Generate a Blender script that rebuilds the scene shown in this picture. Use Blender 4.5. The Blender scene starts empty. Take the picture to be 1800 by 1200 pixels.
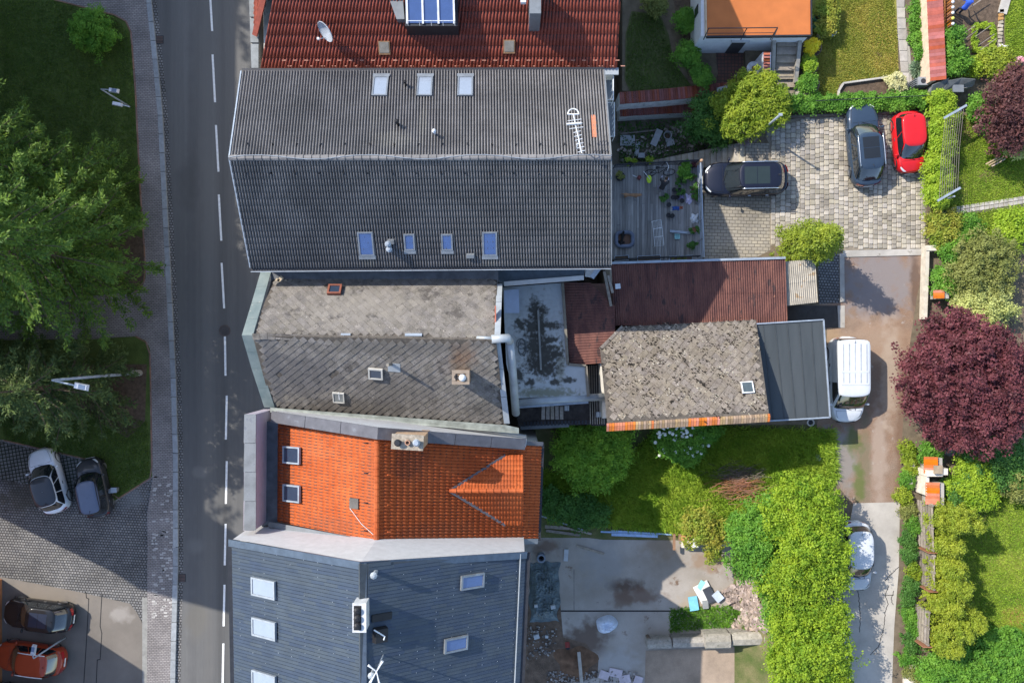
import bpy, math, random
import numpy as np
from mathutils import Vector, Matrix
R = random.Random(11)
rng = np.random.default_rng(5)
sc = bpy.context.scene
COL = sc.collection
H, F = 49.0, 1400.0          # camera height above the street, focal length in photo pixels
EL, AZ = math.radians(41), math.radians(33)

# ------------------------------------------------------------------ camera, sky, sun, exposure
cd = bpy.data.cameras.new('camera'); cam = bpy.data.objects.new('camera', cd); COL.objects.link(cam)
cd.lens = 28; cd.sensor_width = 36; cd.clip_end = 1000
cam.location = (0, 0, H); cam.rotation_euler = (0, 0, 0)
sc.camera = cam
w = bpy.data.worlds.new('World'); sc.world = w; w.use_nodes = True
nt = w.node_tree
sky = nt.nodes.new('ShaderNodeTexSky'); sky.sky_type = 'NISHITA'; sky.sun_disc = False
sky.sun_elevation = EL; sky.sun_rotation = math.radians(303); sky.altitude = 300
nt.links.new(sky.outputs[0], nt.nodes['Background'].inputs[0])
nt.nodes['Background'].inputs[1].default_value = 0.15
sl = bpy.data.lights.new('sun', 'SUN'); sl.energy = 3.2; sl.angle = math.radians(0.5); sl.color = (1.0, 0.93, 0.82)
so = bpy.data.objects.new('sun', sl); COL.objects.link(so)
SUN = Vector((math.cos(AZ) * math.cos(EL), -math.sin(AZ) * math.cos(EL), -math.sin(EL)))
so.rotation_euler = SUN.to_track_quat('-Z', 'Y').to_euler(); so.location = (-40, 30, 60)
sc.view_settings.view_transform = 'Standard'; sc.view_settings.look = 'None'
sc.view_settings.gamma = 1; sc.view_settings.exposure = 1.15
sc.render.engine = 'CYCLES'; sc.cycles.use_denoising = True
sc.cycles.max_bounces = 6; sc.cycles.caustics_reflective = False; sc.cycles.caustics_refractive = False

# ------------------------------------------------------------------ helpers
def P(px, py, z=0.0):
    d = H - z
    return Vector(((px - 900) * d / F, (600 - py) * d / F, z))
def PP(pts, z): return [P(a, b, z) for a, b in pts]
def hitp(px, py, o, n):
    c = Vector((0, 0, H)); d = P(px, py, 0) - c
    t = (o - c).dot(n) / d.dot(n)
    return c + d * t
def tag(o, label=None, cat=None, group=None, kind=None):
    if label: o['label'] = label
    if cat: o['category'] = cat
    if group: o['group'] = group
    if kind: o['kind'] = kind
    return o
def thing(name, label, cat, loc=(0, 0, 0), rz=0.0, group=None):
    o = bpy.data.objects.new(name, None); COL.objects.link(o)
    o.location = loc; o.rotation_euler = (0, 0, rz); o.empty_display_size = .2
    return tag(o, label, cat, group)
LOCAL = set()
def link(name, me, parent=None):
    o = bpy.data.objects.new(name, me); COL.objects.link(o)
    if parent is not None:
        o.parent = parent
        if parent.type == 'EMPTY' and parent.name not in LOCAL:
            o.location = -Vector(parent.location)      # vertices are given in world space
    return o
def mesh(name, v, f, m=None, parent=None, smooth=False):
    me = bpy.data.meshes.new(name); me.from_pydata([tuple(p) for p in v], [], f); me.update()
    if m: me.materials.append(m)
    if smooth: me.shade_smooth()
    return link(name, me, parent)
def npmesh(name, V, Q, m=None, parent=None, smooth=False):
    me = bpy.data.meshes.new(name)
    V = np.asarray(V, np.float32).reshape(-1, 3); Q = np.asarray(Q, np.int32); k = Q.shape[1]
    me.vertices.add(len(V)); me.vertices.foreach_set('co', V.ravel())
    me.loops.add(Q.size); me.loops.foreach_set('vertex_index', Q.ravel())
    me.polygons.add(len(Q)); me.polygons.foreach_set('loop_start', np.arange(0, Q.size, k, dtype=np.int32))
    me.polygons.foreach_set('loop_total', np.full(len(Q), k, np.int32))
    me.update(calc_edges=True)
    if m: me.materials.append(m)
    if smooth: me.shade_smooth()
    return link(name, me, parent)

class MB:
    def __init__(s): s.v = []; s.f = []
    def add(s, v, f):
        b = len(s.v); s.v += [Vector(p) for p in v]; s.f += [tuple(i + b for i in q) for q in f]; return s
    def obox(s, c, ax, ay, az, dx, dy, dz, top=1.0):
        c = Vector(c); o = []
        for k in (-.5, .5):
            t = top if k > 0 else 1
            for a, b in ((-.5, -.5), (.5, -.5), (.5, .5), (-.5, .5)):
                o.append(c + ax * (dx * a * t) + ay * (dy * b * t) + az * (dz * k))
        return s.add(o, [(3, 2, 1, 0), (4, 5, 6, 7), (0, 1, 5, 4), (1, 2, 6, 5), (2, 3, 7, 6), (3, 0, 4, 7)])
    def box(s, c, dx, dy, dz, rz=0, top=1.0):
        return s.obox(c, Vector((math.cos(rz), math.sin(rz), 0)), Vector((-math.sin(rz), math.cos(rz), 0)), Vector((0, 0, 1)), dx, dy, dz, top)
    def prism(s, poly, z0, z1):
        n = len(poly); a = sum(poly[i][0] * poly[(i + 1) % n][1] - poly[(i + 1) % n][0] * poly[i][1] for i in range(n))
        if a < 0: poly = poly[::-1]
        v = [(p[0], p[1], z0) for p in poly] + [(p[0], p[1], z1) for p in poly]
        return s.add(v, [tuple(range(n - 1, -1, -1)), tuple(range(n, 2 * n))] + [(i, (i + 1) % n, n + (i + 1) % n, n + i) for i in range(n)])
    def slab(s, pts, t):            # polygon in space, thickened downwards along its normal
        pts = [Vector(p) for p in pts]; n = len(pts)
        nn = (pts[1] - pts[0]).cross(pts[-1] - pts[0]).normalized()
        if nn.z < 0: pts = pts[::-1]; nn = -nn
        v = [p - nn * t for p in pts] + pts
        return s.add(v, [tuple(range(n - 1, -1, -1)), tuple(range(n, 2 * n))] + [(i, (i + 1) % n, n + (i + 1) % n, n + i) for i in range(n)])
    def tube(s, pts, r, n=8, caps=True):
        pts = [Vector(p) for p in pts]; m = len(pts); rs = r if isinstance(r, (list, tuple)) else [r] * m
        v = []; f = []
        for i, p in enumerate(pts):
            t = (pts[min(i + 1, m - 1)] - pts[max(i - 1, 0)]).normalized()
            a = t.cross(Vector((0, 0, 1)) if abs(t.z) < .9 else Vector((1, 0, 0))).normalized(); b = t.cross(a)
            for k in range(n):
                g = 2 * math.pi * k / n; v.append(p + (a * math.cos(g) + b * math.sin(g)) * rs[i])
        for i in range(m - 1):
            for k in range(n):
                f.append((i * n + k, (i + 1) * n + k, (i + 1) * n + (k + 1) % n, i * n + (k + 1) % n))
        if caps: f += [tuple(range(n)), tuple(range((m - 1) * n + n - 1, (m - 1) * n - 1, -1))]
        return s.add(v, f)
    def lathe(s, c, prof, n=16):    # prof: (radius, z)
        c = Vector(c); v = []; f = []
        for r, z in prof:
            for k in range(n):
                g = 2 * math.pi * k / n; v.append(c + Vector((r * math.cos(g), r * math.sin(g), z)))
        for i in range(len(prof) - 1):
            for k in range(n):
                f.append((i * n + k, i * n + (k + 1) % n, (i + 1) * n + (k + 1) % n, (i + 1) * n + k))
        f.append(tuple(range(n - 1, -1, -1))); e = (len(prof) - 1) * n; f.append(tuple(range(e, e + n)))
        return s.add(v, f)
    def ball(s, c, rx, ry=None, rz=None, n=10, m=6):
        ry = ry or rx; rz = rz or rx; c = Vector(c); v = [c + Vector((0, 0, -rz))]; f = []
        for i in range(1, m):
            t = -math.pi / 2 + math.pi * i / m
            for k in range(n):
                g = 2 * math.pi * k / n
                v.append(c + Vector((rx * math.cos(t) * math.cos(g), ry * math.cos(t) * math.sin(g), rz * math.sin(t))))
        v.append(c + Vector((0, 0, rz)))
        for k in range(n): f.append((0, 1 + (k + 1) % n, 1 + k))
        for i in range(m - 2):
            for k in range(n):
                a = 1 + i * n; f.append((a + k, a + (k + 1) % n, a + n + (k + 1) % n, a + n + k))
        e = len(v) - 1; a = 1 + (m - 2) * n
        for k in range(n): f.append((a + k, a + (k + 1) % n, e))
        return s.add(v, f)
    def grid(s, fn, nu, nv):
        v = [fn(i / nu, j / nv) for j in range(nv + 1) for i in range(nu + 1)]
        return s.add(v, [(j * (nu + 1) + i, j * (nu + 1) + i + 1, (j + 1) * (nu + 1) + i + 1, (j + 1) * (nu + 1) + i) for j in range(nv) for i in range(nu)])
    def build(s, name, m, parent=None, smooth=False):
        o = mesh(name, s.v, s.f, m, parent, smooth)
        return o

def inside(poly, x, y):
    x = np.asarray(x); y = np.asarray(y); r = np.zeros(x.shape, bool); n = len(poly)
    for i in range(n):
        x0, y0 = poly[i][0], poly[i][1]; x1, y1 = poly[(i + 1) % n][0], poly[(i + 1) % n][1]
        if y0 == y1: continue
        c = ((y0 > y) != (y1 > y)) & (x < (x1 - x0) * (y - y0) / (y1 - y0) + x0)
        r ^= c
    return r
def scatter(poly, n):
    a = np.array([(p[0], p[1]) for p in poly]); lo = a.min(0); hi = a.max(0); out = np.zeros((0, 2))
    while len(out) < n:
        q = rng.uniform(lo, hi, (n * 2, 2)); q = q[inside(poly, q[:, 0], q[:, 1])]
        out = np.vstack([out, q])
    return out[:n]

# ------------------------------------------------------------------ materials
def _n(nt, t, **kw):
    n = nt.nodes.new(t)
    for k, v in kw.items(): setattr(n, k, v)
    return n
MATS = {}
def M(name, c, rough=.8, c2=None, scale=3., var=.14, fine=.1, fscale=40., bump=0., bscale=60., metal=0., rnd=None, rv=.2,
      spec=.3, coat=0., spots=None, sscale=12., sth=.62, alpha=1., stretch=None):
    if name in MATS: return MATS[name]
    m = bpy.data.materials.new(name); m.use_nodes = True; nt = m.node_tree; b = nt.nodes['Principled BSDF']; L = nt.links.new
    geo = _n(nt, 'ShaderNodeNewGeometry'); pos = geo.outputs['Position']
    if stretch:
        mp = _n(nt, 'ShaderNodeMapping'); mp.inputs['Scale'].default_value = stretch; L(pos, mp.inputs[0]); pos2 = mp.outputs[0]
    else: pos2 = pos
    c = tuple(c); c2 = tuple(c2) if c2 else tuple(min(1, x * (1 + 2 * var)) for x in c)
    ca = tuple(x * (1 - var) for x in c)
    def noise(sc_, det=5, rg=.6, p=pos2):
        n = _n(nt, 'ShaderNodeTexNoise'); n.inputs['Scale'].default_value = sc_; n.inputs['Detail'].default_value = det; n.inputs['Roughness'].default_value = rg
        L(p, n.inputs['Vector']); return n.outputs[0]
    def ramp(i, a, b_):
        r = _n(nt, 'ShaderNodeMapRange'); r.inputs[1].default_value = a; r.inputs[2].default_value = b_; L(i, r.inputs[0]); return r.outputs[0]
    def mix(f, a, b_, mode='MIX'):
        x = _n(nt, 'ShaderNodeMix', data_type='RGBA', blend_type=mode)
        if isinstance(f, float): x.inputs[0].default_value = f
        else: L(f, x.inputs[0])
        for s_, q in ((x.inputs[6], a), (x.inputs[7], b_)):
            if isinstance(q, tuple): s_.default_value = (*q, 1)
            else: L(q, s_)
        return x.outputs[2]
    col = mix(ramp(noise(scale), .3, .7), ca, c2)
    if fine:
        col = mix(1.0, col, mix(ramp(noise(fscale, 3), .25, .75), (1 - fine,) * 3, (1 + fine,) * 3), 'MULTIPLY')
    if spots:
        for sp_c, s_s, s_t in ([(spots, sscale, sth)] if not isinstance(spots, list) else spots):
            col = mix(ramp(noise(s_s, 6, .65), s_t, s_t + .06), col, tuple(sp_c))
    if rnd:
        src = geo.outputs['Random Per Island'] if rnd == 'island' else _n(nt, 'ShaderNodeObjectInfo').outputs['Random']
        hsv = _n(nt, 'ShaderNodeHueSaturation'); mr = _n(nt, 'ShaderNodeMapRange'); mr.inputs[3].default_value = 1 - rv; mr.inputs[4].default_value = 1 + rv
        L(src, mr.inputs[0]); L(mr.outputs[0], hsv.inputs['Value']); L(col, hsv.inputs['Color'])
        wn = _n(nt, 'ShaderNodeTexWhiteNoise', noise_dimensions='1D'); L(src, wn.inputs[1])
        m2 = _n(nt, 'ShaderNodeMapRange'); m2.inputs[3].default_value = .49; m2.inputs[4].default_value = .51; L(wn.outputs[0], m2.inputs[0]); L(m2.outputs[0], hsv.inputs['Hue'])
        m3 = _n(nt, 'ShaderNodeMapRange'); m3.inputs[3].default_value = .8; m3.inputs[4].default_value = 1.15; L(wn.outputs[0], m3.inputs[0]); L(m3.outputs[0], hsv.inputs['Saturation'])
        col = hsv.outputs[0]
    L(col, b.inputs['Base Color'])
    b.inputs['Roughness'].default_value = rough; b.inputs['Metallic'].default_value = metal
    b.inputs['Specular IOR Level'].default_value = spec; b.inputs['Coat Weight'].default_value = coat; b.inputs['Coat Roughness'].default_value = .05
    if bump:
        bp = _n(nt, 'ShaderNodeBump'); bp.inputs['Strength'].default_value = 1; bp.inputs['Distance'].default_value = bump
        L(noise(bscale, 4, .6, pos), bp.inputs['Height']); L(bp.outputs[0], b.inputs['Normal'])
    MATS[name] = m; return m
def leafmat(name, c, c2, tr=.3, big=.68, bscale=1.3):
    if name in MATS: return MATS[name]
    m = bpy.data.materials.new(name); m.use_nodes = True; nt = m.node_tree; b = nt.nodes['Principled BSDF']; L = nt.links.new
    c = tuple(min(.8, q * 1.45) for q in c); c2 = tuple(min(.85, q * 1.45) for q in c2)
    geo = _n(nt, 'ShaderNodeNewGeometry')
    x = _n(nt, 'ShaderNodeMix', data_type='RGBA'); x.inputs[6].default_value = (*c, 1); x.inputs[7].default_value = (*c2, 1)
    n = _n(nt, 'ShaderNodeTexNoise'); n.inputs['Scale'].default_value = bscale; L(geo.outputs['Position'], n.inputs[0])
    a = _n(nt, 'ShaderNodeMath', operation='MULTIPLY_ADD'); a.inputs[1].default_value = 1 - big; L(geo.outputs['Random Per Island'], a.inputs[0])
    r = _n(nt, 'ShaderNodeMapRange'); r.inputs[1].default_value = .3; r.inputs[2].default_value = .7; r.inputs[4].default_value = big; L(n.outputs[0], r.inputs[0])
    L(r.outputs[0], a.inputs[2]); L(a.outputs[0], x.inputs[0]); L(x.outputs[2], b.inputs['Base Color'])
    b.inputs['Roughness'].default_value = .55; b.inputs['Specular IOR Level'].default_value = .25
    t = _n(nt, 'ShaderNodeBsdfTranslucent'); L(x.outputs[2], t.inputs[0])
    ms = _n(nt, 'ShaderNodeMixShader'); ms.inputs[0].default_value = tr
    L(b.outputs[0], ms.inputs[1]); L(t.outputs[0], ms.inputs[2]); L(ms.outputs[0], nt.nodes['Material Output'].inputs[0])
    MATS[name] = m; return m
def paver(name, c, c2, mortar, bw, bh, rough=.85, bump=.01, rot=0., mort=.012, off=.5, blotch=None):
    """small blocks too fine to build singly"""
    if name in MATS: return MATS[name]
    m = bpy.data.materials.new(name); m.use_nodes = True; nt = m.node_tree; b = nt.nodes['Principled BSDF']; L = nt.links.new
    geo = _n(nt, 'ShaderNodeNewGeometry'); mp = _n(nt, 'ShaderNodeMapping'); mp.inputs['Rotation'].default_value = (0, 0, rot)
    nz = _n(nt, 'ShaderNodeTexNoise'); nz.inputs['Scale'].default_value = 1.3; L(geo.outputs['Position'], nz.inputs[0])
    va = _n(nt, 'ShaderNodeVectorMath', operation='SCALE'); va.inputs[3].default_value = .06; L(nz.outputs[1], va.inputs[0])
    vb = _n(nt, 'ShaderNodeVectorMath', operation='ADD'); L(geo.outputs['Position'], vb.inputs[0]); L(va.outputs[0], vb.inputs[1])
    L(vb.outputs[0], mp.inputs[0])
    br = _n(nt, 'ShaderNodeTexBrick'); br.offset = off
    br.inputs['Color1'].default_value = (*c, 1); br.inputs['Color2'].default_value = (*c2, 1); br.inputs['Mortar'].default_value = (*mortar, 1)
    br.inputs['Scale'].default_value = 1; br.inputs['Brick Width'].default_value = bw; br.inputs['Row Height'].default_value = bh
    br.inputs['Mortar Size'].default_value = mort; br.inputs['Mortar Smooth'].default_value = .2; br.inputs['Bias'].default_value = 0
    L(mp.outputs[0], br.inputs[0])
    n2 = _n(nt, 'ShaderNodeTexNoise'); n2.inputs['Scale'].default_value = .6; n2.inputs['Detail'].default_value = 6; L(geo.outputs['Position'], n2.inputs[0])
    mr = _n(nt, 'ShaderNodeMapRange'); mr.inputs[1].default_value = .3; mr.inputs[2].default_value = .7; mr.inputs[3].default_value = .75; mr.inputs[4].default_value = 1.25; L(n2.outputs[0], mr.inputs[0])
    x = _n(nt, 'ShaderNodeMix', data_type='RGBA', blend_type='MULTIPLY'); x.inputs[0].default_value = 1
    L(br.outputs[0], x.inputs[6]); L(mr.outputs[0], x.inputs[7]); L(x.outputs[2], b.inputs['Base Color'])
    b.inputs['Roughness'].default_value = rough; b.inputs['Specular IOR Level'].default_value = .25
    bp = _n(nt, 'ShaderNodeBump'); bp.invert = True; bp.inputs['Distance'].default_value = bump; L(br.outputs[1], bp.inputs['Height']); L(bp.outputs[0], b.inputs['Normal'])
    MATS[name] = m; return m
def glassm(name, c, rough=.04):
    return M(name, c, rough, var=.05, fine=0, spec=.9, coat=.6)

WHITE = M('white_render', (.44, .445, .455), .9, var=.06, fine=.05, spots=(.45, .44, .42), sscale=5, sth=.66)
WALL = M('wall_render', (.55, .52, .46), .9, var=.08, bump=.004)
TRIM = M('grey_zinc', (.15, .165, .18), .55, metal=.1, var=.12, scale=2)
ZINC = M('light_zinc', (.30, .33, .355), .5, metal=.15, var=.12, scale=1.5, spots=(.2, .21, .2), sscale=4, sth=.66)
DARK = M('dark_metal', (.028, .03, .036), .5, metal=.3)
BLACK = M('black_plastic', (.015, .015, .017), .5)
CONC = M('concrete', (.32, .30, .27), .9, scale=.8, var=.22, bump=.006, spots=(.16, .14, .12), sscale=2.5, sth=.63)
WOODG = M('weathered_wood', (.23, .20, .17), .85, var=.2, scale=6, rnd='object', rv=.25)
STEELW = M('white_metal', (.58, .60, .62), .5)
STEELG = M('galvanised', (.27, .31, .36), .45, metal=.2)
BARK = M('bark', (.10, .075, .055), .95, var=.3, scale=9, bump=.02)

# ------------------------------------------------------------------ foliage
def leaves(name, C, D, N, Ln, Wd, m, parent=None, kind=None):
    C = np.asarray(C, float); n = len(C)
    D = D / (np.linalg.norm(D, axis=1, keepdims=True) + 1e-9)
    N = N - (N * D).sum(1, keepdims=True) * D; N = N / (np.linalg.norm(N, axis=1, keepdims=True) + 1e-9)
    B = np.cross(N, D); Ln = np.broadcast_to(np.asarray(Ln), (n,))[:, None]; Wd = np.broadcast_to(np.asarray(Wd), (n,))[:, None]
    a = C - D * Ln * .5; b = C + B * Wd * .5 + D * Ln * .05; c = C + D * Ln * .5 - N * Ln * .12; d = C - B * Wd * .5 + D * Ln * .05
    V = np.stack([a, b, c, d], 1).reshape(-1, 3)
    o = npmesh(name, V, np.arange(4 * n).reshape(-1, 4), m, parent)
    if kind: o['kind'] = kind
    return o
def unit(n): 
    v = rng.normal(size=(n, 3)); return v / np.linalg.norm(v, axis=1, keepdims=True)
def crown_pts(lumps, n, size, rc=.35, fill=.45, low=-.25):
    """lumps: (cx,cy,cz,rx,ry,rz); leaf clumps spread over and inside each lump"""
    lumps = np.array(lumps, float); wgt = lumps[:, 3] * lumps[:, 4] + (lumps[:, 3] + lumps[:, 4]) * lumps[:, 5] * .6; wgt /= wgt.sum()
    nc = max(8, int(n / 48)); li = rng.choice(len(lumps), nc, p=wgt); u = unit(nc); u[:, 2] = np.where(u[:, 2] < low, -u[:, 2], u[:, 2])
    rad = 1 - fill * rng.random(nc) ** 2; rad *= 1 + .16 * rng.normal(size=nc)
    cc = lumps[li, :3] + u * lumps[li, 3:] * rad[:, None]
    rcs = rc * rng.uniform(.5, 1.7, nc)
    k = rng.integers(0, nc, n); q = unit(n); q[:, 2] = np.abs(q[:, 2]) * .8 - .1
    C = cc[k] + q * (rcs[k] * rng.uniform(.35, 1.05, n))[:, None]
    N = q + np.array([0, 0, .75]) + .55 * rng.normal(size=(n, 3)) + .35 * u[k]
    D = unit(n) * np.array([1, 1, .45]) + q * .6
    L = size * rng.uniform(.5, 1.5, n)
    return C, D, N, L
def plant(name, label, cat, base, lumps, n, size, m, rc=.35, trunk=.06, group=None, wid=.62, fill=.45, stems=5, low=-.25, cname='crown'):
    base = Vector(base)
    t = thing(name, label, cat, base, group=group)
    C, D, N, L = crown_pts(lumps, int(n * 1.5), size * .78, rc, fill, low)
    C[:, 2] = np.maximum(C[:, 2], base.z + .03)
    leaves(cname, C, D, N, L, L * wid, m, t)
    b = MB(); tops = [Vector(l[:3]) for l in lumps]
    mid = sum(tops, Vector()) / len(tops); fork = base.lerp(mid, .45)
    b.tube([base - Vector((0, 0, .05)), base.lerp(fork, .5) + Vector((.03, .02, 0)), fork], [trunk, trunk * .8, trunk * .7], 7)
    b.build('trunk', BARK, t)
    for tp in tops[:stems]:
        lb = MB(); lb.tube([fork - (fork - base) * .15, fork.lerp(tp, .5) + Vector((0, 0, .08)), tp + Vector((0, 0, .1))], [trunk * .6, trunk * .4, trunk * .12], 5)
        lb.build('limb', BARK, t)
    return t
def lum(px, py, z, r, rz=None, ry=None):
    p = P(px, py, z); return (p.x, p.y, z, r, ry or r, rz or r)
def blades(name, poly, z, n, h, wd, m, label=None, cat='grass', lean=.55, parent=None, pts=None):
    q = scatter(poly, n) if pts is None else pts; n = len(q)
    D = rng.normal(size=(n, 3)) * lean; D[:, 2] = .6 + .4 * rng.random(n)
    D /= np.linalg.norm(D, axis=1, keepdims=True); L = h * rng.uniform(.5, 1.4, n)
    C = np.column_stack([q, np.full(n, z)]) + D * L[:, None] * .48
    N = unit(n) + np.array([0, 0, .5])
    o = leaves(name, C, D, N, L, wd * rng.uniform(.6, 1.4, n), m, parent)
    if parent is None: tag(o, label, cat, None, 'stuff')
    else: o['kind'] = 'stuff'
    return o

def stains_and_shade(m, items, nscale=1.7, amp=2.2):
    """items: (photo x, y, level, rx, ry in metres, colour, strength): stains with a shape of their own, real dirt and painted shade alike"""
    nt = m.node_tree; L = nt.links.new; b = nt.nodes['Principled BSDF']; src = b.inputs['Base Color'].links[0].from_socket
    geo = _n(nt, 'ShaderNodeNewGeometry'); nz = _n(nt, 'ShaderNodeTexNoise'); nz.inputs['Scale'].default_value = nscale; nz.inputs['Detail'].default_value = 6; L(geo.outputs['Position'], nz.inputs[0])
    for x, y, z, rx, ry, c, k in items:
        p_ = P(x, y, z); mp = _n(nt, 'ShaderNodeMapping', vector_type='POINT'); mp.inputs['Location'].default_value = (-p_.x / rx, -p_.y / ry, 0); mp.inputs['Scale'].default_value = (1 / rx, 1 / ry, 0); L(geo.outputs['Position'], mp.inputs[0])
        ln = _n(nt, 'ShaderNodeVectorMath', operation='LENGTH'); L(mp.outputs[0], ln.inputs[0])
        ad = _n(nt, 'ShaderNodeMath', operation='MULTIPLY_ADD'); ad.inputs[1].default_value = amp; L(nz.outputs[0], ad.inputs[0]); L(ln.outputs['Value'], ad.inputs[2])
        mr = _n(nt, 'ShaderNodeMapRange'); mr.inputs[1].default_value = 1.25 + amp / 2; mr.inputs[2].default_value = .55 + amp / 2; mr.inputs[3].default_value = 0; mr.inputs[4].default_value = k; L(ad.outputs[0], mr.inputs[0])
        mx = _n(nt, 'ShaderNodeMix', data_type='RGBA'); L(mr.outputs[0], mx.inputs[0]); L(src, mx.inputs[6]); mx.inputs[7].default_value = (*c, 1); src = mx.outputs[2]
    L(src, b.inputs['Base Color'])
# ------------------------------------------------------------------ the setting
def sm(t): t = max(0., min(1., t)); return t * t * (3 - 2 * t)
def hz(x, y):                      # back gardens climb from the builders' court up to the lane
    g = .45 + 2.5 * sm((x - 9) / 8.8); c = .32 + 2.63 * sm((x - 13.4) / 3.2)
    k = sm((y + 12.3) / 1.2); return c * (1 - k) + g * k
def flat(name, pts, z, m, parent=None):
    o = mesh(name, PP(pts, z), [tuple(range(len(pts)))], m, parent)
    if o.data.polygons[0].normal.z < 0: o.data.flip_normals()
    if parent is None: o['kind'] = 'structure'
    return o
def raised(name, pts, z0, z1, m, parent=None):
    b = MB(); b.prism([(p.x, p.y) for p in PP(pts, z1)], z0, z1); o = b.build(name, m, parent)
    if parent is None: o['kind'] = 'structure'
    return o
SOIL = M('soil', (.085, .06, .042), .95, scale=5, var=.3, bump=.03, bscale=25, spots=(.16, .13, .10), sscale=18, sth=.63)
EARTH = M('earth', (.12, .095, .065), .95, scale=2, var=.25, bump=.02, bscale=30)
GR_PARK = M('lawn_park', (.055, .085, .018), .9, c2=(.09, .13, .03), scale=1.2, fine=.35, fscale=25, bump=.03, bscale=22, spots=(.07, .06, .03), sscale=1.1, sth=.68)
GR_YEL = M('lawn_dry', (.10, .155, .02), .9, c2=(.30, .25, .055), scale=.55, fine=.3, fscale=22, bump=.025, bscale=22)
GR_GRN = M('lawn_green', (.07, .135, .016), .9, c2=(.19, .21, .035), scale=.45, fine=.3, fscale=22, bump=.025, bscale=22)
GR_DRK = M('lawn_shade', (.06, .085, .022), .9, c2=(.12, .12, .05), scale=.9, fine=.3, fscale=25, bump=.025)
ASPH = M('asphalt', (.098, .098, .098), .85, scale=.55, var=.2, fine=.12, fscale=60, bump=.003, stretch=(1.6, .03, 1))
ASPH2 = M('asphalt_patch', (.145, .13, .115), .9, scale=.35, var=.14, fine=.1, fscale=60, bump=.003)
SETT = paver('small_setts', (.21, .205, .20), (.14, .14, .145), (.035, .034, .032), .17, .16, mort=.022, bump=.012, rot=.06, off=.5)
SIDEW = paver('sidewalk_blocks', (.27, .25, .245), (.21, .195, .195), (.09, .082, .08), .21, .105, mort=.013, bump=.006, rot=.03)
GRIDP = paver('grid_pavers', (.17, .17, .165), (.13, .13, .128), (.02, .025, .015), .215, .215, mort=.03, bump=.015, rot=-.17, off=0)
PATHP = paver('yard_pavers', (.27, .24, .19), (.22, .20, .17), (.10, .09, .07), .33, .19, mort=.016, bump=.006, rot=.03)
BRICKP = paver('patio_bricks', (.13, .06, .045), (.085, .05, .042), (.05, .04, .035), .2, .2, mort=.02, bump=.008, off=.0)
GRAVEL = M('lane_gravel', (.25, .185, .14), .95, c2=(.215, .13, .085), scale=.9, fine=.3, fscale=18, bump=.02, bscale=30, spots=(.30, .27, .24), sscale=2.2, sth=.62)
LANEC = M('lane_concrete', (.35, .325, .29), .9, scale=.7, var=.14, bump=.004, spots=[((.24, .20, .16), 1.3, .66), ((.12, .10, .08), 14, .70)])
COURT = M('court_concrete', (.30, .265, .225), .9, c2=(.36, .33, .30), scale=.5, var=.2, bump=.004, spots=[((.15, .10, .07), .75, .63), ((.22, .20, .19), 3, .64)])
KERB = M('kerb_stone', (.24, .26, .28), .85, var=.12, scale=5, rnd='object', rv=.12)
LINE = M('road_paint', (.62, .63, .64), .8, var=.12, scale=6, spots=(.25, .25, .25), sscale=9, sth=.68)

o = mesh('ground', [(-160, -160, -.03), (160, -160, -.03), (160, 160, -.03), (-160, 160, -.03)], [(0, 1, 2, 3)], EARTH); o['kind'] = 'structure'
kerb = [(262, -60), (266, 0), (276, 95), (286, 200), (297, 420), (304, 560), (309, 660), (313, 800), (313, 1000), (309, 1150), (307, 1260)]
road = flat('road', [(a, b) for a, b in kerb] + [(470, 1260), (500, 600), (470, -60)], .002, ASPH)
for x, a, b in ((369, -20, 55), (374, 96, 180), (380, 220, 302), (385, 342, 423), (390, 462, 542), (394, 580, 660), (396, 695, 772), (396, 810, 885), (394, 920, 993), (392, 1027, 1100), (390, 1130, 1215)):
    t = {0: 2.2}.get(0) if b < 560 else (.6 if b < 700 else -.8)
    flat('lane_marking', [(x - t, a), (x + 3.6 - t, a), (x + 3.6 + t, b), (x + t, b)], .007, LINE, road)
left = [(a - 9, b) for a, b in kerb]
side = raised('sidewalk', left + [(258, 1260), (259, 1050), (259, 900), (268, 840), (200, 883), (180, 815), (5, 776), (-400, 700), (-400, -60)], -.2, .12, SIDEW)
def along(pts, step):
    out = []; acc = 0
    for (x0, y0), (x1, y1) in zip(pts, pts[1:]):
        l = math.hypot(x1 - x0, y1 - y0); s = step - acc if acc else 0
        while s < l: out.append((x0 + (x1 - x0) * s / l, y0 + (y1 - y0) * s / l)); s += step
        acc = l - (s - step)
    return out
kp = along(kerb, 33)
for (x0, y0), (x1, y1) in zip(kp, kp[1:]):       # kerb stones, one by one
    b = MB(); g = .5
    q = [(x0 - 9, y0 + g), (x0 - .5, y0 + g), (x1 - .5, y1 - g), (x1 - 9, y1 - g)]
    b.prism([(p.x, p.y) for p in PP(q, .13)], -.1, .132 + R.uniform(-.004, .004)); b.build('kerb_stone', KERB, side)
flat('gutter_setts', [(a - .2, b) for a, b in kerb] + [(a + 9, b) for a, b in kerb[::-1]], .006, SETT, road)
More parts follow.
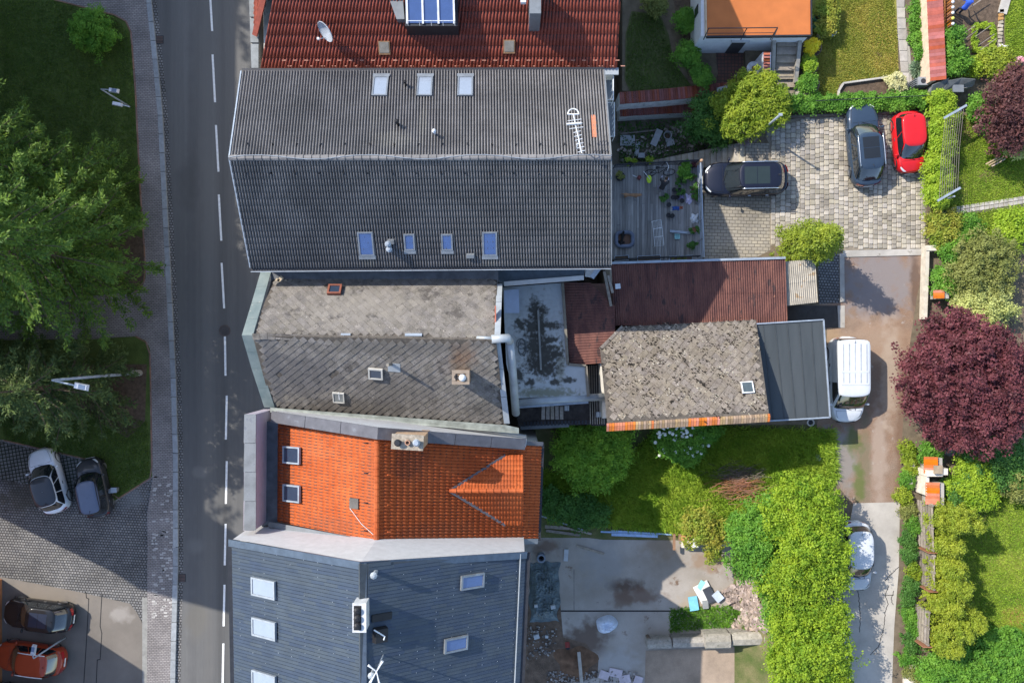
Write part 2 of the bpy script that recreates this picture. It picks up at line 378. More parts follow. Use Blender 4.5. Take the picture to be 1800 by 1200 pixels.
# pale blocks scattered through the sidewalk by the car park entrance
PALE = M('pale_block', (.34, .33, .32), .85)
for i in range(95):
    x, y = R.choice([R.uniform(269, 275), R.uniform(280, 308), R.uniform(284, 304)]), R.uniform(835, 1090)
    b = MB(); p = P(x, y, .12); b.box((p.x, p.y, .119), .21, .1, .01, .02); b.build('pale_block', PALE, side)
def bed(name, pts, z, m):
    o = raised(name, pts, -.1, z, m); return o
park = bed('park_lawn', [(-300, -60), (60, -60), (95, 0), (150, 14), (200, 26), (222, 38), (230, 56), (238, 160), (246, 330), (253, 430), (256, 486), (250, 503), (236, 513), (160, 520), (-300, 540)], .15, GR_PARK)
bed2 = bed('tree_bed', [(-300, 600), (160, 596), (238, 591), (255, 598), (263, 612), (265, 700), (267, 838), (201, 880), (181, 813), (6, 773), (-300, 730)], .15, GR_PARK)
bd = M('bed_edging', (.20, .12, .09), .9, rnd='object')
for pts, par in (([(95, 0), (150, 14), (200, 26), (222, 38), (230, 56), (238, 160), (246, 330), (253, 430), (256, 486), (250, 503), (236, 513)], park), ([(238, 591), (255, 598), (263, 612), (265, 700), (267, 838), (201, 880), (181, 813), (6, 773)], bed2)):
    q = along(pts, 22) + [pts[-1]]
    for a, c in zip(q, q[1:]):
        A, B = P(*a, .15), P(*c, .15); b = MB(); dv = (B - A); ang = math.atan2(dv.y, dv.x)
        b.box((A + B) / 2 + Vector((0, 0, -.02)), dv.length * .96, .07, .1, ang); b.build('edging_stone', bd, par)
flat('leaf_litter', [(205, 400), (254, 420), (255, 486), (236, 512), (170, 515), (120, 470), (150, 420)], .156, SOIL)
flat('leaf_litter', [(150, 640), (258, 640), (255, 740), (225, 770), (190, 750), (120, 700)], .156, SOIL)
lot = flat('cobbled_lot', [(-300, 700), (5, 776), (180, 815), (200, 883), (268, 840), (259, 905), (259, 1105), (228, 1062), (140, 1040), (0, 1013), (-300, 960)], .03, SETT)
flat('parking_bay', [(-40, 768), (6, 777), (180, 816), (199, 880), (150, 880), (110, 860), (0, 842), (-40, 838)], .034, GRIDP, lot)
pat = flat('asphalt_lot', [(-300, 960), (0, 1013), (140, 1040), (228, 1060), (240, 1075), (259, 1112), (259, 1260), (-300, 1260)], .034, ASPH2)
CRACK = M('crack_tar', (.02, .02, .022), .8)
def crack(pts, z, wd, parent):
    b = MB(); q = [P(*p, z) for p in pts]
    for a, c in zip(q, q[1:]):
        t = (c - a).normalized(); s = Vector((-t.y, t.x, 0)) * wd / 2; e = t * wd / 2
        b.add([a - s - e, a + s - e, c + s + e, c - s + e], [(0, 3, 2, 1)])
    o = b.build('crack', CRACK, parent); return o
crack([(151, 1040), (152, 1050), (156, 1052), (153, 1110), (147, 1205)], .038, .05, pat)
crack([(179, 1045), (176, 1100), (179, 1112), (176, 1158), (171, 1159), (169, 1205)], .038, .05, pat)
for i, (x, y) in enumerate(((281, 70), (320, 1015))):
    t = thing('storm_drain', ('iron storm drain in the gutter near the round bush', 'iron storm drain in the gutter beside the cobbled car park')[i], 'drain', P(x, y, 0))
    p = P(x, y, .01); b = MB(); b.box(p, .46, .5, .02); b.build('frame', DARK, t)
    for k in range(5):
        b = MB(); b.box(p + Vector((0, -.18 + k * .09, .015)), .4, .045, .02); b.build('slat', M('rust_iron', (.10, .07, .06), .7), t)
t = thing('manhole_cover', 'round dark manhole cover at the end of a lane dash', 'manhole', P(395, 581, 0))
b = MB(); b.lathe(P(395, 581, .004), [(.36, 0), (.36, .012), (.31, .014)], 20); b.build('rim', M('rust_iron2', (.07, .055, .05), .7), t)
b = MB(); b.lathe(P(395, 581, .008), [(.29, 0), (.29, .012)], 20); b.build('lid', M('iron_lid', (.05, .045, .045), .6, bump=.01), t)
flat('gutter_setts', [(250, 1050), (259, 1050), (259, 1260), (250, 1260)], .04, M('stone_channel', (.22, .22, .21), .9), pat)

# east side: the upper yards and gardens stand about three metres above the street
YZ = 3.0
raised('upper_ground', [(1310, 120), (1310, 298), (1238, 302), (1238, 462), (1060, 470), (1060, 745), (1250, 746), (1441, 746), (1450, 850), (1442, 1000), (1442, 1400), (3200, 1400), (3200, -900), (1310, -900)], -.5, YZ, EARTH)
raised('garden_terrace', [(1094, -300), (1094, 160), (1180, 166), (1285, 158), (1311, 120), (1311, -300)], -.5, 2.6, EARTH)
def hf():
    xs = np.linspace(1.2, 18.4, 60); ys = np.linspace(-34, -4.6, 80)
    V = [(x, y, hz(x, y)) for y in ys for x in xs]; n = len(xs)
    Q = [(j * n + i, j * n + i + 1, (j + 1) * n + i + 1, (j + 1) * n + i) for j in range(len(ys) - 1) for i in range(n - 1)]
    o = npmesh('garden_ground', V, Q, M('rough_ground', (.07, .10, .025), .95, c2=(.16, .14, .07), scale=1.0, fine=.3, fscale=20, bump=.03, bscale=20), smooth=True); o['kind'] = 'structure'
hf()
court = flat('court_floor', [(905, 925), (950, 934), (1060, 948), (1290, 950), (1296, 1010), (1292, 1130), (1292, 1300), (905, 1300)], .345, COURT)
flat('slab_joint', [(985, 1072), (1180, 1072), (1180, 1074.5), (985, 1074.5)], .35, CRACK, court)
flat('slab_joint', [(1008, 1000), (1010, 1000), (1010, 1072), (1008, 1072)], .35, M('court_joint', (.2, .18, .16), .9), court)
flat('ramp_floor', [(1135, 1143), (1400, 1132), (1400, 1300), (1130, 1300)], .36, M('ramp_gravel', (.27, .21, .16), .95, scale=.8, var=.2, bump=.01, fine=.2))
flat('dirt_patch', [(920, 1055), (985, 1062), (990, 1120), (1030, 1130), (1052, 1160), (1050, 1190), (1000, 1200), (950, 1230), (915, 1230)], .352, M('wet_dirt', (.10, .07, .05), .9, scale=2, var=.35, bump=.03, bscale=14, spots=(.28, .26, .24), sscale=9, sth=.66))
sand = M('dark_sand', (.115, .068, .042), .95, scale=2.5, var=.25, bump=.02, bscale=20)
b = MB()
def pile(u, v):
    c = P(1012, 1163, .35); g = u * 2 * math.pi; r = v * (1.35 + .2 * math.sin(3 * g) + .15 * math.sin(5 * g + 1)); 
    return Vector((c.x + r * math.cos(g), c.y + r * .85 * math.sin(g), .33 + .42 * math.exp(-(v * 1.9) ** 2) + (0.0 if v < .99 else -.05)))
b.grid(pile, 36, 10); tag(b.build('sand_pile', sand, smooth=True), 'low heap of wet brown sand on the court floor', 'sand', None, 'stuff')
stains_and_shade(COURT, [(1098, 1030, .35, 1.1, .5, (.085, .055, .04), .9), (1120, 1045, .35, 1.5, .45, (.15, .10, .075), .8), (1095, 1052, .35, .8, .5, (.14, .095, .07), .7), (1165, 960, .35, 1.2, .9, (.22, .17, .12), .6), (1250, 985, .35, 1.3, .7, (.24, .165, .11), .8), (1025, 1130, .35, 1.5, 1.3, (.12, .085, .065), .9), (1085, 1165, .35, 1.2, 1.0, (.34, .33, .32), .7), (960, 960, .35, .9, .5, (.15, .10, .075), .8), (1230, 1060, .35, 1.2, 1.0, (.33, .25, .17), .6), (1060, 990, .35, 1.3, 1.6, (.25, .25, .25), .5)])
stains_and_shade(GRAVEL, [(1545, 490, 3, 2.6, 1.9, (.20, .175, .17), .9), (1540, 530, 3, 1.7, 1.0, (.20, .175, .17), .8), (1478, 810, 3, 1.0, 1.9, (.21, .195, .18), .85), (1470, 770, 3, .9, .8, (.21, .195, .18), .8), (1545, 800, 3, .45, 3.5, (.32, .25, .20), .7), (1520, 810, 3, .35, 3.0, (.15, .13, .08), .7), (1510, 850, 3, .35, 1.2, (.09, .12, .03), .8), (1585, 760, 3, .4, 5, (.14, .085, .055), .7), (1540, 600, 3, 2.2, 1.4, (.34, .24, .17), .5), (1565, 660, 3, .5, 3, (.34, .27, .21), .7), (1500, 775, 3, .5, .8, (.09, .11, .03), .8), (1610, 500, 3, .35, 1.6, (.10, .06, .04), .8), (1460, 590, 3, .5, .7, (.33, .23, .14), .7)])
stains_and_shade(ASPH, [(362, 200, 0, .35, 14, (.125, .125, .125), .55), (364, 500, 0, .3, 12, (.13, .13, .13), .5), (366, 900, 0, .35, 14, (.125, .122, .118), .55), (335, 650, 0, .3, 25, (.08, .08, .082), .5), (425, 500, 0, .4, 25, (.085, .085, .087), .5), (345, 960, 0, .6, .5, (.15, .15, .15), .5), (350, 830, 0, .5, .35, (.17, .165, .16), .5), (345, 1090, 0, .7, 1.2, (.13, .12, .1), .4), (330, 320, 0, .7, 1.5, (.07, .07, .07), .5)], .8, 1.6)
stains_and_shade(GR_YEL, [(1545, 60, 3, 1.0, 1.8, (.34, .24, .06), .7), (1510, 30, 3, .7, .9, (.30, .22, .05), .6), (1560, 110, 3, .8, .5, (.33, .24, .07), .7), (1470, 120, 3, .6, .4, (.28, .22, .06), .6), (1545, 95, 3, .25, .2, (.14, .09, .05), .9)], 2)
stains_and_shade(GR_GRN, [(1790, 1080, 3, .9, .7, (.30, .19, .06), .8), (1780, 990, 3, 1.2, .8, (.22, .22, .05), .7), (1715, 900, 3, 1.0, .5, (.20, .15, .06), .7), (1700, 225, 3, .5, .9, (.26, .17, .09), .9), (1735, 305, 3, .6, .4, (.24, .16, .09), .8), (1690, 330, 3, .4, .8, (.2, .17, .08), .6)], 2)
stains_and_shade(SETT, [(40, 870, 0, 1.4, 1.1, (.05, .045, .035), .7), (230, 870, 0, 1.0, .8, (.2, .21, .22), .5)])
stains_and_shade(ASPH2, [(100, 1040, 0, 2.5, .8, (.21, .18, .15), .6), (215, 1080, 0, .6, .5, (.3, .28, .26), .6)])

# sheets on the upper ground
flat('paved_bay', [(1238, 300), (1310, 296), (1310, 252), (1352, 252), (1354, 440), (1330, 452), (1238, 458)], YZ + .004, PATHP)
LAN = flat('lane', [(1475, 444), (1628, 444), (1612, 520), (1600, 600), (1590, 700), (1584, 800), (1582, 886), (1500, 887), (1478, 860), (1441, 800), (1436, 745), (1448, 700), (1455, 560), (1440, 535)], YZ + .004, GRAVEL)
lane2 = flat('concrete_lane', [(1500, 884), (1582, 882), (1580, 1000), (1572, 1100), (1564, 1300), (1430, 1300), (1480, 1000)], YZ + .008, LANEC)
for pts in ([(1579, 996), (1570, 1005), (1562, 1012), (1556, 1020)], [(1562, 1030), (1556, 1046), (1561, 1060), (1556, 1075)], [(1571, 1038), (1566, 1052), (1570, 1062)], [(1556, 1046), (1571, 1045)], [(1556, 1075), (1553, 1105), (1545, 1135), (1530, 1150)], [(1507, 1020), (1512, 1080), (1511, 1110)]):
    q = along(pts, 3); q = [(x + R.uniform(-.8, .8), y) for x, y in q] + [pts[-1]]
    crack(q, YZ + .0125, .035, lane2)
raised('yard_kerb', [(1482, 440), (1628, 437), (1627, 448), (1482, 452)], 2.9, YZ + .06, CONC)
flat('small_bay', [(1438, 448), (1478, 446), (1480, 532), (1440, 534)], YZ + .01, SETT)
raised('bay_kerb', [(1476, 446), (1484, 445), (1485, 530), (1477, 531)], 2.9, YZ + .08, CONC)
flat('shadow_sheet', [(1385, 537), (1472, 537), (1474, 576), (1385, 576)], YZ + .02, M('ground_shadow', (.05, .047, .045), .9, bump=.006))  # dark sheet that paints in the small store's cast shadow
flat('slab_path', [(1470, 537), (1485, 537), (1485, 576), (1474, 576)], YZ + .02, CONC)
# lawns
for nm, pts, z, m in (('lawn', [(1426, 40), (1440, -200), (1572, -200), (1577, 60), (1580, 130), (1562, 140), (1475, 148), (1470, 172), (1424, 180)], 3.02, GR_YEL),
                      ('lawn', [(1640, 872), (1660, 850), (1760, 840), (1900, 830), (1900, 1140), (1640, 1150), (1632, 1000)], 3.02, GR_GRN),
                      ('lawn', [(1655, 200), (1720, 205), (1900, 250), (1900, 345), (1650, 372)], 3.02, GR_GRN),
                      ('lawn', [(1650, 378), (1900, 355), (1900, 420), (1640, 430)], 3.02, GR_GRN),
                      ('lawn', [(1765, 60), (1770, -50), (1900, -50), (1900, 110), (1770, 98)], 3.02, GR_GRN),
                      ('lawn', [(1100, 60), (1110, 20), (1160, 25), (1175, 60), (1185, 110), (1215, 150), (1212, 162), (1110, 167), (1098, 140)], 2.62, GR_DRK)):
    flat(nm, pts, z, m)
blk = [(1575, -20), (1578, 60), (1584, 130), (1598, 156), (1604, 154), (1600, 90), (1592, 40), (1588, -20)]
path = flat('garden_path', blk, 3.03, M('path_slab', (.30, .28, .25), .9, var=.15, bump=.006))
for i in range(9):
    y = -15 + i * 19; x = 1577 + max(0, y) * .06
    b = MB(); p = P(x + 6, y, 3.04); b.box((p.x, p.y, 3.035), .42, .58, .05, R.uniform(-.03, .03)); b.build('slab', M('slab', (.31, .285, .255), .9, rnd='object', var=.12), path)
for nm, pts in (('flower_bed', [(1475, 150), (1562, 138), (1590, 168), (1592, 186), (1478, 190)]), ('flower_bed', [(1596, -20), (1606, 40), (1608, 140), (1625, 140), (1624, -20)]),
                ('vegetable_bed', [(1676, -20), (1772, -20), (1765, 30), (1752, 100), (1690, 112), (1676, 60)]), ('shrub_border', [(1400, 178), (1640, 176), (1640, 196), (1348, 205)]),
                ('shrub_border', [(1215, 60), (1232, 0), (1180, -20), (1195, 60), (1210, 140), (1250, 160), (1262, 150), (1235, 110)])):
    flat(nm, pts, 3.028 if pts[0][0] > 1300 else 2.63, SOIL)
flat('patio', [(1258, 92), (1352, 88), (1352, 150), (1330, 165), (1250, 162), (1262, 130)], 2.632, BRICKP)
# stone path crossing the right lawn, stone by stone
fp = flat('stone_path', [(1640, 372), (1675, 372), (1800, 350), (1860, 342), (1860, 356), (1800, 364), (1690, 378), (1660, 384), (1640, 384)], 3.026, M('path_joint', (.16, .14, .11), .95))
for i in range(22):
    for j in range(2):
        x = 1676 + i * 8.4; y = 367 + j * 7 - (x - 1676) * .155
        p = P(x, y, 3.05); b = MB(); b.box((p.x, p.y, 3.04), .25, .21, .06, R.uniform(-.1, .1) + .15, .9); b.build('stone', M('path_stone', (.33, .31, .28), .9, rnd='object', rv=.2), fp)
# cobbled yard: stones set in rows
yard = flat('cobbled_yard', [(1345, 222), (1400, 208), (1490, 200), (1628, 196), (1628, 436), (1482, 440), (1440, 430), (1354, 432), (1352, 252), (1345, 240)], YZ + .004, M('yard_sand', (.20, .17, .13), .95, bump=.01))
COB = M('cobble', (.30, .265, .21), .85, c2=(.38, .345, .29), scale=1.2, rnd='object', rv=.3, fine=.15, bump=.008, bscale=40)
COBI = M('cobble_far', (.30, .265, .21), .85, c2=(.38, .345, .29), scale=1.2, rnd='island', rv=.3, fine=.15, bump=.008, bscale=40)
ypoly = [(p.x, p.y) for p in PP([(1346, 224), (1400, 210), (1490, 202), (1627, 198), (1627, 436), (1482, 439), (1440, 429), (1356, 430), (1354, 252)], YZ)]
cob = []
x = min(p[0] for p in ypoly)
while x < max(p[0] for p in ypoly):
    wx = R.uniform(.25, .31); y = min(p[1] for p in ypoly) + R.uniform(0, .2)
    while y < max(p[1] for p in ypoly):
        ly = R.uniform(.22, .34)
        if inside(ypoly, np.array([x + wx / 2]), np.array([y + ly / 2]))[0]: cob.append((x + wx / 2, y + ly / 2, wx, ly))
        y += ly
    x += wx
cob.sort(key=lambda c: c[0] ** 2 + c[1] ** 2)
def stone_verts(wx, ly, h):
    v = []
    for t, z in ((1.0, 0.0), (.97, h * .55), (.80, h)):
        for a, b_ in ((-.5, -.36), (-.36, -.5), (.36, -.5), (.5, -.36), (.5, .36), (.36, .5), (-.36, .5), (-.5, .36)): v.append((a * wx * t, b_ * ly * t, z))
    f = [(16, 17, 18, 19, 20, 21, 22, 23)] + [(r * 8 + k, r * 8 + (k + 1) % 8, r * 8 + 8 + (k + 1) % 8, r * 8 + 8 + k) for r in range(2) for k in range(8)]
    return v, f
cm = []
for k in range(6):
    v, f = stone_verts(1, 1, 1); me = bpy.data.meshes.new('cobble')
    me.from_pydata([(a + R.uniform(-.03, .03), b_ + R.uniform(-.03, .03), c) for a, b_, c in v], [], f); me.materials.append(COB); cm.append(me)
for x, y, wx, ly in cob[:300]:
    o = bpy.data.objects.new('cobble', R.choice(cm)); COL.objects.link(o); o.parent = yard
    o.location = (x, y, YZ + .003); o.scale = (wx * .96, ly * .96, R.uniform(.035, .06)); o.rotation_euler = (R.uniform(-.03, .03), R.uniform(-.03, .03), R.uniform(-.06, .06))
b = MB()
for x, y, wx, ly in cob[300:]:
    v, f = stone_verts(wx * .95, ly * .95, R.uniform(.035, .06)); g = R.uniform(-.06, .06); tx, ty = R.uniform(-.03, .03), R.uniform(-.03, .03)
    b.add([(x + a * math.cos(g) - c * math.sin(g), y + a * math.sin(g) + c * math.cos(g), YZ + .003 + h + tx * a + ty * c) for a, c, h in v], f)
o = b.build('cobbles', COBI, yard); o['kind'] = 'stuff'
# ------------------------------------------------------------------ roofs
class Slope:
    """A eave-left, B eave-right, C ridge-right, D ridge-left (seen from outside, eave below)"""
    def __init__(s, A, B, C, D):
        s.A, s.B, s.C, s.D = (Vector(p) for p in (A, B, C, D))
        s.ux = (s.B - s.A).normalized(); s.n = ((s.B - s.A).cross(s.D - s.A)).normalized()
        if s.n.z < 0: s.n = -s.n
        s.vy = s.n.cross(s.ux).normalized()
        if s.vy.z < 0: s.vy = -s.vy
        s.C.z = s.A.z - (s.n.x * (s.C.x - s.A.x) + s.n.y * (s.C.y - s.A.y)) / s.n.z      # keep the slope plane
    def quad(s): return [s.A, s.B, s.C, s.D]
    def pt(s, u, v, h=0): return (s.A * (1 - u) + s.B * u) * (1 - v) + (s.D * (1 - u) + s.C * u) * v + s.n * h
    def hit(s, px, py, h=0): return hitp(px, py, s.A + s.n * h, s.n)
    def to2(s, p): q = Vector(p) - s.A; return (q.dot(s.ux), q.dot(s.vy))
    def from2(s, x, y, h=0): return s.A + s.ux * x + s.vy * y + s.n * h
def courses(sl, rows, cols, amp, step, m, parent, k=6, name='tile_course', prof=None, clip=None, jit=.007):
    A, B, C, D = (np.array(p) for p in (sl.A, sl.B, sl.C, sl.D)); n = np.array(sl.n)
    i = np.arange(cols * k + 1); u = i / (cols * k); ph = (i % k) / k
    if prof == 'flat': hp = np.where(i % k == 0, -1.0, 0.0) * amp
    else: hp = np.where(ph < .62, .35 + .65 * np.sin(np.pi * ph / .62) ** .6, -.35) * amp
    for r in range(rows):
        v0, v1 = r / rows, min(1, (r + 1.06) / rows)
        jt = np.repeat(rng.uniform(-jit, jit, cols + 1), k)[:len(i)]; h = (hp + jt)[:, None]
        lo = np.outer(1 - u, A) + np.outer(u, B); hi = np.outer(1 - u, D) + np.outer(u, C)
        p0 = lo * (1 - v0) + hi * v0; p1 = lo * (1 - v1) + hi * v1
        a = p0 + n * -.01; b = p0 + n * (h + step); c = p1 + n * (h + .002)
        V = np.vstack([a, b, c]); N = len(i); j = np.arange(N - 1)
        Q = np.vstack([np.column_stack([j, j + 1, N + j + 1, N + j]), np.column_stack([N + j, N + j + 1, 2 * N + j + 1, 2 * N + j])])
        if clip is not None:
            ce = V[Q].mean(1); keep = np.array([clip(*sl.to2(Vector(c_))) for c_ in ce]); Q = Q[keep]
            if len(Q) == 0: continue
        o_ = npmesh(name, V, Q, m, parent, smooth=False)
        if clip is not None: o_['kind'] = 'stuff'
def inset(poly, t):
    n = len(poly); a = sum(poly[i][0] * poly[(i + 1) % n][1] - poly[(i + 1) % n][0] * poly[i][1] for i in range(n)); sg = 1 if a > 0 else -1; out = []
    for i in range(n):
        p0, p1, p2 = (Vector((q[0], q[1])) for q in (poly[i - 1], poly[i], poly[(i + 1) % n])); e0 = (p1 - p0).normalized(); e1 = (p2 - p1).normalized()
        n0 = Vector((-e0.y, e0.x)) * sg; n1 = Vector((-e1.y, e1.x)) * sg; m_ = (n0 + n1).normalized(); out.append(tuple(p1 + m_ * (t / max(.35, m_.dot(n0)))))
    return out
def slates(sl, poly2, d, m, mi, parent, nobj, name='slate', th=.016, drop=0.0):
    """diamond slates; the first nobj as pieces of their own, the rest joined"""
    xs = [p[0] for p in poly2]; ys = [p[1] for p in poly2]; cs = []; ins_ = inset(poly2, d * .36)
    j = 0; y = min(ys)
    while y < max(ys) + d:
        x = min(xs) + (d / 2 if j % 2 else 0)
        while x < max(xs) + d:
            if inside(ins_, np.array([x]), np.array([y]))[0] and R.random() > drop: cs.append((x, y))
            x += d
        y += d / 2; j += 1
    R.shuffle(cs)
    h = d * .478
    def vs(t):
        w = [(0, -h, .040), (h, 0, .022), (0, h, .004), (-h, 0, .022)]
        return [(a, b_, c + t) for a, b_, c in w] + [(a, b_, c - th + t) for a, b_, c in w]
    fs = [(0, 1, 2, 3), (7, 6, 5, 4), (0, 4, 5, 1), (1, 5, 6, 2), (2, 6, 7, 3), (3, 7, 4, 0)]
    me = bpy.data.meshes.new(name); me.from_pydata(vs(0), [], fs); me.materials.append(m)
    rot = Matrix((sl.ux, sl.vy, sl.n)).transposed()
    for x, y in cs[:nobj]:
        o = bpy.data.objects.new(name, me); COL.objects.link(o); o.parent = parent
        rr = rot @ Matrix.Rotation(R.gauss(0, .035), 3, 'Z') @ Matrix.Rotation(R.gauss(0, .012), 3, 'X')
        o.matrix_local = Matrix.Translation(sl.from2(x + R.gauss(0, .006), y + R.gauss(0, .006), R.uniform(0, .012))) @ rr.to_4x4()
    b = MB()
    for x, y in cs[nobj:]:
        g = R.gauss(0, .035); cg, sg = math.cos(g), math.sin(g); t = R.uniform(0, .012)
        b.add([sl.from2(x + a * cg - c * sg, y + a * sg + c * cg, e) for a, c, e in vs(t)], fs)
    if b.v: o = b.build(name + 's', mi, parent); o['kind'] = 'stuff'
def walls(root, eave, ridge, m, z0=0, drop=.16, name='wall'):
    """eave: 4 points in order, ridge: 2 points over edges (3,0) and (1,2)"""
    b = MB(); c = sum((Vector(p) for p in eave), Vector()) / 4
    ins = lambda p, t=.97: Vector((c.x + (p.x - c.x) * t, c.y + (p.y - c.y) * t, p.z - drop))
    e = [ins(Vector(p)) for p in eave]; r = [ins(Vector(p)) for p in ridge]
    v = [Vector((p.x, p.y, z0)) for p in e] + e + r
    b.add(v, [(0, 1, 5, 4), (2, 3, 7, 6), (1, 2, 6, 9, 5), (3, 0, 4, 8, 7), (4, 5, 9, 8), (6, 7, 8, 9), (3, 2, 1, 0)])
    return b.build(name, m, root)
PANE = glassm('pane_dark', (.025, .04, .07)); PANEB = glassm('pane_blue', (.05, .09, .22)); PANEW = M('pane_blind', (.21, .245, .30), .1, var=.04, fine=0, spec=.6, coat=.5)
SKYF = M('skylight_frame', (.20, .22, .24), .45, metal=.4)
def skylight(sl, px, py, wpx, hpx, parent, pm=PANE, fm=SKYF, t=.1, flash=True, bw=.07, rot=0.):
    c = sl.hit(px, py) + sl.n * .07
    # metric size: width along ux, height along vy, from the apparent size
    ax = sl.hit(px + wpx / 2, py) - sl.hit(px - wpx / 2, py); ay = sl.hit(px, py - hpx / 2) - sl.hit(px, py + hpx / 2)
    w_ = max(abs(ax.dot(sl.ux)), abs(ay.dot(sl.ux))); h_ = max(abs(ax.dot(sl.vy)), abs(ay.dot(sl.vy)))
    b = MB()
    for s in (-1, 1):
        b.obox(c + sl.ux * s * (w_ - bw) / 2 + sl.n * t / 2, sl.ux, sl.vy, sl.n, bw, h_, t)
        b.obox(c + sl.vy * s * (h_ - bw) / 2 + sl.n * t * .52, sl.ux, sl.vy, sl.n, w_ - 2 * bw, bw, t)
    f = b.build('skylight', fm, parent)
    b = MB(); b.obox(c + sl.n * t * .62, sl.ux, sl.vy, sl.n, w_ - 2 * bw, h_ - 2 * bw, .02); b.build('pane', pm, f)
    if flash:
        b = MB(); b.obox(c - sl.vy * (h_ / 2 + .08) + sl.n * .075, sl.ux, sl.vy, sl.n, w_ * 1.1, .18, .02); b.build('flashing', fm, f)
    return f
def onslope(sl, px, py, w_, h_, t, m, name, parent, top=1.0, base=0.):
    b = MB(); b.obox(sl.hit(px, py) + sl.n * (t / 2 + base), sl.ux, sl.vy, sl.n, w_, h_, t, top); return b.build(name, m, parent)
def strip(name, pts, wd, th, m, parent, n=None):
    b = MB(); pts = [Vector(p) for p in pts]
    for a, c in zip(pts, pts[1:]):
        ax = (c - a).normalized(); up = n or Vector((0, 0, 1)); ay = up.cross(ax).normalized(); az = ax.cross(ay)
        b.obox((a + c) / 2, ax, ay, az, (c - a).length, wd, th)
    return b.build(name, m, parent)
def upright(p, w_, l_, z0, z1, m, name, parent, rz=0):
    b = MB(); b.box((p.x, p.y, (z0 + z1) / 2), w_, l_, z1 - z0, rz); return b.build(name, m, parent)

TILE_G = M('grey_tile', (.14, .136, .138), .6, scale=.8, var=.16, fine=.16, fscale=30, spec=.35, bump=.003, spots=(.24, .23, .21), sscale=22, sth=.74)
TILE_R = M('red_tile', (.215, .052, .034), .7, scale=1.5, var=.15, fine=.2, fscale=9, bump=.003, spots=(.13, .05, .04), sscale=5, sth=.66)
TILE_O = M('orange_tile', (.37, .076, .02), .75, c2=(.41, .10, .03), scale=1.1, var=.16, fine=.2, fscale=7, spec=.2, spots=[((.25, .06, .02), 2.2, .64), ((.16, .06, .035), 7, .70)])
SLATE = M('old_slate', (.142, .130, .118), .9, c2=(.20, .182, .162), scale=2.5, rnd='object', rv=.16, fine=.35, fscale=28, bump=.012, bscale=30, spots=[((.34, .31, .27), 9, .63), ((.04, .036, .032), 10, .60), ((.085, .077, .07), 1.1, .58)])
SLATEI = M('old_slate_far', (.142, .130, .118), .9, c2=(.20, .182, .162), scale=2.5, rnd='island', rv=.16, fine=.35, fscale=28, bump=.012, bscale=30, spots=[((.34, .31, .27), 9, .63), ((.04, .036, .032), 10, .60), ((.085, .077, .07), 1.1, .58)])
UNDER = M('roof_underlay', (.045, .042, .04), .95)
UNDERS = M('slate_bed', (.075, .065, .055), .95, var=.3, scale=5)
COPPER = M('verdigris_metal', (.12, .165, .17), .6, c2=(.18, .215, .21), scale=1.3, spots=(.36, .33, .28), sscale=4, sth=.64)

stains_and_shade(TILE_G, [(660, 200, 11.8, .25, 1.6, (.20, .19, .18), .45), (745, 210, 11.8, .2, 1.3, (.21, .2, .18), .45), (820, 195, 11.8, .25, 1.2, (.07, .07, .072), .45), (690, 250, 12, .8, .5, (.24, .23, .21), .5), (520, 200, 11.8, 1.5, 1.1, (.10, .098, .10), .5), (930, 170, 11.6, 1.8, 1.0, (.10, .098, .1), .5), (560, 340, 12, 1.8, .9, (.10, .098, .10), .5), (1010, 360, 12, 1.3, 1.6, (.18, .17, .165), .45), (645, 458, 11, .3, .5, (.22, .21, .19), .5), (862, 458, 11, .3, .5, (.22, .21, .19), .5), (450, 300, 12.5, .5, 1.6, (.09, .09, .095), .5), (840, 400, 11.5, 1.6, .7, (.17, .16, .155), .4)], 2.5)
stains_and_shade(TILE_O, [(720, 815, 12, .8, .9, (.17, .05, .025), .6), (650, 850, 12.5, .3, 3, (.25, .07, .03), .5), (500, 830, 9.8, .5, 3, (.22, .06, .025), .5), (580, 920, 11, 1.6, .4, (.2, .06, .03), .5), (880, 850, 9, .6, 1.6, (.25, .07, .03), .4), (760, 930, 10.5, 2.2, .5, (.22, .065, .03), .5), (560, 790, 10.5, 1.0, .5, (.43, .12, .045), .5)], 2.5)
# ---- grey tiled house
NW, NE, SW, SE = P(425, 127, 10.5), P(1062, 125, 10.5), P(441, 470, 10.5), P(1074, 465, 10.5)
RW, RE = P(404, 278, 13.05), P(1074, 277, 13.05)
gh = thing('townhouse', 'long house with dark grey tiled gable roof and seven skylights', 'house', ((NW + SE) / 2).to_2d().to_3d())
walls(gh, [SW, SE, NE, NW], [RW, RE], WALL)
GS, GN = Slope(SW, SE, RE, RW), Slope(NE, NW, RW, RE)
b = MB(); b.slab(GS.quad(), .1); b.slab(GN.quad(), .1); groof = b.build('roof', UNDER, gh)
courses(GS, 17, 132, .10, .05, TILE_G, groof, 6)
courses(GN, 17, 128, .095, .02, TILE_G, groof, 6)
n = 46
for i in range(n):       # ridge tiles
    a = RW.lerp(RE, i / n); c = RW.lerp(RE, (i + .97) / n); b = MB()
    b.tube([a + Vector((0, 0, .03)), c + Vector((0, 0, .045))], [.13, .15], 10); b.build('ridge_tile', TILE_G, groof)
cab = [RW.lerp(RE, i / 24) + Vector((0, .1 * math.sin(i * .9), .2)) for i in range(25)]
b = MB(); b.tube(cab, .012, 5); b.build('lightning_cable', STEELG, groof)
for s, e0, e1 in ((0, SW, RW), (1, RW, NW), (2, SE, RE), (3, RE, NE)):
    strip('verge_board', [e0 + Vector((0, 0, .06)), e1 + Vector((0, 0, .06))], .06, .12, STEELG if s < 2 else TRIM, groof)
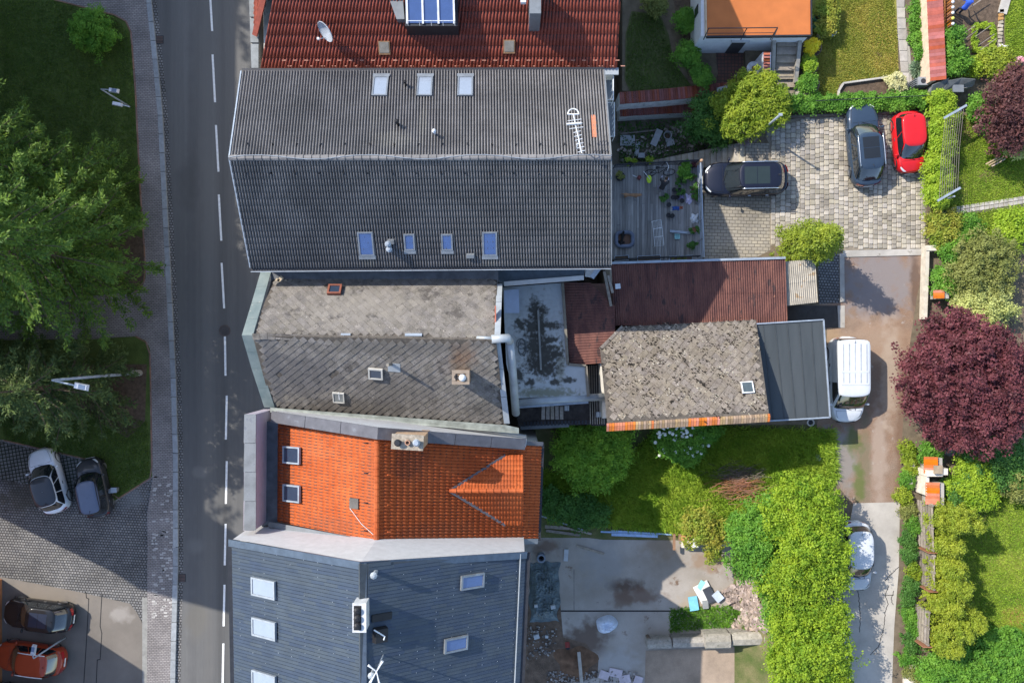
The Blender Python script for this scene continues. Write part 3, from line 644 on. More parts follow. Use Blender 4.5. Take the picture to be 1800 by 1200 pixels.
strip('gutter', [SW + Vector((0, -.1, -.05)), SE + Vector((0, -.1, -.05))], .2, .1, DARK, gh); strip('gutter', [NW + Vector((0, .1, -.05)), NE + Vector((0, .1, -.05))], .16, .1, DARK, gh)
strip('fascia', [SW + Vector((0, -.21, .0)), SE + Vector((0, -.21, .0))], .03, .06, STEELG, gh)
for x in (669, 747, 818): skylight(GN, x, 155, 27, 34, groof, PANEW)
for x, w_, h_ in ((644, 27, 42), (720, 19, 29), (786, 20, 29), (861, 26, 42)): skylight(GS, x + 0, 428 - (4 if w_ < 22 else 1), w_, h_, groof, PANEB)
for i in range(15):     # snow guards
    x = 437 + i * 42.7
    for sl, y in ((GN, 256), (GS, 303)):
        c = sl.hit(x - (3 if sl is GS else 0), y); b = MB(); b.obox(c + sl.n * .09, sl.ux, sl.vy, sl.n, .05, .16, .2, .35); b.build('snow_guard', DARK, groof)
def ventpipe(sl, px, py, h, r, m, parent, cowl=True, name='vent_pipe'):
    c = sl.hit(px, py); b = MB(); b.tube([c - Vector((0, 0, .1)), c + Vector((0, 0, h))], r, 8)
    if cowl: b.tube([c + Vector((0, 0, h)), c + Vector((0, 0, h + .03)), c + Vector((0, 0, h + .12))], [r, r * 1.7, r * .6], 8)
    return b.build(name, m, parent)
ventpipe(GN, 714, 150, .45, .06, BLACK, groof); ventpipe(GN, 700, 219, .5, .07, BLACK, groof); ventpipe(GN, 765, 236, .55, .06, STEELW, groof)
onslope(GN, 1044, 224, .2, 1.35, .1, M('orange_strip', (.42, .16, .09), .8), 'roof_strip', groof)
vb = onslope(GS, 688, 423, .35, .25, .22, TRIM, 'roof_vent', groof, .8)
for dx, dy in ((-1, 7), (1, 16)): ventpipe(GS, 687 + dx, 425 + dy, .7, .09, STEELG, vb, True, 'flue')
onslope(GS, 827, 447, .42, .2, .3, TRIM, 'roof_vent', groof, .85)
am = GN.hit(1013, 262); an = thing('roof_antenna', 'white comb antenna on a mast at the right end of the grey roof', 'antenna', am)
top = am + Vector((0, 0, 1.5)); b = MB(); b.tube([am, top], .03, 6); b.build('mast', STEELW, an)
b = MB(); a0 = top + Vector((-.25, 1.15, 0)); a1 = top + Vector((.12, -.55, 0)); b.tube([a0, a1], .025, 5)
for i in range(9):
    c = a0.lerp(a1, .15 + i * .1); wd = .16 if i > 2 else .3; b.tube([c + Vector((-wd, -.04, 0)), c + Vector((wd, .04, 0))], .016, 4)
b.build('boom', STEELW, an)
b = MB()
for i in range(9):
    g = i / 8 * math.pi; g2 = (i + 1) / 8 * math.pi
    if i < 8: b.tube([a0 + Vector((.24 * math.cos(g), .24 * math.sin(g), 0)), a0 + Vector((.24 * math.cos(g2), .24 * math.sin(g2), 0))], .03, 5)
b.tube([a0 + Vector((-.25, 0, 0)), a0 + Vector((.25, 0, 0))], .03, 5); b.tube([a0 + Vector((-.3, -.45, .05)), a0 + Vector((.34, -.4, .05))], .05, 5); b.build('reflector', STEELW, an)

# ---- red tiled house at the top
E0, E1 = P(458, 121, 9.5), P(1084, 119, 9.5); U0, U1 = Vector((E0.x + 2.9, 21.5, 13.4)), Vector((E1.x, 21.5, 13.4))
rh = thing('corner_house', 'house with red pantile roof, glazed dormer and chimney at the top', 'house', (E0.x + 8, 18, 0))
RS = Slope(E0, E1, U1, U0)
b = MB(); b.slab([E0, E1, U1, U0], .1); b.slab([U0, U1, U1 + Vector((0, 6, -4)), U0 + Vector((0, 6, -4))], .1); rroof = b.build('roof', UNDER, rh)
courses(RS, 17, 104, .06, .045, TILE_R, rroof, 6)
hb = P(455, 62, 9.5)   # west hip
WS = Slope(Vector((E0.x - .25, 27, 9.55)), Vector((E0.x - .25, E0.y + 1.6, 9.55)), U0 + Vector((0, 0, .03)), U0 + Vector((.0, 6, .03)))
b = MB(); b.slab([WS.A, WS.B, WS.C], .08); b.build('roof', UNDER, rh); courses(Slope(WS.A, WS.B, WS.B.lerp(WS.C, .999), WS.A.lerp(WS.D, .999)), 12, 50, .05, .04, TILE_R, rroof, 5, clip=None)
strip('hip_cap', [WS.B + Vector((0, 0, .06)), WS.C + Vector((0, 0, .06))], .26, .1, TILE_R, rroof)
b = MB(); b.prism([(E0.x + .1, E0.y - .2), (E1.x - .1, E1.y - .2), (E1.x - .1, 27), (E0.x + .1, 27)], 0, 9.3); b.build('wall', WALL, rh)
strip('gutter', [E0 + Vector((0, -.16, -.1)), E1 + Vector((.1, -.16, -.1))], .34, .1, ZINC, rh)
ps = [(437, -20), (455, -20), (456, 120), (443, 122)]
b = MB(); b.prism([(p.x, p.y) for p in PP(ps, 9.3)], 8.6, 9.3); cor = b.build('cornice', CONC, rh)
for i in range(4):
    y = -12 + i * 45; q = [(437.5 + i * 1.6, y), (454.5, y), (454.5, y + 42), (439 + i * 1.6, y + 42)]
    b = MB(); b.prism([(p.x, p.y) for p in PP(q, 9.4)], 9.3, 9.42); b.build('cornice_slab', M('cornice_stone', (.19, .20, .20), .85, rnd='object', rv=.08), cor)
dg = [(710, 50), (806, 50), (802, -60), (708, -60)]
dz = 11.35; b = MB(); b.prism([(p.x, p.y) for p in PP([(712, 46), (804, 46), (804, -90), (712, -90)], dz)], 9.9, dz); dorm = b.build('dormer', DARK, rh)
for i in range(3):
    x0, x1 = 717 + i * 27.5, 717 + (i + 1) * 27.5 - 2
    b = MB(); b.slab([P(x0, 41, dz + .04), P(x1, 41, dz + .04), P(x1 - 3, -60, dz + .7), P(x0 - 3, -60, dz + .7)], .03); b.build('pane', PANEB, dorm)
for i in range(4):
    x0 = 716 + i * 27.5; strip('glazing_bar', [P(x0, 42, dz + .06), P(x0 - 3, -60, dz + .72)], .09, .06, STEELW, dorm)
b = MB(); q0, q1 = P(716, 37, dz + .35), P(799, 37, dz + .35); b.tube([q0, q1], .018, 5)
for k in range(5): c = q0.lerp(q1, k / 4); b.tube([c, c - Vector((0, .1, .33))], .014, 4)
b.build('rail', STEELW, dorm)
sc_ = [(683, -5), (708, -5), (711, 34), (697, 34)]; b = MB(); b.prism([(p.x, p.y) for p in PP(sc_, 10.9)], 9.8, 10.9); b.build('dormer_cheek', TRIM, rh)
ch = P(941, 20, 12.4); b = MB(); b.box((ch.x, ch.y + .7, 11.2), .52, 1.6, 2.4); chm = b.build('chimney', TRIM, rh)
b = MB(); b.box((ch.x, ch.y + 1.1, 12.46), .62, .9, .14); b.build('chimney_cap', M('cap_stone', (.33, .25, .17), .9), chm)
b = MB(); b.lathe((ch.x, ch.y + .95, 12.5), [(.15, 0), (.15, .3), (.1, .3), (.1, .05)], 12); b.build('flue', M('clay', (.32, .18, .12), .8), chm)
b = MB(); b.box((ch.x - .55, ch.y + .55, 12.2), .25, .2, .25); b.build('bracket', STEELW, chm)
for i, (x, y) in enumerate(((676, 84), (895, 82))):
    f = onslope(RS, x, y, .56, .62, .16, M('hatch_frame', (.22, .13, .07), .7), 'roof_hatch', rroof); onslope(RS, x, y - 1, .46, .5, .02, M('hatch_lid', (.17, .16, .14), .5), 'lid', f, 1, .161)
for i in range(31):
    for y, k in ((106, 0), (116, .5)):
        onslope(RS, 500 + (i + k) * 19.5, y, .2, .035, .08, M('guard_clay', (.5, .25, .18), .7), 'snow_guard', rroof)
def dish(name, label, p, r, aim, m, arm, parent=None, pole=1.0):
    t = thing(name, label, 'satellite dish', p); aim = Vector(aim).normalized(); c = p + Vector((0, 0, pole))
    ax = aim.cross(Vector((0, 0, 1))).normalized(); ay = ax.cross(aim)
    b = MB(); b.grid(lambda u, v: c + (ax * math.cos(u * 2 * math.pi) + ay * math.sin(u * 2 * math.pi) * 1.1) * r * v + aim * (.28 * r * v * v), 20, 5); b.build('reflector', m, t, True)
    b = MB(); rim = [c + (ax * math.cos(k / 20 * 2 * math.pi) + ay * math.sin(k / 20 * 2 * math.pi) * 1.1) * r + aim * .28 * r for k in range(21)]; b.tube(rim, .02, 5); b.build('rim', m, t)
    b = MB(); b.tube([c - ay * r + aim * .25 * r, c - ay * r * .35 + aim * r * 1.15], .02, 5); b.box(c - ay * r * .35 + aim * r * 1.15, .1, .1, .14); b.build('feed_arm', arm, t)
    b = MB(); b.tube([p - Vector((0, 0, .1)), c - aim * .05], .03, 6); b.build('mast', STEELG, t); return t
dish('satellite_dish', 'white satellite dish on the red tiled roof', RS.hit(583, 66), .5, (-.68, -.66, .32), M('dish_grey', (.34, .37, .41), .5), STEELW, pole=.9)

# ---- orange tiled house
OZ = (9.7, 12.3, 8.3)
OL0, OL1 = P(489, 742, OZ[0]), P(488, 916, OZ[0]); OR0, OR1 = P(663, 766, OZ[1]), P(662, 951, OZ[1]); OE0, OE1 = P(951, 784, OZ[2]), P(945, 946, OZ[2])
oh = thing('townhouse', 'house with bright orange tiled roof and street parapet', 'house', ((OR0 + OR1) / 2).to_2d().to_3d())
OWs, OEs = Slope(OL0, OL1, OR1, OR0), Slope(OE1, OE0, OR0, OR1)
b = MB(); b.slab(OWs.quad(), .1); b.slab(OEs.quad(), .1); oroof = b.build('roof', UNDER, oh)
courses(OWs, 17, 33, .022, .012, TILE_O, oroof, 6, jit=.002); courses(OEs, 28, 31, .05, .05, TILE_O, oroof, 6)
for i in range(16):
    a = OR0.lerp(OR1, i / 16); c = OR0.lerp(OR1, (i + .97) / 16); b = MB(); b.tube([a + Vector((0, 0, .02)), c + Vector((0, 0, .04))], [.13, .15], 10); b.build('ridge_tile', TILE_O, oroof)
b = MB()
foot = [P(466, 735, OZ[0]), OR0, P(948, 786, OZ[2]), P(943, 944, OZ[2]), OR1, P(464, 925, OZ[0])]
b.prism([(p.x, p.y) for p in foot], 0, 8.0); b.build('wall', WALL, oh)
# north firewall: white face with dark coping along it
w0, w1, w2 = P(478, 724, 10.3), P(666, 753, 12.8), P(926, 773, 9.2)
def firewall(name, pts, th, ztops, z0, m, cop, copw, parent, dirn):
    b = MB(); 
    for a, c in zip(pts, pts[1:]):
        d = Vector((c.x - a.x, c.y - a.y, 0)).normalized(); s = Vector((-d.y, d.x, 0)) * dirn
        v = [Vector((a.x, a.y, z0)), Vector((c.x, c.y, z0)), c, a]; v2 = [p + s * th for p in v]
        b.add(v + v2, [(0, 1, 2, 3), (7, 6, 5, 4), (3, 2, 6, 7), (0, 4, 5, 1), (0, 3, 7, 4), (1, 5, 6, 2)])
    o = b.build(name, m, parent)
    for a, c in zip(pts, pts[1:]):
        d = Vector((c.x - a.x, c.y - a.y, 0)).normalized(); s = Vector((-d.y, d.x, 0)) * dirn
        k = max(1, round((c - a).length / 1.9))
        for i in range(k):
            p, q = a.lerp(c, i / k), a.lerp(c, (i + .985) / k); bb = MB(); e = s * (copw - .06); f = -s * .06
            bb.slab([p + f + Vector((0, 0, .09)), q + f + Vector((0, 0, .09)), q + e + Vector((0, 0, .05)), p + e + Vector((0, 0, .05))], .06); bb.build('coping', cop, o)
    return o
COPD = M('coping_dark', (.10, .10, .112), .5, metal=.25, var=.15, scale=2, spots=(.16, .17, .19), sscale=2, sth=.62)
firewall('firewall', [w0, w1, w2], .35, None, 7, WHITE, COPD, .55, oh, -1)
# south edge flashing
strip('edge_flashing', [OL1 + Vector((-.4, -.12, .06)), OR1 + Vector((0, -.12, .06)), OE1 + Vector((0, -.12, .06))], .26, .08, TRIM, oh)
strip('gutter', [OE0 + Vector((.08, .1, -.02)), OE1 + Vector((.08, -.1, -.02))], .16, .1, DARK, oh)
strip('verge_flashing', [OE0 + Vector((.1, .12, .05)), OR0 + Vector((0, .12, .05))], .2, .06, COPD, oh)
pz = 11.3
q = [(430, 728), (449, 728), (447, 932), (428, 932)]; b = MB(); b.prism([(p.x, p.y) for p in PP(q, pz)], 8.4, pz); par = b.build('street_parapet', M('lilac_render', (.40, .36, .42), .9, var=.05), oh)
for i in range(4):
    y0, y1 = 728 + i * 51, 728 + (i + 1) * 51 - .7; qq = [(429.5, y0), (450, y0), (449.5, y1), (428.5, y1)]
    b = MB(); b.prism([(p.x, p.y) for p in PP(qq, pz + .06)], pz, pz + .07); b.build('coping', M('parapet_cap', (.15, .16, .17), .7, var=.15, scale=2, spots=(.14, .15, .17), sscale=2, sth=.6), par)
q = [(462, 740), (489, 741), (488, 917), (460, 926)]; b = MB(); b.prism([(p.x, p.y) for p in PP(q, 9.5)], 9.1, 9.5); b.build('valley_gutter', M('valley_lead', (.085, .10, .12), .5, metal=.3, var=.25, scale=2), oh)
for x, y, pm in ((516, 799, PANE), (516, 866, PANE)): skylight(OWs, x, y, 29, 30, oroof, pm, STEELG, .14, False, .075)
onslope(OWs, 624, 884, .48, .5, .1, M('roof_hatch_dark', (.09, .085, .08), .6), 'roof_hatch', oroof)
for y in (778, 831, 883, 932):
    onslope(OWs, 644, y, .06, .3, .1, DARK, 'roof_hook', oroof, .4); onslope(OEs, 684, y + 2, .2, .3, .06, TILE_O, 'roof_hook', oroof, .5)
b = MB(); b.tube([OWs.hit(615, 893, .1), OWs.hit(635, 920, .08), OWs.hit(656, 939, .08)], .012, 4); b.build('cable', STEELW, oroof)
cc = P(717, 777, 13.7); b = MB(); b.box((cc.x + .0, cc.y, 12.3), 1.36, .55, 2.6, -.06); och = b.build('chimney', M('chimney_brick', (.36, .24, .15), .9, var=.2, spots=(.2, .18, .16), sscale=7, sth=.6), oh)
b = MB(); b.box((cc.x - .02, cc.y, 13.65), 1.42, .68, .12, -.06); b.build('chimney_cap', M('cap_mossy', (.24, .21, .17), .95, scale=6, var=.3, spots=(.42, .4, .34), sscale=9, sth=.6), och)
for dx, m_ in ((-.42, DARK), (0, M('clay', (.32, .18, .12), .8)), (.4, STEELG)):
    b = MB(); b.lathe((cc.x + dx, cc.y, 13.68), [(.13, 0), (.13, .22), (.17, .24), (.1, .34)] if dx else [(.12, 0), (.12, .2), (.08, .2), (.08, 0)], 10); b.build('flue', m_, och)
# dormer on the garden side
dr0 = OEs.hit(790, 862); dr1 = P(920, 862, dr0.z); dr1.y = dr0.y; ve0 = OEs.hit(887, 804); ve1 = OEs.hit(887, 921)
g0, g1 = P(921, 800, ve0.z), P(921, 922, ve1.z); g0.x = g1.x = dr1.x
ve0.y = g0.y; ve1.y = g1.y
b = MB(); b.slab([p_ - Vector((0, 0, .05)) for p_ in (ve0, g0, dr1, dr0)], .05); b.slab([p_ - Vector((0, 0, .05)) for p_ in (dr0, dr1, g1, ve1)], .05); drm = b.build('dormer', UNDER, oh)
b = MB(); b.add([g0 + Vector((-.1, .0, -1.2)), g1 + Vector((-.1, 0, -1.2)), g1 + Vector((-.1, 0, -.08)), dr1 + Vector((-.1, 0, -.08)), g0 + Vector((-.1, 0, -.08))], [(0, 1, 2, 3, 4)]); b.build('gable', WHITE, drm)
for (e, a, d_, flip) in ((ve0, g0, dr0, 0), (ve1, g1, dr0, 1)):
    L0, L1 = (e + (d_ - dr0), a) if not flip else (a, e)
    A, B = (a, Vector((dr0.x, a.y, a.z))) if not flip else (Vector((dr0.x, a.y, a.z)), a)
    C, D = (dr0, dr1) if not flip else (dr1, dr0)
    s2 = Slope(A, B, C, D); tri = [s2.to2(p) for p in (e, a, dr1, dr0)]
    courses(s2, 7, 23, .03, .03, TILE_O, drm, 5, clip=lambda x, y, tri=tri: bool(inside(tri, np.array([x]), np.array([y]))[0]))
for i in range(10):
    a = dr0.lerp(dr1, i / 10); c = dr0.lerp(dr1, (i + .97) / 10); b = MB(); b.tube([a + Vector((0, 0, .02)), c + Vector((0, 0, .04))], [.1, .12], 8); b.build('ridge_tile', TILE_O, drm)
for e in (ve0, ve1): strip('valley', [dr0 + OEs.n * .07, e + OEs.n * .07], .16, .03, COPD, oh, OEs.n)

# ---- blue-grey metal roofed house
BL0, BL1 = P(408, 949, 12.0), P(414, 1290, 12.0); BR0, BR1 = P(634, 989, 16.2), P(634, 1290, 16.2); BE0, BE1 = P(924, 971, 11.6), P(909, 1290, 11.6)
bh = thing('townhouse', 'house with blue grey metal panel roof and white three flue chimney', 'house', Vector((BR0.x, BR1.y + 5, 0)))
BW, BE = Slope(BL0, BL1, BR1, BR0), Slope(BE1, BE0, BR0, BR1)
b = MB(); b.slab(BW.quad(), .1); b.slab(BE.quad(), .1); broof = b.build('roof', M('panel_gap', (.05, .06, .07), .6), bh)
PAN = M('metal_panel', (.043, .060, .085), .55, scale=1.5, var=.08, rnd='object', rv=.015, fine=.03, spec=.25); PANI = M('metal_panel_far', (.043, .060, .085), .55, scale=1.5, var=.08, rnd='island', rv=.015, fine=.03, spec=.25)
def panels(sl, nobj, pw, pl, m, mi, parent):
    """long panels in rows: rows run down the slope, each panel pl long and pw wide"""
    Lx = (sl.B - sl.A).length; Ly = (sl.D - sl.A).dot(sl.vy); cs = []
    quad2 = [sl.to2(p_) for p_ in sl.quad()]; ny = int(Lx / pw) + 8
    for i in range(-8, ny):
        y = -R.random() * pl
        while y < Ly:
            a, c = max(0, y), min(Ly, y + pl)
            if c - a > .05 and inside(quad2, np.array([(i + .5) * pw]), np.array([(a + c) / 2]))[0]: cs.append((i * pw, a, c))
            y += pl
    cs.sort(key=lambda t: -(t[2] - t[1]) * 10 - (1 if sl.from2(t[0], t[1]).y > -20.5 else 0)); big = MB()
    for j, (x, a, c) in enumerate(cs):
        b = MB() if j < nobj else big; t = .02; g = .004
        v = [sl.from2(x + g, a + .001, t + .016), sl.from2(x + pw - g, a + .001, t), sl.from2(x + pw - g, c - .001, t - .001), sl.from2(x + g, c - .001, t + .015)]
        w_ = [sl.from2(x + g, a + g, 0), sl.from2(x + pw - g, a + g, 0), sl.from2(x + pw - g, c - g, 0), sl.from2(x + g, c - g, 0)]
        b.add(w_ + v, [(4, 5, 6, 7), (0, 1, 5, 4), (1, 2, 6, 5), (2, 3, 7, 6), (3, 0, 4, 7)])
        if j < nobj: b.build('panel', m, parent)
    if big.v: o = big.build('panels', mi, parent); o['kind'] = 'stuff'
panels(BW, 150, .155, .78, PAN, PANI, broof); panels(BE, 150, .155, .78, PAN, PANI, broof)
SCREW = M('screw', (.6, .62, .65), .4, metal=.6); b = MB()
for sl in (BW, BE):
    Lx = (sl.B - sl.A).length; Ly = (sl.D - sl.A).dot(sl.vy)
    for i in range(int(Lx / .31)):
        for j in range(9): 
            if R.random() < .4: b.obox(sl.from2(i * .31 + .3, .5 + j * Ly / 9.5, .035), sl.ux, sl.vy, sl.n, .022, .022, .01)
o = b.build('roof_screws', SCREW, broof); o['kind'] = 'stuff'
b = MB(); b.prism([(p.x, p.y) for p in (BL0 + Vector((.4, -.1, 0)), BE0 + Vector((-.25, -.1, 0)), BE1 + Vector((-.25, 0, 0)), BL1 + Vector((.4, 0, 0)))], 0, 11.3); b.build('wall', WALL, bh)
wl, wr, we = BL0 + Vector((.0, .02, -.12)), BR0 + Vector((0, .02, -.12)), BE0 + Vector((-.05, .02, -.12))
b = MB(); b.add([Vector((wl.x, wl.y, 7)), Vector((wr.x, wr.y, 7)), Vector((we.x, we.y, 7)), we, wr, wl], [(0, 1, 4, 5), (1, 2, 3, 4)])
b.add([Vector((p.x, p.y - .3, p.z)) for p in (Vector((wl.x, wl.y, 7)), Vector((wr.x, wr.y, 7)), Vector((we.x, we.y, 7)), we, wr, wl)], [(5, 4, 1, 0), (4, 3, 2, 1)]); b.build('gable_wall', WHITE, bh)
strip('verge', [BL0 + Vector((-.1, -.08, .14)), BR0 + Vector((0, -.08, .1))], .32, .06, M('verge_metal', (.075, .10, .135), .4, metal=.4), bh); strip('verge', [BR0 + Vector((0, -.08, .1)), BE0 + Vector((.05, -.08, .1))], .32, .06, M('verge_metal', (.075, .10, .135), .4, metal=.4), bh)
strip('ridge_cap', [BR0 + Vector((.1, 0, .02)), BR1 + Vector((.1, 0, .02))], .3, .06, M('verge_metal', (.075, .10, .135), .4), bh)
strip('gutter', [BL0 + Vector((-.1, 0, -.05)), BL1 + Vector((-.1, 0, -.05))], .2, .12, DARK, bh); strip('gutter', [BE0 + Vector((.12, 0, -.05)), BE1 + Vector((.12, 0, -.05))], .22, .12, DARK, bh)
b = MB(); b.tube([BE.pt(0, .045, .12), BE.pt(1, .045, .12)], .03, 6); b.build('snow_rail', ZINC, bh)
SKW = M('skylight_grey', (.3, .33, .36), .4, metal=.4)
for x, y in ((467, 1032), (468, 1103), (468, 1196)): skylight(BW, x, y, 41, 32, broof, PANEW, SKW, .12, False, .08)
for x, y in ((828, 1020), (799, 1130)): skylight(BE, x, y, 40, 25, broof, PANEB, SKYF, .12, False, .08)
cb = P(629, 1086, 17.0); b = MB(); b.box((cb.x + .05, cb.y, 15.9), .52, 1.12, 2.0); bch = b.build('chimney', M('white_brick', (.42, .43, .44), .8), bh)
b = MB(); b.box((cb.x + .05, cb.y, 16.93), .56, 1.18, .06); b.build('chimney_cap', M('white_cap', (.45, .46, .47), .6), bch)
b = MB(); b.box((cb.x - .02, cb.y, 16.965), .30, .98, .02); b.build('flue_plate', BLACK, bch)
for k in (-.31, 0, .31):
    b = MB(); b.lathe((cb.x - .02, cb.y + k, 16.97), [(.1, 0), (.1, .12), (.14, .13), (.05, .2)], 10); b.build('flue', BLACK, bch)
for x, y in ((661, 1004), (657, 1177)): ventpipe(BE, x, y, .55, .09, ZINC, broof)
onslope(BE, 670, 1083, .3, .9, .1, BLACK, 'roof_hatch', broof); 
t = thing('roof_fan_unit', 'black box with bent pipe beside the white chimney', 'vent', BE.hit(666, 1113))
onslope(BE, 666, 1113, .62, .6, .3, BLACK, 'housing', t, .9); c = BE.hit(666, 1113, .34)
b = MB(); b.tube([c + Vector((-.2, .15, 0)), c + Vector((.05, .05, .1)), c + Vector((.25, -.1, .05)), c + Vector((.2, -.25, 0))], .03, 6); b.build('pipe', STEELW, t)
am = BE.hit(674, 1150); an = thing('roof_antenna', 'star shaped white antenna on a mast on the blue roof', 'antenna', am); tp = am + Vector((0, 0, 1.7))
b = MB(); b.tube([am, tp], .03, 6); b.build('mast', STEELG, an)
for ang, l in ((60, .5), (140, .42), (240, .5), (285, .55)):
    g = math.radians(ang); b = MB(); d = Vector((math.cos(g), math.sin(g), .1)); b.tube([tp, tp + d * l * .6, tp + d * l], [.02, .03, .055], 6); b.build('arm', STEELW, an)
for m_ in (SLATE, SLATEI): stains_and_shade(m_, [(540, 660, 10, 1.8, 1.3, (.075, .072, .075), .6), (620, 720, 9.5, 3.0, .5, (.07, .06, .05), .65), (690, 690, 10, 2.2, 1.0, (.08, .074, .07), .55), (480, 640, 10.5, .5, 1.8, (.08, .08, .085), .6), (815, 625, 11, .6, .7, (.17, .10, .06), .6), (700, 610, 11.2, 4, .35, (.09, .083, .075), .6), (850, 720, 9.5, .9, .5, (.075, .068, .06), .6), (640, 540, 10, 2.5, .8, (.24, .22, .19), .4)], 2.2)  # old stains; the left ones paint the trees' shadow on the south slope
# ---- old slate house between the grey and the orange one
s = thing('townhouse', 'old house with diamond slate roof and verdigris street edge', 'house', (-4, 0, 0))
NWs, NEs, SWs, SEs = P(481, 482, 9.0), P(874, 482, 9.0), P(478, 716, 9.0), P(889, 748, 9.0)
RWs, REs = P(444, 590, 11.6), P(872, 598, 11.6)
walls(s, [SWs, SEs, NEs, NWs], [RWs, REs], WALL)
SS, SN = Slope(SWs, SEs, REs, RWs), Slope(NEs, NWs, RWs, REs)
b = MB(); b.slab(SS.quad(), .1); b.slab(SN.quad(), .1); sroof = b.build('roof', UNDERS, s)
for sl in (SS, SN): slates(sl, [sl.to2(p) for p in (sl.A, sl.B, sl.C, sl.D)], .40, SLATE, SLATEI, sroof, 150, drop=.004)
n = 32
for i in range(n):
    a = RWs.lerp(REs, i / n); c = RWs.lerp(REs, (i + .94) / n); dn = Vector((0, -.17, -.075)); b = MB(); j = R.uniform(-.02, .02)
    b.slab([a + Vector((0, .1, .05)), c + Vector((0, .1, .05)), c + dn + Vector((0, j, .06)), a + dn + Vector((0, j, .06))], .03); b.build('ridge_slate', SLATE, sroof)
# verdigris edge along the street
ed = [P(468, 476, 9.2), P(452, 532, 10.2), P(435, 589, 11.5), P(452, 648, 10.3), P(474, 716, 9.1)]
for a, c in zip(ed, ed[1:]):
    for k in range(2):
        p, q = a.lerp(c, k / 2), a.lerp(c, (k + .99) / 2); b = MB(); b.slab([p + Vector((-.27, 0, 0)), q + Vector((-.27, 0, 0)), q + Vector((.27, 0, .05)), p + Vector((.27, 0, .05))], .06); b.build('edge_metal', COPPER, s)
# north valley: bitumen strip, with rubbish
b = MB(); b.slab([P(476, 478, 9.25), P(476, 504, 9.22), P(876, 506, 9.22), P(876, 470, 9.25)], .05); val = b.build('valley_strip', M('bitumen_strip', (.10, .105, .115), .7, var=.2, scale=2, spots=(.03, .03, .03), sscale=7, sth=.68), s)
for k, (x, y, g) in enumerate(((492, 492, .9), (497, 498, .4), (485, 500, 1.2))):
    b = MB(); b.box(P(x, y, 9.32), R.uniform(.35, .7), .2, .02, g); b.build('debris_board', M('broken_board', (.42, .34, .24), .9), val)
b = MB(); b.slab([P(475, 716, 9.35), P(890, 747, 9.35), P(912, 752, 9.2), P(912, 762, 9.2), P(475, 724, 9.35)], .05); b.build('south_gutter', M('old_gutter', (.22, .24, .22), .6, var=.25, scale=2, spots=(.3, .2, .08), sscale=3, sth=.68), s)
# east verge coping
vp = [P(878, 499, 9.35), P(874, 598, 11.8), P(891, 745, 9.3)]
for a, c in zip(vp, vp[1:]):
    for k in range(3):
        p, q = a.lerp(c, k / 3), a.lerp(c, (k + .985) / 3); b = MB(); b.slab([p + Vector((-.14, 0, 0)), q + Vector((-.14, 0, 0)), q + Vector((.14, 0, 0)), p + Vector((.14, 0, 0))], .08); b.build('verge_coping', ZINC, s)
pv = P(898, 597, 10.6); b = MB(); b.tube([P(864, 596, 12.0), P(893, 594, 11.9), P(896, 600, 11.5)], .2, 12); b.tube([P(896, 600, 11.5), P(900, 640, 10.4), P(907, 727, 8.2)], .2, 12); b.build('duct', ZINC, s, True)
b = MB(); b.tube([P(838, 594, 11.85), P(866, 595, 11.95)], .1, 10); b.build('duct', ZINC, s, True)
skylight(SN, 589, 512, 24, 16, sroof, PANE, M('rust_frame', (.20, .07, .045), .7), .14, False, .09); skylight(SS, 661, 654, 25, 18, sroof, PANE, M('bleached_frame', (.40, .39, .36), .7), .12, False, .07)
skylight(SS, 596, 696, 20, 17, sroof, M('dusty_pane', (.16, .17, .17), .3), M('bleached_frame', (.40, .39, .36), .7), .1, False, .05); 
b = MB(); c = SS.hit(596, 696, .13); b.obox(c, SS.ux, SS.vy, SS.n, .04, .45, .04); b.build('glazing_bar', STEELW, sroof)
c = SS.hit(814, 660); b = MB(); b.box((c.x, c.y, 11.3), .72, .6, 2.4); k_ = b.build('chimney', M('chimney_brick2', (.22, .15, .10), .9, var=.25), s)
for ox, oy, dx, dy in ((0, .25, .8, .16), (0, -.25, .8, .16), (-.32, 0, .16, .36), (.32, 0, .16, .36)):
    b = MB(); b.box((c.x + ox, c.y + oy, 12.54), dx, dy, .08); b.build('chimney_rim', M('rim_stone', (.22, .175, .135), .9), k_)
b = MB(); b.ball((c.x + .08, c.y - .02, 12.58), .17, n=12, m=8); b.build('cowl', STEELW, k_, True)
b = MB(); b.lathe((c.x - .2, c.y + .02, 12.45), [(.1, 0), (.1, .15), (.07, .15), (.07, 0)], 10); b.build('flue', DARK, k_)
ventpipe(SS, 688, 640, 1.2, .075, M('pipe_old', (.2, .18, .15), .8), sroof, False)
onslope(SS, 693, 645, .6, .5, .05, ZINC, 'patch', sroof); onslope(SS, 812, 668, .7, .25, .06, ZINC, 'patch', sroof)
for x, w_ in ((608, .45), (727, .8)): onslope(SN, x, 590, w_, .16, .09, STEELG, 'ridge_clip', sroof)
b = MB(); b.box(P(871, 558, 10.9), .06, 1.1, .3); b.build('verge_brick', M('verge_red', (.35, .12, .08), .8), s)

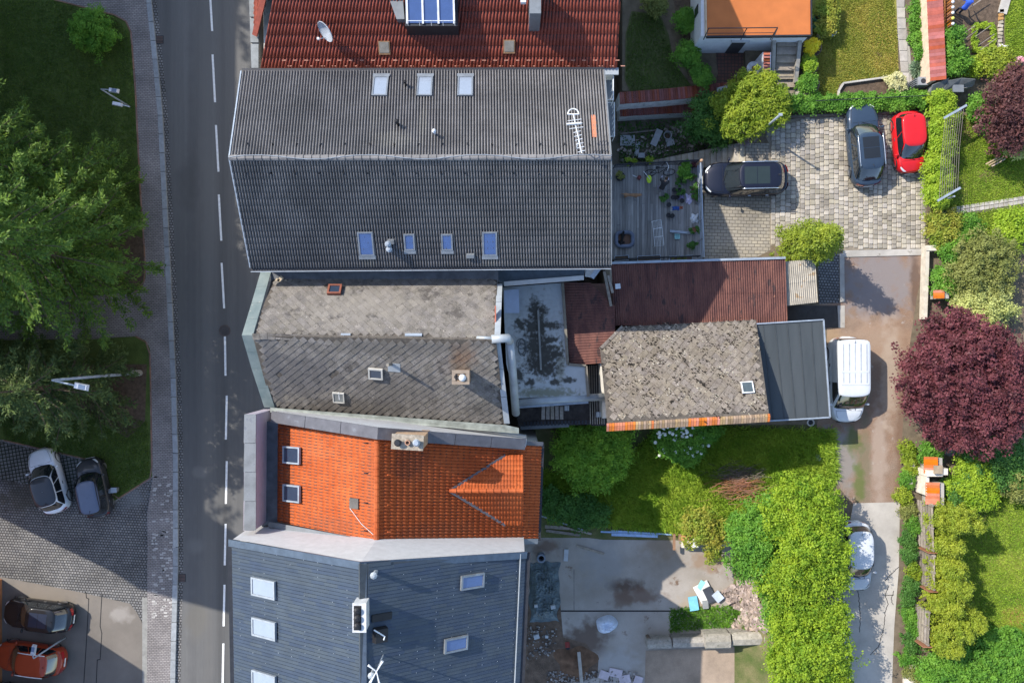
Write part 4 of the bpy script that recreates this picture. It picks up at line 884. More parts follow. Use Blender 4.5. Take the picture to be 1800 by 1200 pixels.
# ---- flat concrete roof behind the slate house
fz = 6.0
fr = thing('annexe', 'annexe with stained flat concrete roof between slate house and sheds', 'building', P(955, 600, 0))
b = MB(); b.prism([(p.x, p.y) for p in PP([(884, 505), (989, 497), (998, 640), (1030, 643), (1034, 694), (905, 700), (890, 640)], fz)], 0, fz)
b.build('roof', M('wet_concrete', (.37, .39, .40), .8, c2=(.44, .46, .47), scale=.6, var=.15, bump=.004, spots=[((.30, .30, .28), 1.6, .6), ((.12, .125, .10), 4, .7)]), fr)
stains_and_shade(MATS['wet_concrete'], [(940, 600, 6, 1.4, 2.2, (.28, .28, .27), .6), (960, 690, 6, 1.8, .25, (.16, .16, .10), .8), (985, 640, 6, .3, 1.2, (.2, .19, .14), .7), (900, 680, 6, .4, .5, (.2, .2, .17), .6)] + [(x, y, 6, rx / 32.5 * 1.85, ry / 32.5 * 1.85, (.045, .042, .036), .95) for x, y, rx, ry in [(940, 545, 6, 12), (938, 575, 9, 11), (950, 570, 5, 20), (942, 608, 12, 13), (958, 625, 15, 15), (945, 640, 13, 9), (960, 650, 13, 8), (968, 572, 11, 4), (966, 597, 9, 4), (975, 622, 8, 5), (912, 660, 5, 8), (932, 672, 5, 4), (975, 672, 5, 3), (914, 570, 6, 6), (955, 545, 5, 3), (1000, 668, 7, 3)]], 5.0, 2.4)
strip('roof_seam', [P(946, 545, fz + .03), P(951, 650, fz + .03)], .1, .03, M('seam', (.2, .2, .19), .9), fr)
b = MB(); b.slab([P(886, 510, fz + .5), P(912, 508, fz + .5), P(913, 550, fz + .42), P(887, 550, fz + .42)], .05); b.build('roof_light', M('milky_sheet', (.36, .42, .55), .35, var=.04), fr)
strip('upstand', [P(989, 497, fz + .05), P(998, 640, fz + .05), P(1030, 643, fz + .05), P(1034, 696, fz + .05)], .14, .12, M('upstand', (.17, .15, .12), .9), fr)
b = MB(); b.tube([P(906, 708, fz - .1), P(960, 703, fz - .1), P(1062, 697, fz - .15)], .2, 10); b.build('duct', ZINC, fr, True)
strip('gutter', [P(906, 714, fz - .3), P(1034, 705, fz - .3)], .22, .12, STEELG, fr)
b = MB(); b.tube([P(906, 700, fz + .1), P(909, 706, fz + .2), P(908, 712, fz - .2)], .07, 8); b.build('downpipe', STEELW, fr)
for i, (x, y) in enumerate(((917, 609), (918, 614), (916, 604))):
    b = MB(); pts = [P(x + (6 + i) * math.cos(g), y + (13 - 2 * i) * math.sin(g), fz + .05 + i * .03) for g in np.linspace(0, 6.28, 25)]; b.tube(pts, .018, 4); b.build('wire_coil', M('coil', (.07, .08, .09), .6), fr)
# narrow passage with stacked timbers south of it
t = thing('lean_to', 'low dark lean-to roof with stacked boards south of the flat roof', 'shed', P(980, 728, 0))
b = MB(); b.prism([(p.x, p.y) for p in PP([(905, 716), (1045, 708), (1060, 745), (912, 750)], 4.2)], 0, 4.2); b.build('roof', M('felt_dark', (.045, .038, .036), .95, bump=.01, bscale=20, var=.3), t)
for i in range(5):
    x = 955 + i * 8; b = MB(); b.box(P(x, 725, 4.28), .2, .75, .12, R.uniform(-.04, .04)); b.build('board', WOODG, t)
for x, y in ((996, 717), (1052, 728)):
    b = MB(); p = P(x, y, 4.5); b.box(p, .3, .3, .1); v_ = b.build('vent', TRIM, t)
    for k in range(3): b = MB(); b.box(p + Vector((-.08 + k * .08, 0, .07)), .03, .28, .04); b.build('slat', STEELW, v_)
for i in range(7):
    x = 1036 + i * 4; strip('batten', [P(x, 642, 4.6), P(x + 2, 745, 4.4)], .05, .08, WOODG, t)
b = MB(); b.prism([(p.x, p.y) for p in PP([(1030, 640), (1062, 640), (1066, 748), (1040, 748)], 4.2)], 0, 4.2); b.build('floor', M('felt_dark', (.045, .038, .036), .95), t)
for i in range(22): b = MB(); b.box(P(922 + i * 6, 745 - i * .2, 4.26), .1, .24, .07); b.build('ridge_tile', DARK, t)
strip('edge_beam', [P(915, 752, 4.15), P(1000, 747, 4.15)], .2, .12, M('edge_grey', (.11, .12, .13), .8), t)

# ---- sheds with corrugated roofs
RUST = M('rust_sheet', (.105, .044, .040), .8, c2=(.165, .072, .055), scale=1.2, var=.25, fine=.3, fscale=14, stretch=(2.2, .7, 1), spots=[((.05, .03, .03), 1.6, .58), ((.26, .12, .08), 3.1, .66), ((.34, .28, .25), 20, .74)])
FIBRE = M('fibre_sheet', (.33, .30, .25), .85, var=.15, scale=2, spots=(.28, .2, .12), sscale=2, sth=.6)
def corrugated(name, quad, waves, amp, th, m, parent, rows=2, k=4, poly=None, jmp=.02):
    """quad A,B along the wave direction, C,D up the ribs; sheets in rows"""
    A, B, C, D = (np.array(p) for p in quad); nv = np.cross(B - A, D - A); nv = nv / np.linalg.norm(nv); nv = nv if nv[2] > 0 else -nv
    i = np.arange(waves * k + 1); u = i / (waves * k); h = (amp * np.cos(2 * np.pi * i / k))[:, None]
    poly2 = poly
    for r in range(rows):
        v0, v1 = r / rows, min(1, (r + 1.02) / rows); lo = np.outer(1 - u, A) + np.outer(u, B); hi = np.outer(1 - u, D) + np.outer(u, C)
        ng = 1 if poly is None else 24
        V = np.vstack([lo * (1 - (v0 + (v1 - v0) * g / ng)) + hi * (v0 + (v1 - v0) * g / ng) + nv * (h + jmp * (1 - g / ng)) for g in range(ng + 1)])
        N = len(i); j = np.arange(N - 1); Q = np.vstack([np.column_stack([g * N + j, g * N + j + 1, (g + 1) * N + j + 1, (g + 1) * N + j]) for g in range(ng)])
        if poly is not None:
            ce = V[Q].mean(1); Q = Q[inside(poly, ce[:, 0], ce[:, 1])]
        npmesh(name, V, Q, m, parent)
sz = 5.6
sh = thing('shed', 'long shed with dark red corrugated roof behind the deck', 'shed', P(1230, 520, YZ))
A, B, C, D = P(1080, 572, 5.3), P(1384, 572, 5.3), P(1380, 455, 5.75), P(1074, 464, 5.75)
corrugated('roof_sheet', (A, B, C, D), 76, .035, 0, RUST, sh, 2); b = MB(); b.prism([(p.x, p.y) for p in (A, B, C, D)], 3, 5.2); b.build('wall', WALL, sh)
strip('edge_trim', [D + Vector((0, .05, .05)), C + Vector((0, .05, .05))], .12, .08, STEELG, sh)
b = MB(); b.box(P(1086, 503, 5.7), .28, .28, .06, .1); b.build('loose_sheet', M('pale_scrap', (.5, .52, .55), .6), sh)
lo_ = thing('shed', 'low shed with red corrugated roof beside the flat roof', 'shed', P(1035, 570, 0))
A, B, C, D = P(1002, 642, 5.6), P(990, 497, 5.6), P(1080, 497, 5.9), P(1082, 636, 5.9)
pl = [(p.x, p.y) for p in (A, B, P(1032, 493, 5.7), P(1082, 540, 5.8), P(1083, 637, 5.9))]
corrugated('roof_sheet', (B, A, D, C), 30, .03, 0, RUST, lo_, 1, 4, pl)
b = MB(); b.prism([(p.x, p.y) for p in (A, B, C, D)], 0, 5.3); b.build('wall', M('shed_wall', (.15, .08, .06), .9), lo_)
for x0, y0, x1, y1 in ((1062, 477, 1074, 538), (1069, 484, 1077, 515)): strip('beam', [P(x0, y0, 5.95), P(x1, y1, 5.95)], .14, .12, WOODG, lo_)
fh = thing('store', 'small store with pale corrugated fibre roof beside the yew', 'shed', P(1410, 500, YZ))
A, B, C, D = P(1384, 537, 5.2), P(1437, 531, 5.2), P(1432, 455, 5.5), P(1378, 460, 5.5)
corrugated('roof_sheet', (A, B, C, D), 15, .04, 0, FIBRE, fh, 2); b = MB(); b.prism([(p.x, p.y) for p in (A, B, C, D)], 3, 5.1); b.build('wall', WALL, fh)
gs = thing('carport', 'carport with flat dark grey felt roof beside the white van', 'shed', P(1390, 650, YZ))
q = PP([(1320, 571), (1447, 563), (1457, 733), (1340, 740)], 5.75); b = MB(); b.slab(q, .14); b.build('roof', M('grey_felt', (.045, .054, .060), .85, c2=(.056, .065, .071), scale=.6, var=.08, fine=.06, stretch=(3, .4, 1)), gs)
for k in range(1, 6): a = q[0].lerp(q[1], k / 6); c = q[3].lerp(q[2], k / 6); strip('felt_seam', [a + Vector((0, -.02, .012)), c + Vector((0, .02, .012))], .05, .02, M('seam_felt', (.038, .045, .05), .7), gs)
strip('edge_trim', [q[0] + Vector((0, .04, 0)), q[1] + Vector((0, .04, 0)), q[2] + Vector((.04, 0, 0)), q[3]], .07, .16, STEELG, gs)
b = MB(); b.prism([(p.x, p.y) for p in PP([(1325, 575), (1440, 570), (1450, 728), (1340, 735)], 5.7)], 3, 5.55); b.build('wall', WALL, gs)
# slate roofed shed, high edge on the garden side
ss = thing('shed', 'shed with mossy diamond slate roof and orange ridge tiles', 'shed', P(1205, 650, YZ))
zs0, zs1 = 5.75, 8.0
Dp, Cp = P(1066, 752, zs1), P(1353, 734, zs1)
Bp, Ap = P(1329, 562, zs0), P(1072, 577, zs0)
SHS = Slope(Bp, Ap, Dp, Cp)
cut = [P(1094, 575, 5.75), P(1055, 612, 6.2)]
plane = lambda x, y: SHS.hit(x, y)
poly = [plane(*p) for p in ((1329, 562), (1094, 574), (1055, 613), (1068, 745), (1352, 728))]
b = MB(); b.slab(poly, .1); shr = b.build('roof', UNDERS, ss)
SL2 = M('mossy_slate', (.17, .14, .115), .95, c2=(.22, .19, .155), scale=3, rnd='object', rv=.14, fine=.4, fscale=22, bump=.02, bscale=22, spots=[((.42, .38, .31), 8, .64), ((.03, .026, .022), 5, .58)])
SL2I = M('mossy_slate_far', (.17, .14, .115), .95, c2=(.22, .19, .155), scale=3, rnd='island', rv=.14, fine=.4, fscale=22, bump=.02, bscale=22, spots=[((.42, .38, .31), 8, .64), ((.03, .026, .022), 5, .58)])
slates(SHS, [SHS.to2(p) for p in poly], .46, SL2, SL2I, shr, 300, drop=.01)
b = MB(); b.prism([(p.x * .985 + .1, p.y * .985) for p in poly], 3, 5.55); b.add([Vector((poly[3].x + .2, poly[3].y + .1, 3)), Vector((poly[4].x - .2, poly[4].y + .1, 3)), Vector((poly[4].x - .2, poly[4].y + .1, zs1 - .25)), Vector((poly[3].x + .2, poly[3].y + .1, zs1 - .25))], [(0, 1, 2, 3)])
b.add([Vector((poly[0].x - .15, poly[0].y, 3)), Vector((poly[4].x - .15, poly[4].y + .1, 3)), Vector((poly[4].x - .15, poly[4].y + .1, zs1 - .2)), Vector((poly[0].x - .15, poly[0].y, 5.5))], [(0, 1, 2, 3)]); b.build('wall', WALL, ss)
strip('hip_cap', [poly[1], poly[2]], .16, .08, SL2, shr)
a, c = poly[3] + Vector((-.05, -.1, .1)), poly[4] + Vector((.05, -.1, .1)); n = 62
RO = M('ridge_orange', (.42, .13, .055), .7, rnd='object', rv=.2); RB = M('ridge_brown', (.24, .165, .10), .9, rnd='object', rv=.3)
for i in range(n):
    p, q_ = a.lerp(c, i / n), a.lerp(c, (i + .86) / n); b = MB()
    b.slab([p + Vector((0, -.28, -.1)), q_ + Vector((0, -.28, -.1)), q_, p], .05); b.slab([p, q_, q_ + Vector((0, .14, -.07)), p + Vector((0, .14, -.07))], .04)
    b.build('ridge_tile', RO if i < 11 or i in (17,) or 31 <= i < 43 or i == 61 else RB, shr)
f = skylight(SHS, 1313, 682, 21, 20, shr, M('shed_pane', (.06, .08, .09), .1), STEELW, .1, False, .05)
c_ = SHS.hit(1313, 682, .1); b = MB(); b.obox(c_, SHS.ux, SHS.vy, SHS.n, .05, .55, .04); b.build('glazing_bar', STEELW, f)
# crumbs of moss and broken slate on it
p2 = [SHS.to2(p) for p in poly]
for cnt, cm_, nm in ((900, M('moss_dark', (.022, .019, .015), .95, rnd='island', rv=.5), 'moss_clumps'), (380, M('moss_pale', (.30, .27, .22), .95, rnd='island', rv=.4), 'slate_crumbs')):
    b = MB(); cl = scatter(p2, cnt // 7)
    for x, y in cl:
        for k in range(R.randint(3, 11)):
            dx = R.gauss(0, .22); c_ = SHS.from2(x + dx, y - dx * R.choice([1, 1, -.6]) + R.gauss(0, .06), .045); s_ = R.uniform(.025, .065)
            if inside(p2, np.array([x + dx]), np.array([y]))[0]: b.obox(c_, (SHS.ux - SHS.vy * R.uniform(.3, 1.2)).normalized(), SHS.n.cross((SHS.ux - SHS.vy).normalized()), SHS.n, s_ * 2.0, s_, s_ * .7, .6)
    o = b.build(nm, cm_, shr); o['kind'] = 'stuff'
# narrow dark blue strip roof of the grey house annexe
an = thing('annexe', 'narrow annexe with dark blue flat roof under the grey eaves', 'building', P(960, 485, 0))
b = MB(); b.prism([(p.x, p.y) for p in PP([(876, 470), (1030, 466), (1026, 486), (886, 497), (876, 492)], 8.3)], 0, 8.3); b.build('roof', M('blue_felt', (.055, .075, .10), .6, var=.15), an)
strip('parapet', [P(886, 499, 8.3), P(1026, 488, 8.3)], .22, .2, WHITE, an); b = MB(); b.slab([P(1030, 468, 8.2), P(1062, 468, 8.2), P(1040, 488, 8.1), P(1028, 486, 8.1)], .1); b.build('awning', M('pale_sheet', (.42, .43, .44), .7), an)
strip('beam', [P(1055, 468, 8.4), P(1040, 488, 8.3)], .25, .1, STEELG, an)
# white balcony stair behind the grey house
bs = thing('balcony', 'white railed balcony stairs at the back of the grey house', 'balcony', P(1078, 205, 0))
for i, (x0, y0, x1, y1, z) in enumerate(((1070, 100, 1078, 176, 8.2), (1064, 180, 1080, 240, 6.0))):
    b = MB(); b.prism([(p.x, p.y) for p in PP([(x0 - 12, y0), (x1, y0), (x1, y1), (x0 - 12, y1)], z)], z - .15, z); b.build('platform', TRIM, bs)
    cr = PP([(x0 - 8, y0), (x1, y0), (x1, y1), (x0 - 8, y1)], z + 1.0); b = MB(); b.tube(cr, .03, 6); b.build('rail', STEELW, bs)
    for k in range(7): p = cr[1].lerp(cr[2], k / 6); b = MB(); b.tube([p, p - Vector((0, 0, 1))], .018, 4); b.build('baluster', STEELW, bs)
# ------------------------------------------------------------------ vehicles (local space: +x forward, z up from the ground)
TYRE = M('tyre', (.012, .012, .013), .85); RIM = M('alloy', (.35, .36, .38), .3, metal=.8, fine=0); CGLASS = M('car_glass', (.012, .016, .02), .03, var=.02, fine=0, spec=.9, coat=1.0)
LAMP = M('headlamp', (.55, .58, .60), .1, var=.05, fine=0, coat=1); TAIL = M('tail_lamp', (.38, .012, .014), .2, var=.05, fine=0, coat=.8); CHROME = M('chrome', (.6, .62, .64), .2, metal=.9, fine=0); PLATE = M('number_plate', (.7, .7, .68), .5, fine=0)
def paint(name, c, metal=.0): return M(name, c, .45, var=.03, fine=0, metal=metal * .3, spec=.08, coat=.85)
def car(label, px, py, heading, z0, L, W, Ht, pm, hood=.27, ws=.17, tail=.04, rw=.10, belt=.58, roofm=None, rails=None, sunroof=None, hoodz=None, van=False, nwin=3, dark_trim=True, deck=0., group=None, name='car', glass=None):
    """hood, ws, tail, rw: share of the length taken by bonnet, windscreen rake, boot and rear window rake"""
    c = P(px, py, z0 + Ht * .45); t = thing(name, label, 'van' if van else 'car', (c.x, c.y, z0), heading, group); LOCAL.add(t.name)
    hL = L / 2; zb = Ht * belt; zh = hoodz or zb * .98; nP = 5.0
    def yb(x, k=1.0):                       # plan outline
        u = min(1, abs(x) / hL); e = 3.4 if x > 0 else 5.0
        return max(.02, W / 2 * k * (1 - u ** (e * 1.6)) ** (1 / 2.6))
    xf0 = hL - hood * L; xf1 = xf0 - ws * L; xr0 = -hL + tail * L; xr1 = xr0 + rw * L
    def ztop(x):
        if x > xf0: u = (x - xf0) / (hL - xf0); return zb + .02 - (zb + .02 - zh * .80) * u ** 1.7 - (.16 * max(0, (u - .86) / .14) ** 2)
        if x < xr0: u = (xr0 - x) / max(.01, hL + xr0); return zb - .05 * u - .10 * u ** 3
        return zb
    NS = 40; xs = [hL * math.sin(math.pi / 2 * (2 * i / NS - 1)) for i in range(NS + 1)]
    rows = []
    for x in xs:
        y = yb(x); zt = ztop(x); u = abs(x) / hL; zl = .20 + .10 * max(0, (u - .8) / .2) ** 2; zm = zl + (zt - zl) * .62
        sec = [(0, zt + .015), (.45 * y, zt + .01), (.78 * y, zt - .01), (.90 * y, zt - .045), (.965 * y, zt - .12), (1.0 * y, zm), (.995 * y, zl + .22), (.965 * y, zl + .04), (.90 * y, zl)]
        rows.append([(x, a, z) for a, z in reversed(sec)] + [(x, -a, z) for a, z in sec[1:]])
    v = [p for r in rows for p in r]; n = len(rows[0])
    f = [(i * n + k, i * n + k + 1, (i + 1) * n + k + 1, (i + 1) * n + k) for i in range(NS) for k in range(n - 1)]
    f += [tuple(range(n)), tuple(range(NS * n + n - 1, NS * n - 1, -1))]
    body = mesh('body', v, f, pm, t, True)
    # greenhouse
    wr = W * (.40 if not van else .462); wbt = W * (.475 if not van else .485); NX = 4.5 if not van else 11.0
    def ring(s):                            # s 0 belt .. 1 roof edge
        e = s ** 1.15
        return xr0 + (xr1 - xr0) * e + .02, xf0 + (xf1 - xf0) * e - .02 * (1 - s), (wbt + (wr - wbt) * s), zb - .03 + (Ht - .07 - zb + .03) * s
    def gx(s, y, front, off=0.0):
        a, c_, w_, z = ring(s); hx = (c_ - a) / 2; cx = (c_ + a) / 2; q = (1 - min(1, abs(y) / w_) ** NX) ** (1 / NX)
        bulge = (.10 if front else .05) * L / 4.5
        k = (1 - bulge / hx) + (bulge / hx) * (1 - (y / w_) ** 2)
        return Vector((cx + (hx * q * k + off) * (1 if front else -1), y, z + off * .4))
    def gy(s, x, side, off=0.0):
        a, c_, w_, z = ring(s); hx = (c_ - a) / 2; cx = (c_ + a) / 2; q = (1 - min(1, abs((x - cx) / hx)) ** 9) ** (1 / 4.0)
        return Vector((x, side * (w_ * max(.3, q) + off), z))
    # shell by angle
    NA = 56; b = MB(); lev = [0, .25, .5, .75, .93, 1.0]; vv = []
    for s in lev:
        a, c_, w_, z = ring(s); hx = (c_ - a) / 2; cx = (c_ + a) / 2
        for k in range(NA):
            g = 2 * math.pi * k / NA; co, si = math.cos(g), math.sin(g); rr = (abs(co) ** NX + abs(si) ** NX) ** (-1 / NX)
            y = w_ * si * rr; bl = (.10 if co > 0 else .05) * L / 4.5; kk = 1 - bl / hx * (y / w_) ** 2
            vv.append(Vector((cx + hx * co * rr * kk, y, z)))
    ff = [(i * NA + k, i * NA + (k + 1) % NA, (i + 1) * NA + (k + 1) % NA, (i + 1) * NA + k) for i in range(len(lev) - 1) for k in range(NA)]
    b.add(vv, ff); b.build('cabin', pm, t, True)
    # roof dome
    b = MB(); base = len(lev) - 1; edge = vv[base * NA:]; cx = sum((p.x for p in edge)) / NA; vr = []
    for j, (sc_, dz) in enumerate(((1.0, 0), (.965, .022), (.88, .042), (.6, .062), (.3, .068), (.02, .07))):
        for p in edge: vr.append(Vector((cx + (p.x - cx) * sc_, p.y * sc_, p.z + dz)))
    b.add(vr, [(i * NA + k, i * NA + (k + 1) % NA, (i + 1) * NA + (k + 1) % NA, (i + 1) * NA + k) for i in range(5) for k in range(NA)]); roof = b.build('roof', roofm or pm, t, True)
    G = glass or CGLASS
    b = MB(); b.grid(lambda u, s: gx(.03 + s * .93, (u - .5) * 2 * ring(.03 + s * .93)[2] * .885, True, .012), 14, 6); b.build('windscreen', G, t, True)
    b = MB(); b.grid(lambda u, s: gx(.18 + s * .76, (.5 - u) * 2 * ring(.18 + s * .76)[2] * .84, False, .012), 14, 6); b.build('rear_window', G, t, True)
    x_b, x_f = ring(.5)[0] + .16, ring(.5)[1] - .10
    if van: x_b = xf1 - .75
    for side in (1, -1):
        nn = 1 if van else nwin
        for k in range(nn):
            u0, u1 = k / nn + (.03 if k else 0), (k + 1) / nn - (.0 if k == nn - 1 else .0)
            def win(u, s, u0=u0, u1=u1):
                ss = .1 + s * .78; a, c_, _, _ = ring(ss); lo, hi = max(x_b if van else a + .18, a + .18), c_ - .16 - .1 * s
                return gy(ss, lo + (hi - lo) * (u0 + (u1 - u0) * u), side, .012)
            b = MB(); b.grid(win if side < 0 else (lambda u, s: win(1 - u, s)), 8, 4); b.build('side_window', G, t, True)
        # wheels
        for xw in (hL - .19 * L, -hL + .20 * L):
            r = .33 if Ht > 1.55 else .30; y = side * (yb(xw) - .08)
            wh = mesh('wheel', *wheelgeo(xw, y, r, side), TYRE, t, True); mesh('rim', *wheelgeo(xw, y + side * .045, r * .66, side, True), RIM, wh)
            bb = MB(); arc = [Vector((xw + (r + .05) * math.cos(g), side * (yb(xw) * .995 + .004), r + (r + .05) * math.sin(g))) for g in np.linspace(.1, math.pi - .1, 14)]
            bb.tube(arc, .035, 6); bb.build('wheel_arch', BLACK, t)
        m_ = MB(); m_.ball((xf0 - .32, side * (W * .5 + .08), zb + .06), .07, .11, .08, 8, 6); m_.tube([(xf0 - .30, side * W * .46, zb), (xf0 - .32, side * (W * .5 + .05), zb + .04)], .03, 5); m_.build('wing_mirror', pm if not dark_trim else pm, t, True)
        def lampf(u, s, side=side):
            x = hL - .03 - .30 * u - .02; y = side * (yb(x) * (.97 - .30 * s * (1 - u * .75))); return Vector((x, y, ztop(x) - .035 + .035 * min(1, s * 2) + .012))
        b = MB(); b.grid(lambda u, s: lampf(.12 + u * .88, s), 6, 4); o = b.build('headlight', LAMP, t, True)
        b = MB()
        def tailf(u, s, side=side):
            x = -hL + .015 + .16 * u; y = side * (yb(x) * (1.0 - .02 * s) + .006); return Vector((x, y, zb * .66 + zb * .30 * s))
        b.grid(tailf, 4, 4); b.build('tail_light', TAIL, t, True)
        if rails:
            pts = [Vector((xr1 + .15 + (xf1 - xr1 - .25) * k / 8, side * (wr - .035), Ht - .005 + .035 * math.sin(math.pi * k / 8))) for k in range(9)]
            b = MB(); b.tube(pts, .028, 6); b.build('roof_rail', rails, t, True)
        b = MB(); pts = [Vector((x, side * (yb(x) + .004), zb * .72)) for x in (xr0 + .5, 0, xf0 - .3)]
        for x in (xf0 - .55 - .2 * L, xf0 - .5 - .42 * L):
            if x > xr0: b = MB(); b.box((x, side * (yb(x) + .004), zb * .80), .17, .03, .03); b.build('door_handle', CHROME if not van else BLACK, t)
    if sunroof:
        for k in range(2):
            l = (xf1 - xr1) * .62; xc = xf1 - .22 - l * (k + .5) / 2
            b = MB()
            def srf(u, s, xc=xc, l=l):
                y = (u - .5) * 2 * wr * .62; x = xc + (.5 - s) * l / 2 * .96; return Vector((x, y, Ht - .004 - .055 * (y / wr) ** 4 - .05 * max(0, abs((x - cx) / ((xf1 - xr1) / 2)) - .3) ** 2 + .008))
            b.grid(srf, 8, 3); b.build('sunroof', sunroof, t, True)
    b = MB(); b.box((hL - .02, 0, zh * .56), .05, W * .52, .16); b.build('grille', BLACK, t)
    b = MB(); b.box((hL + .015, 0, zh * .42), .02, .52, .11); b.build('number_plate', PLATE, t)
    b = MB(); b.box((-hL - .005, 0, zb * .62), .02, .52, .11); b.build('number_plate', PLATE, t)
    for s2 in (-1, 1):
        b = MB(); b.tube([(xf0 + .03, s2 * .1 + .25, zb + .04), (xf0 - .12, s2 * .3 + .02, zb + .10)], .012, 4); b.build('wiper', BLACK, t)
    b = MB(); b.tube([(xr1 + .2, .0, Ht), (xr1 + .05, .0, Ht + .12)], [.02, .008], 5); b.build('aerial', BLACK, t)
    # bonnet shut line and door lines
    b = MB(); b.tube([(xf0 + .04, y, ztop(xf0 + .04) + .008 - .03 * (abs(y) / (W / 2)) ** 3) for y in np.linspace(-W * .36, W * .36, 9)], .008, 4)
    for s2 in (-1, 1): b.tube([(x, s2 * yb(x) * .80, ztop(x) - .008) for x in np.linspace(xf0 + .04, hL - .16, 8)], .008, 4)
    b.build('bonnet_seam', BLACK, t)
    if van:
        for k in range(5):
            y = -wr * .72 + k * wr * .36
            for x0, x1 in ((xr1 + .25, -.55), (-.42, xf1 - .75)):
                b = MB(); b.box(((x0 + x1) / 2, y, Ht + .004), abs(x1 - x0), .05 if k % 2 else .025, .022); b.build('roof_rib', M('van_rib', (.30, .32, .34), .5), t)
        b = MB(); b.box((-.485, 0, Ht + .004), .07, wr * 1.7, .02); b.build('roof_rib', pm, t); b = MB(); b.box((xf1 - .66, 0, Ht + .002), .07, wr * 1.7, .02); b.build('roof_rib', pm, t)
    return t
def wheelgeo(x, y, r, side, rim=False):
    v, f = [], []; n = 18; w_ = .11
    prof = [(r * .0, .0), (r * .62, .02), (r * .9, .03), (r, -.01), (r, -w_), (0, -w_)] if not rim else [(0, .0), (r * .3, .012), (r * .85, 0), (r, .008), (r, -.05), (0, -.05)]
    for a, d in prof:
        for k in range(n):
            g = 2 * math.pi * k / n; q = a * (1 if not rim or a < r * .5 or a == r or k % 3 else .75); v.append((x + max(q, .004) * math.cos(g), y + side * d, (r if not rim else r / .66) + max(q, .004) * math.sin(g)))
    for i in range(len(prof) - 1):
        for k in range(n): f.append((i * n + k, i * n + (k + 1) % n, (i + 1) * n + (k + 1) % n, (i + 1) * n + k))
    return v, f
def hd(x0, y0, x1, y1): return math.atan2(-(y1 - y0), x1 - x0)      # heading from photo points rear -> front
BLK = paint('black_gloss', (.012, .013, .016)); 
car('white crossover with black roof parked on the grid pavers', 84, 845, hd(100, 897, 70, 796), .034, 4.0, 1.7, 1.55, paint('white_pearl', (.72, .75, .80)), hood=.24, roofm=paint('roof_black', (.03, .035, .045)))
car('dark grey boxy hatchback beside the white crossover', 164, 857, hd(175, 906, 154, 806), .034, 3.6, 1.62, 1.6, paint('graphite', (.035, .038, .045), .3), hood=.22, ws=.13, rw=.06, roofm=paint('roof_sky_sheen', (.10, .125, .19), .3), rails=BLACK)  # bluer roof colour paints in the reflected sky; the car itself is dark
car('black estate car in front of the red crossover', 67, 1081, hd(128, 1088, 6, 1073), .034, 4.25, 1.76, 1.45, BLK, hood=.25, rw=.13, sunroof=paint('navy_roof', (.02, .028, .05)))
car('orange red crossover with silver roof rails', 52, 1157, hd(112, 1166, -8, 1150), .034, 4.15, 1.76, 1.6, paint('copper_red', (.30, .045, .018), .2), hood=.24, rails=STEELW)
car('dark car cut off by the bottom edge below the red crossover', 38, 1233, hd(100, 1243, -20, 1226), .034, 4.3, 1.8, 1.5, paint('dark_blue', (.02, .022, .03)), hood=.25)
car('navy SUV with glass sunroof nosing up to the deck railing', 1311, 314, hd(1380, 313, 1242, 316), YZ, 4.75, 1.94, 1.71, paint('midnight', (.008, .010, .021), .2), hood=.22, ws=.16, rw=.09, rails=CHROME, sunroof=paint('sunroof_green', (.02, .03, .03)))
car('blue grey estate car with panoramic roof next to the small red car', 1520, 254, hd(1527, 324, 1514, 186), YZ + .05, 4.75, 1.83, 1.48, paint('slate_blue', (.028, .046, .075), .45), hood=.25, ws=.15, rw=.14, rails=CHROME, sunroof=paint('pano', (.015, .018, .022)))
car('small bright red city car beside the hedge', 1598, 250, hd(1594, 198, 1603, 303), YZ + .05, 3.5, 1.63, 1.48, paint('bright_red', (.50, .012, .016)), hood=.20, ws=.20, rw=.05, nwin=2)
car('white panel van parked beside the grey carport', 1489, 667, hd(1489, 596, 1490, 738), YZ + .01, 4.85, 1.93, 1.95, paint('van_white', (.50, .52, .54)), hood=.15, ws=.17, rw=.02, tail=.01, belt=.55, van=True, name='van')
car('white hatchback half hidden under the maple by the lane', 1505, 977, hd(1505, 922, 1507, 1030), YZ + .01, 3.95, 1.72, 1.5, paint('white_plain', (.5, .52, .54)), hood=.2, ws=.17, rw=.06)
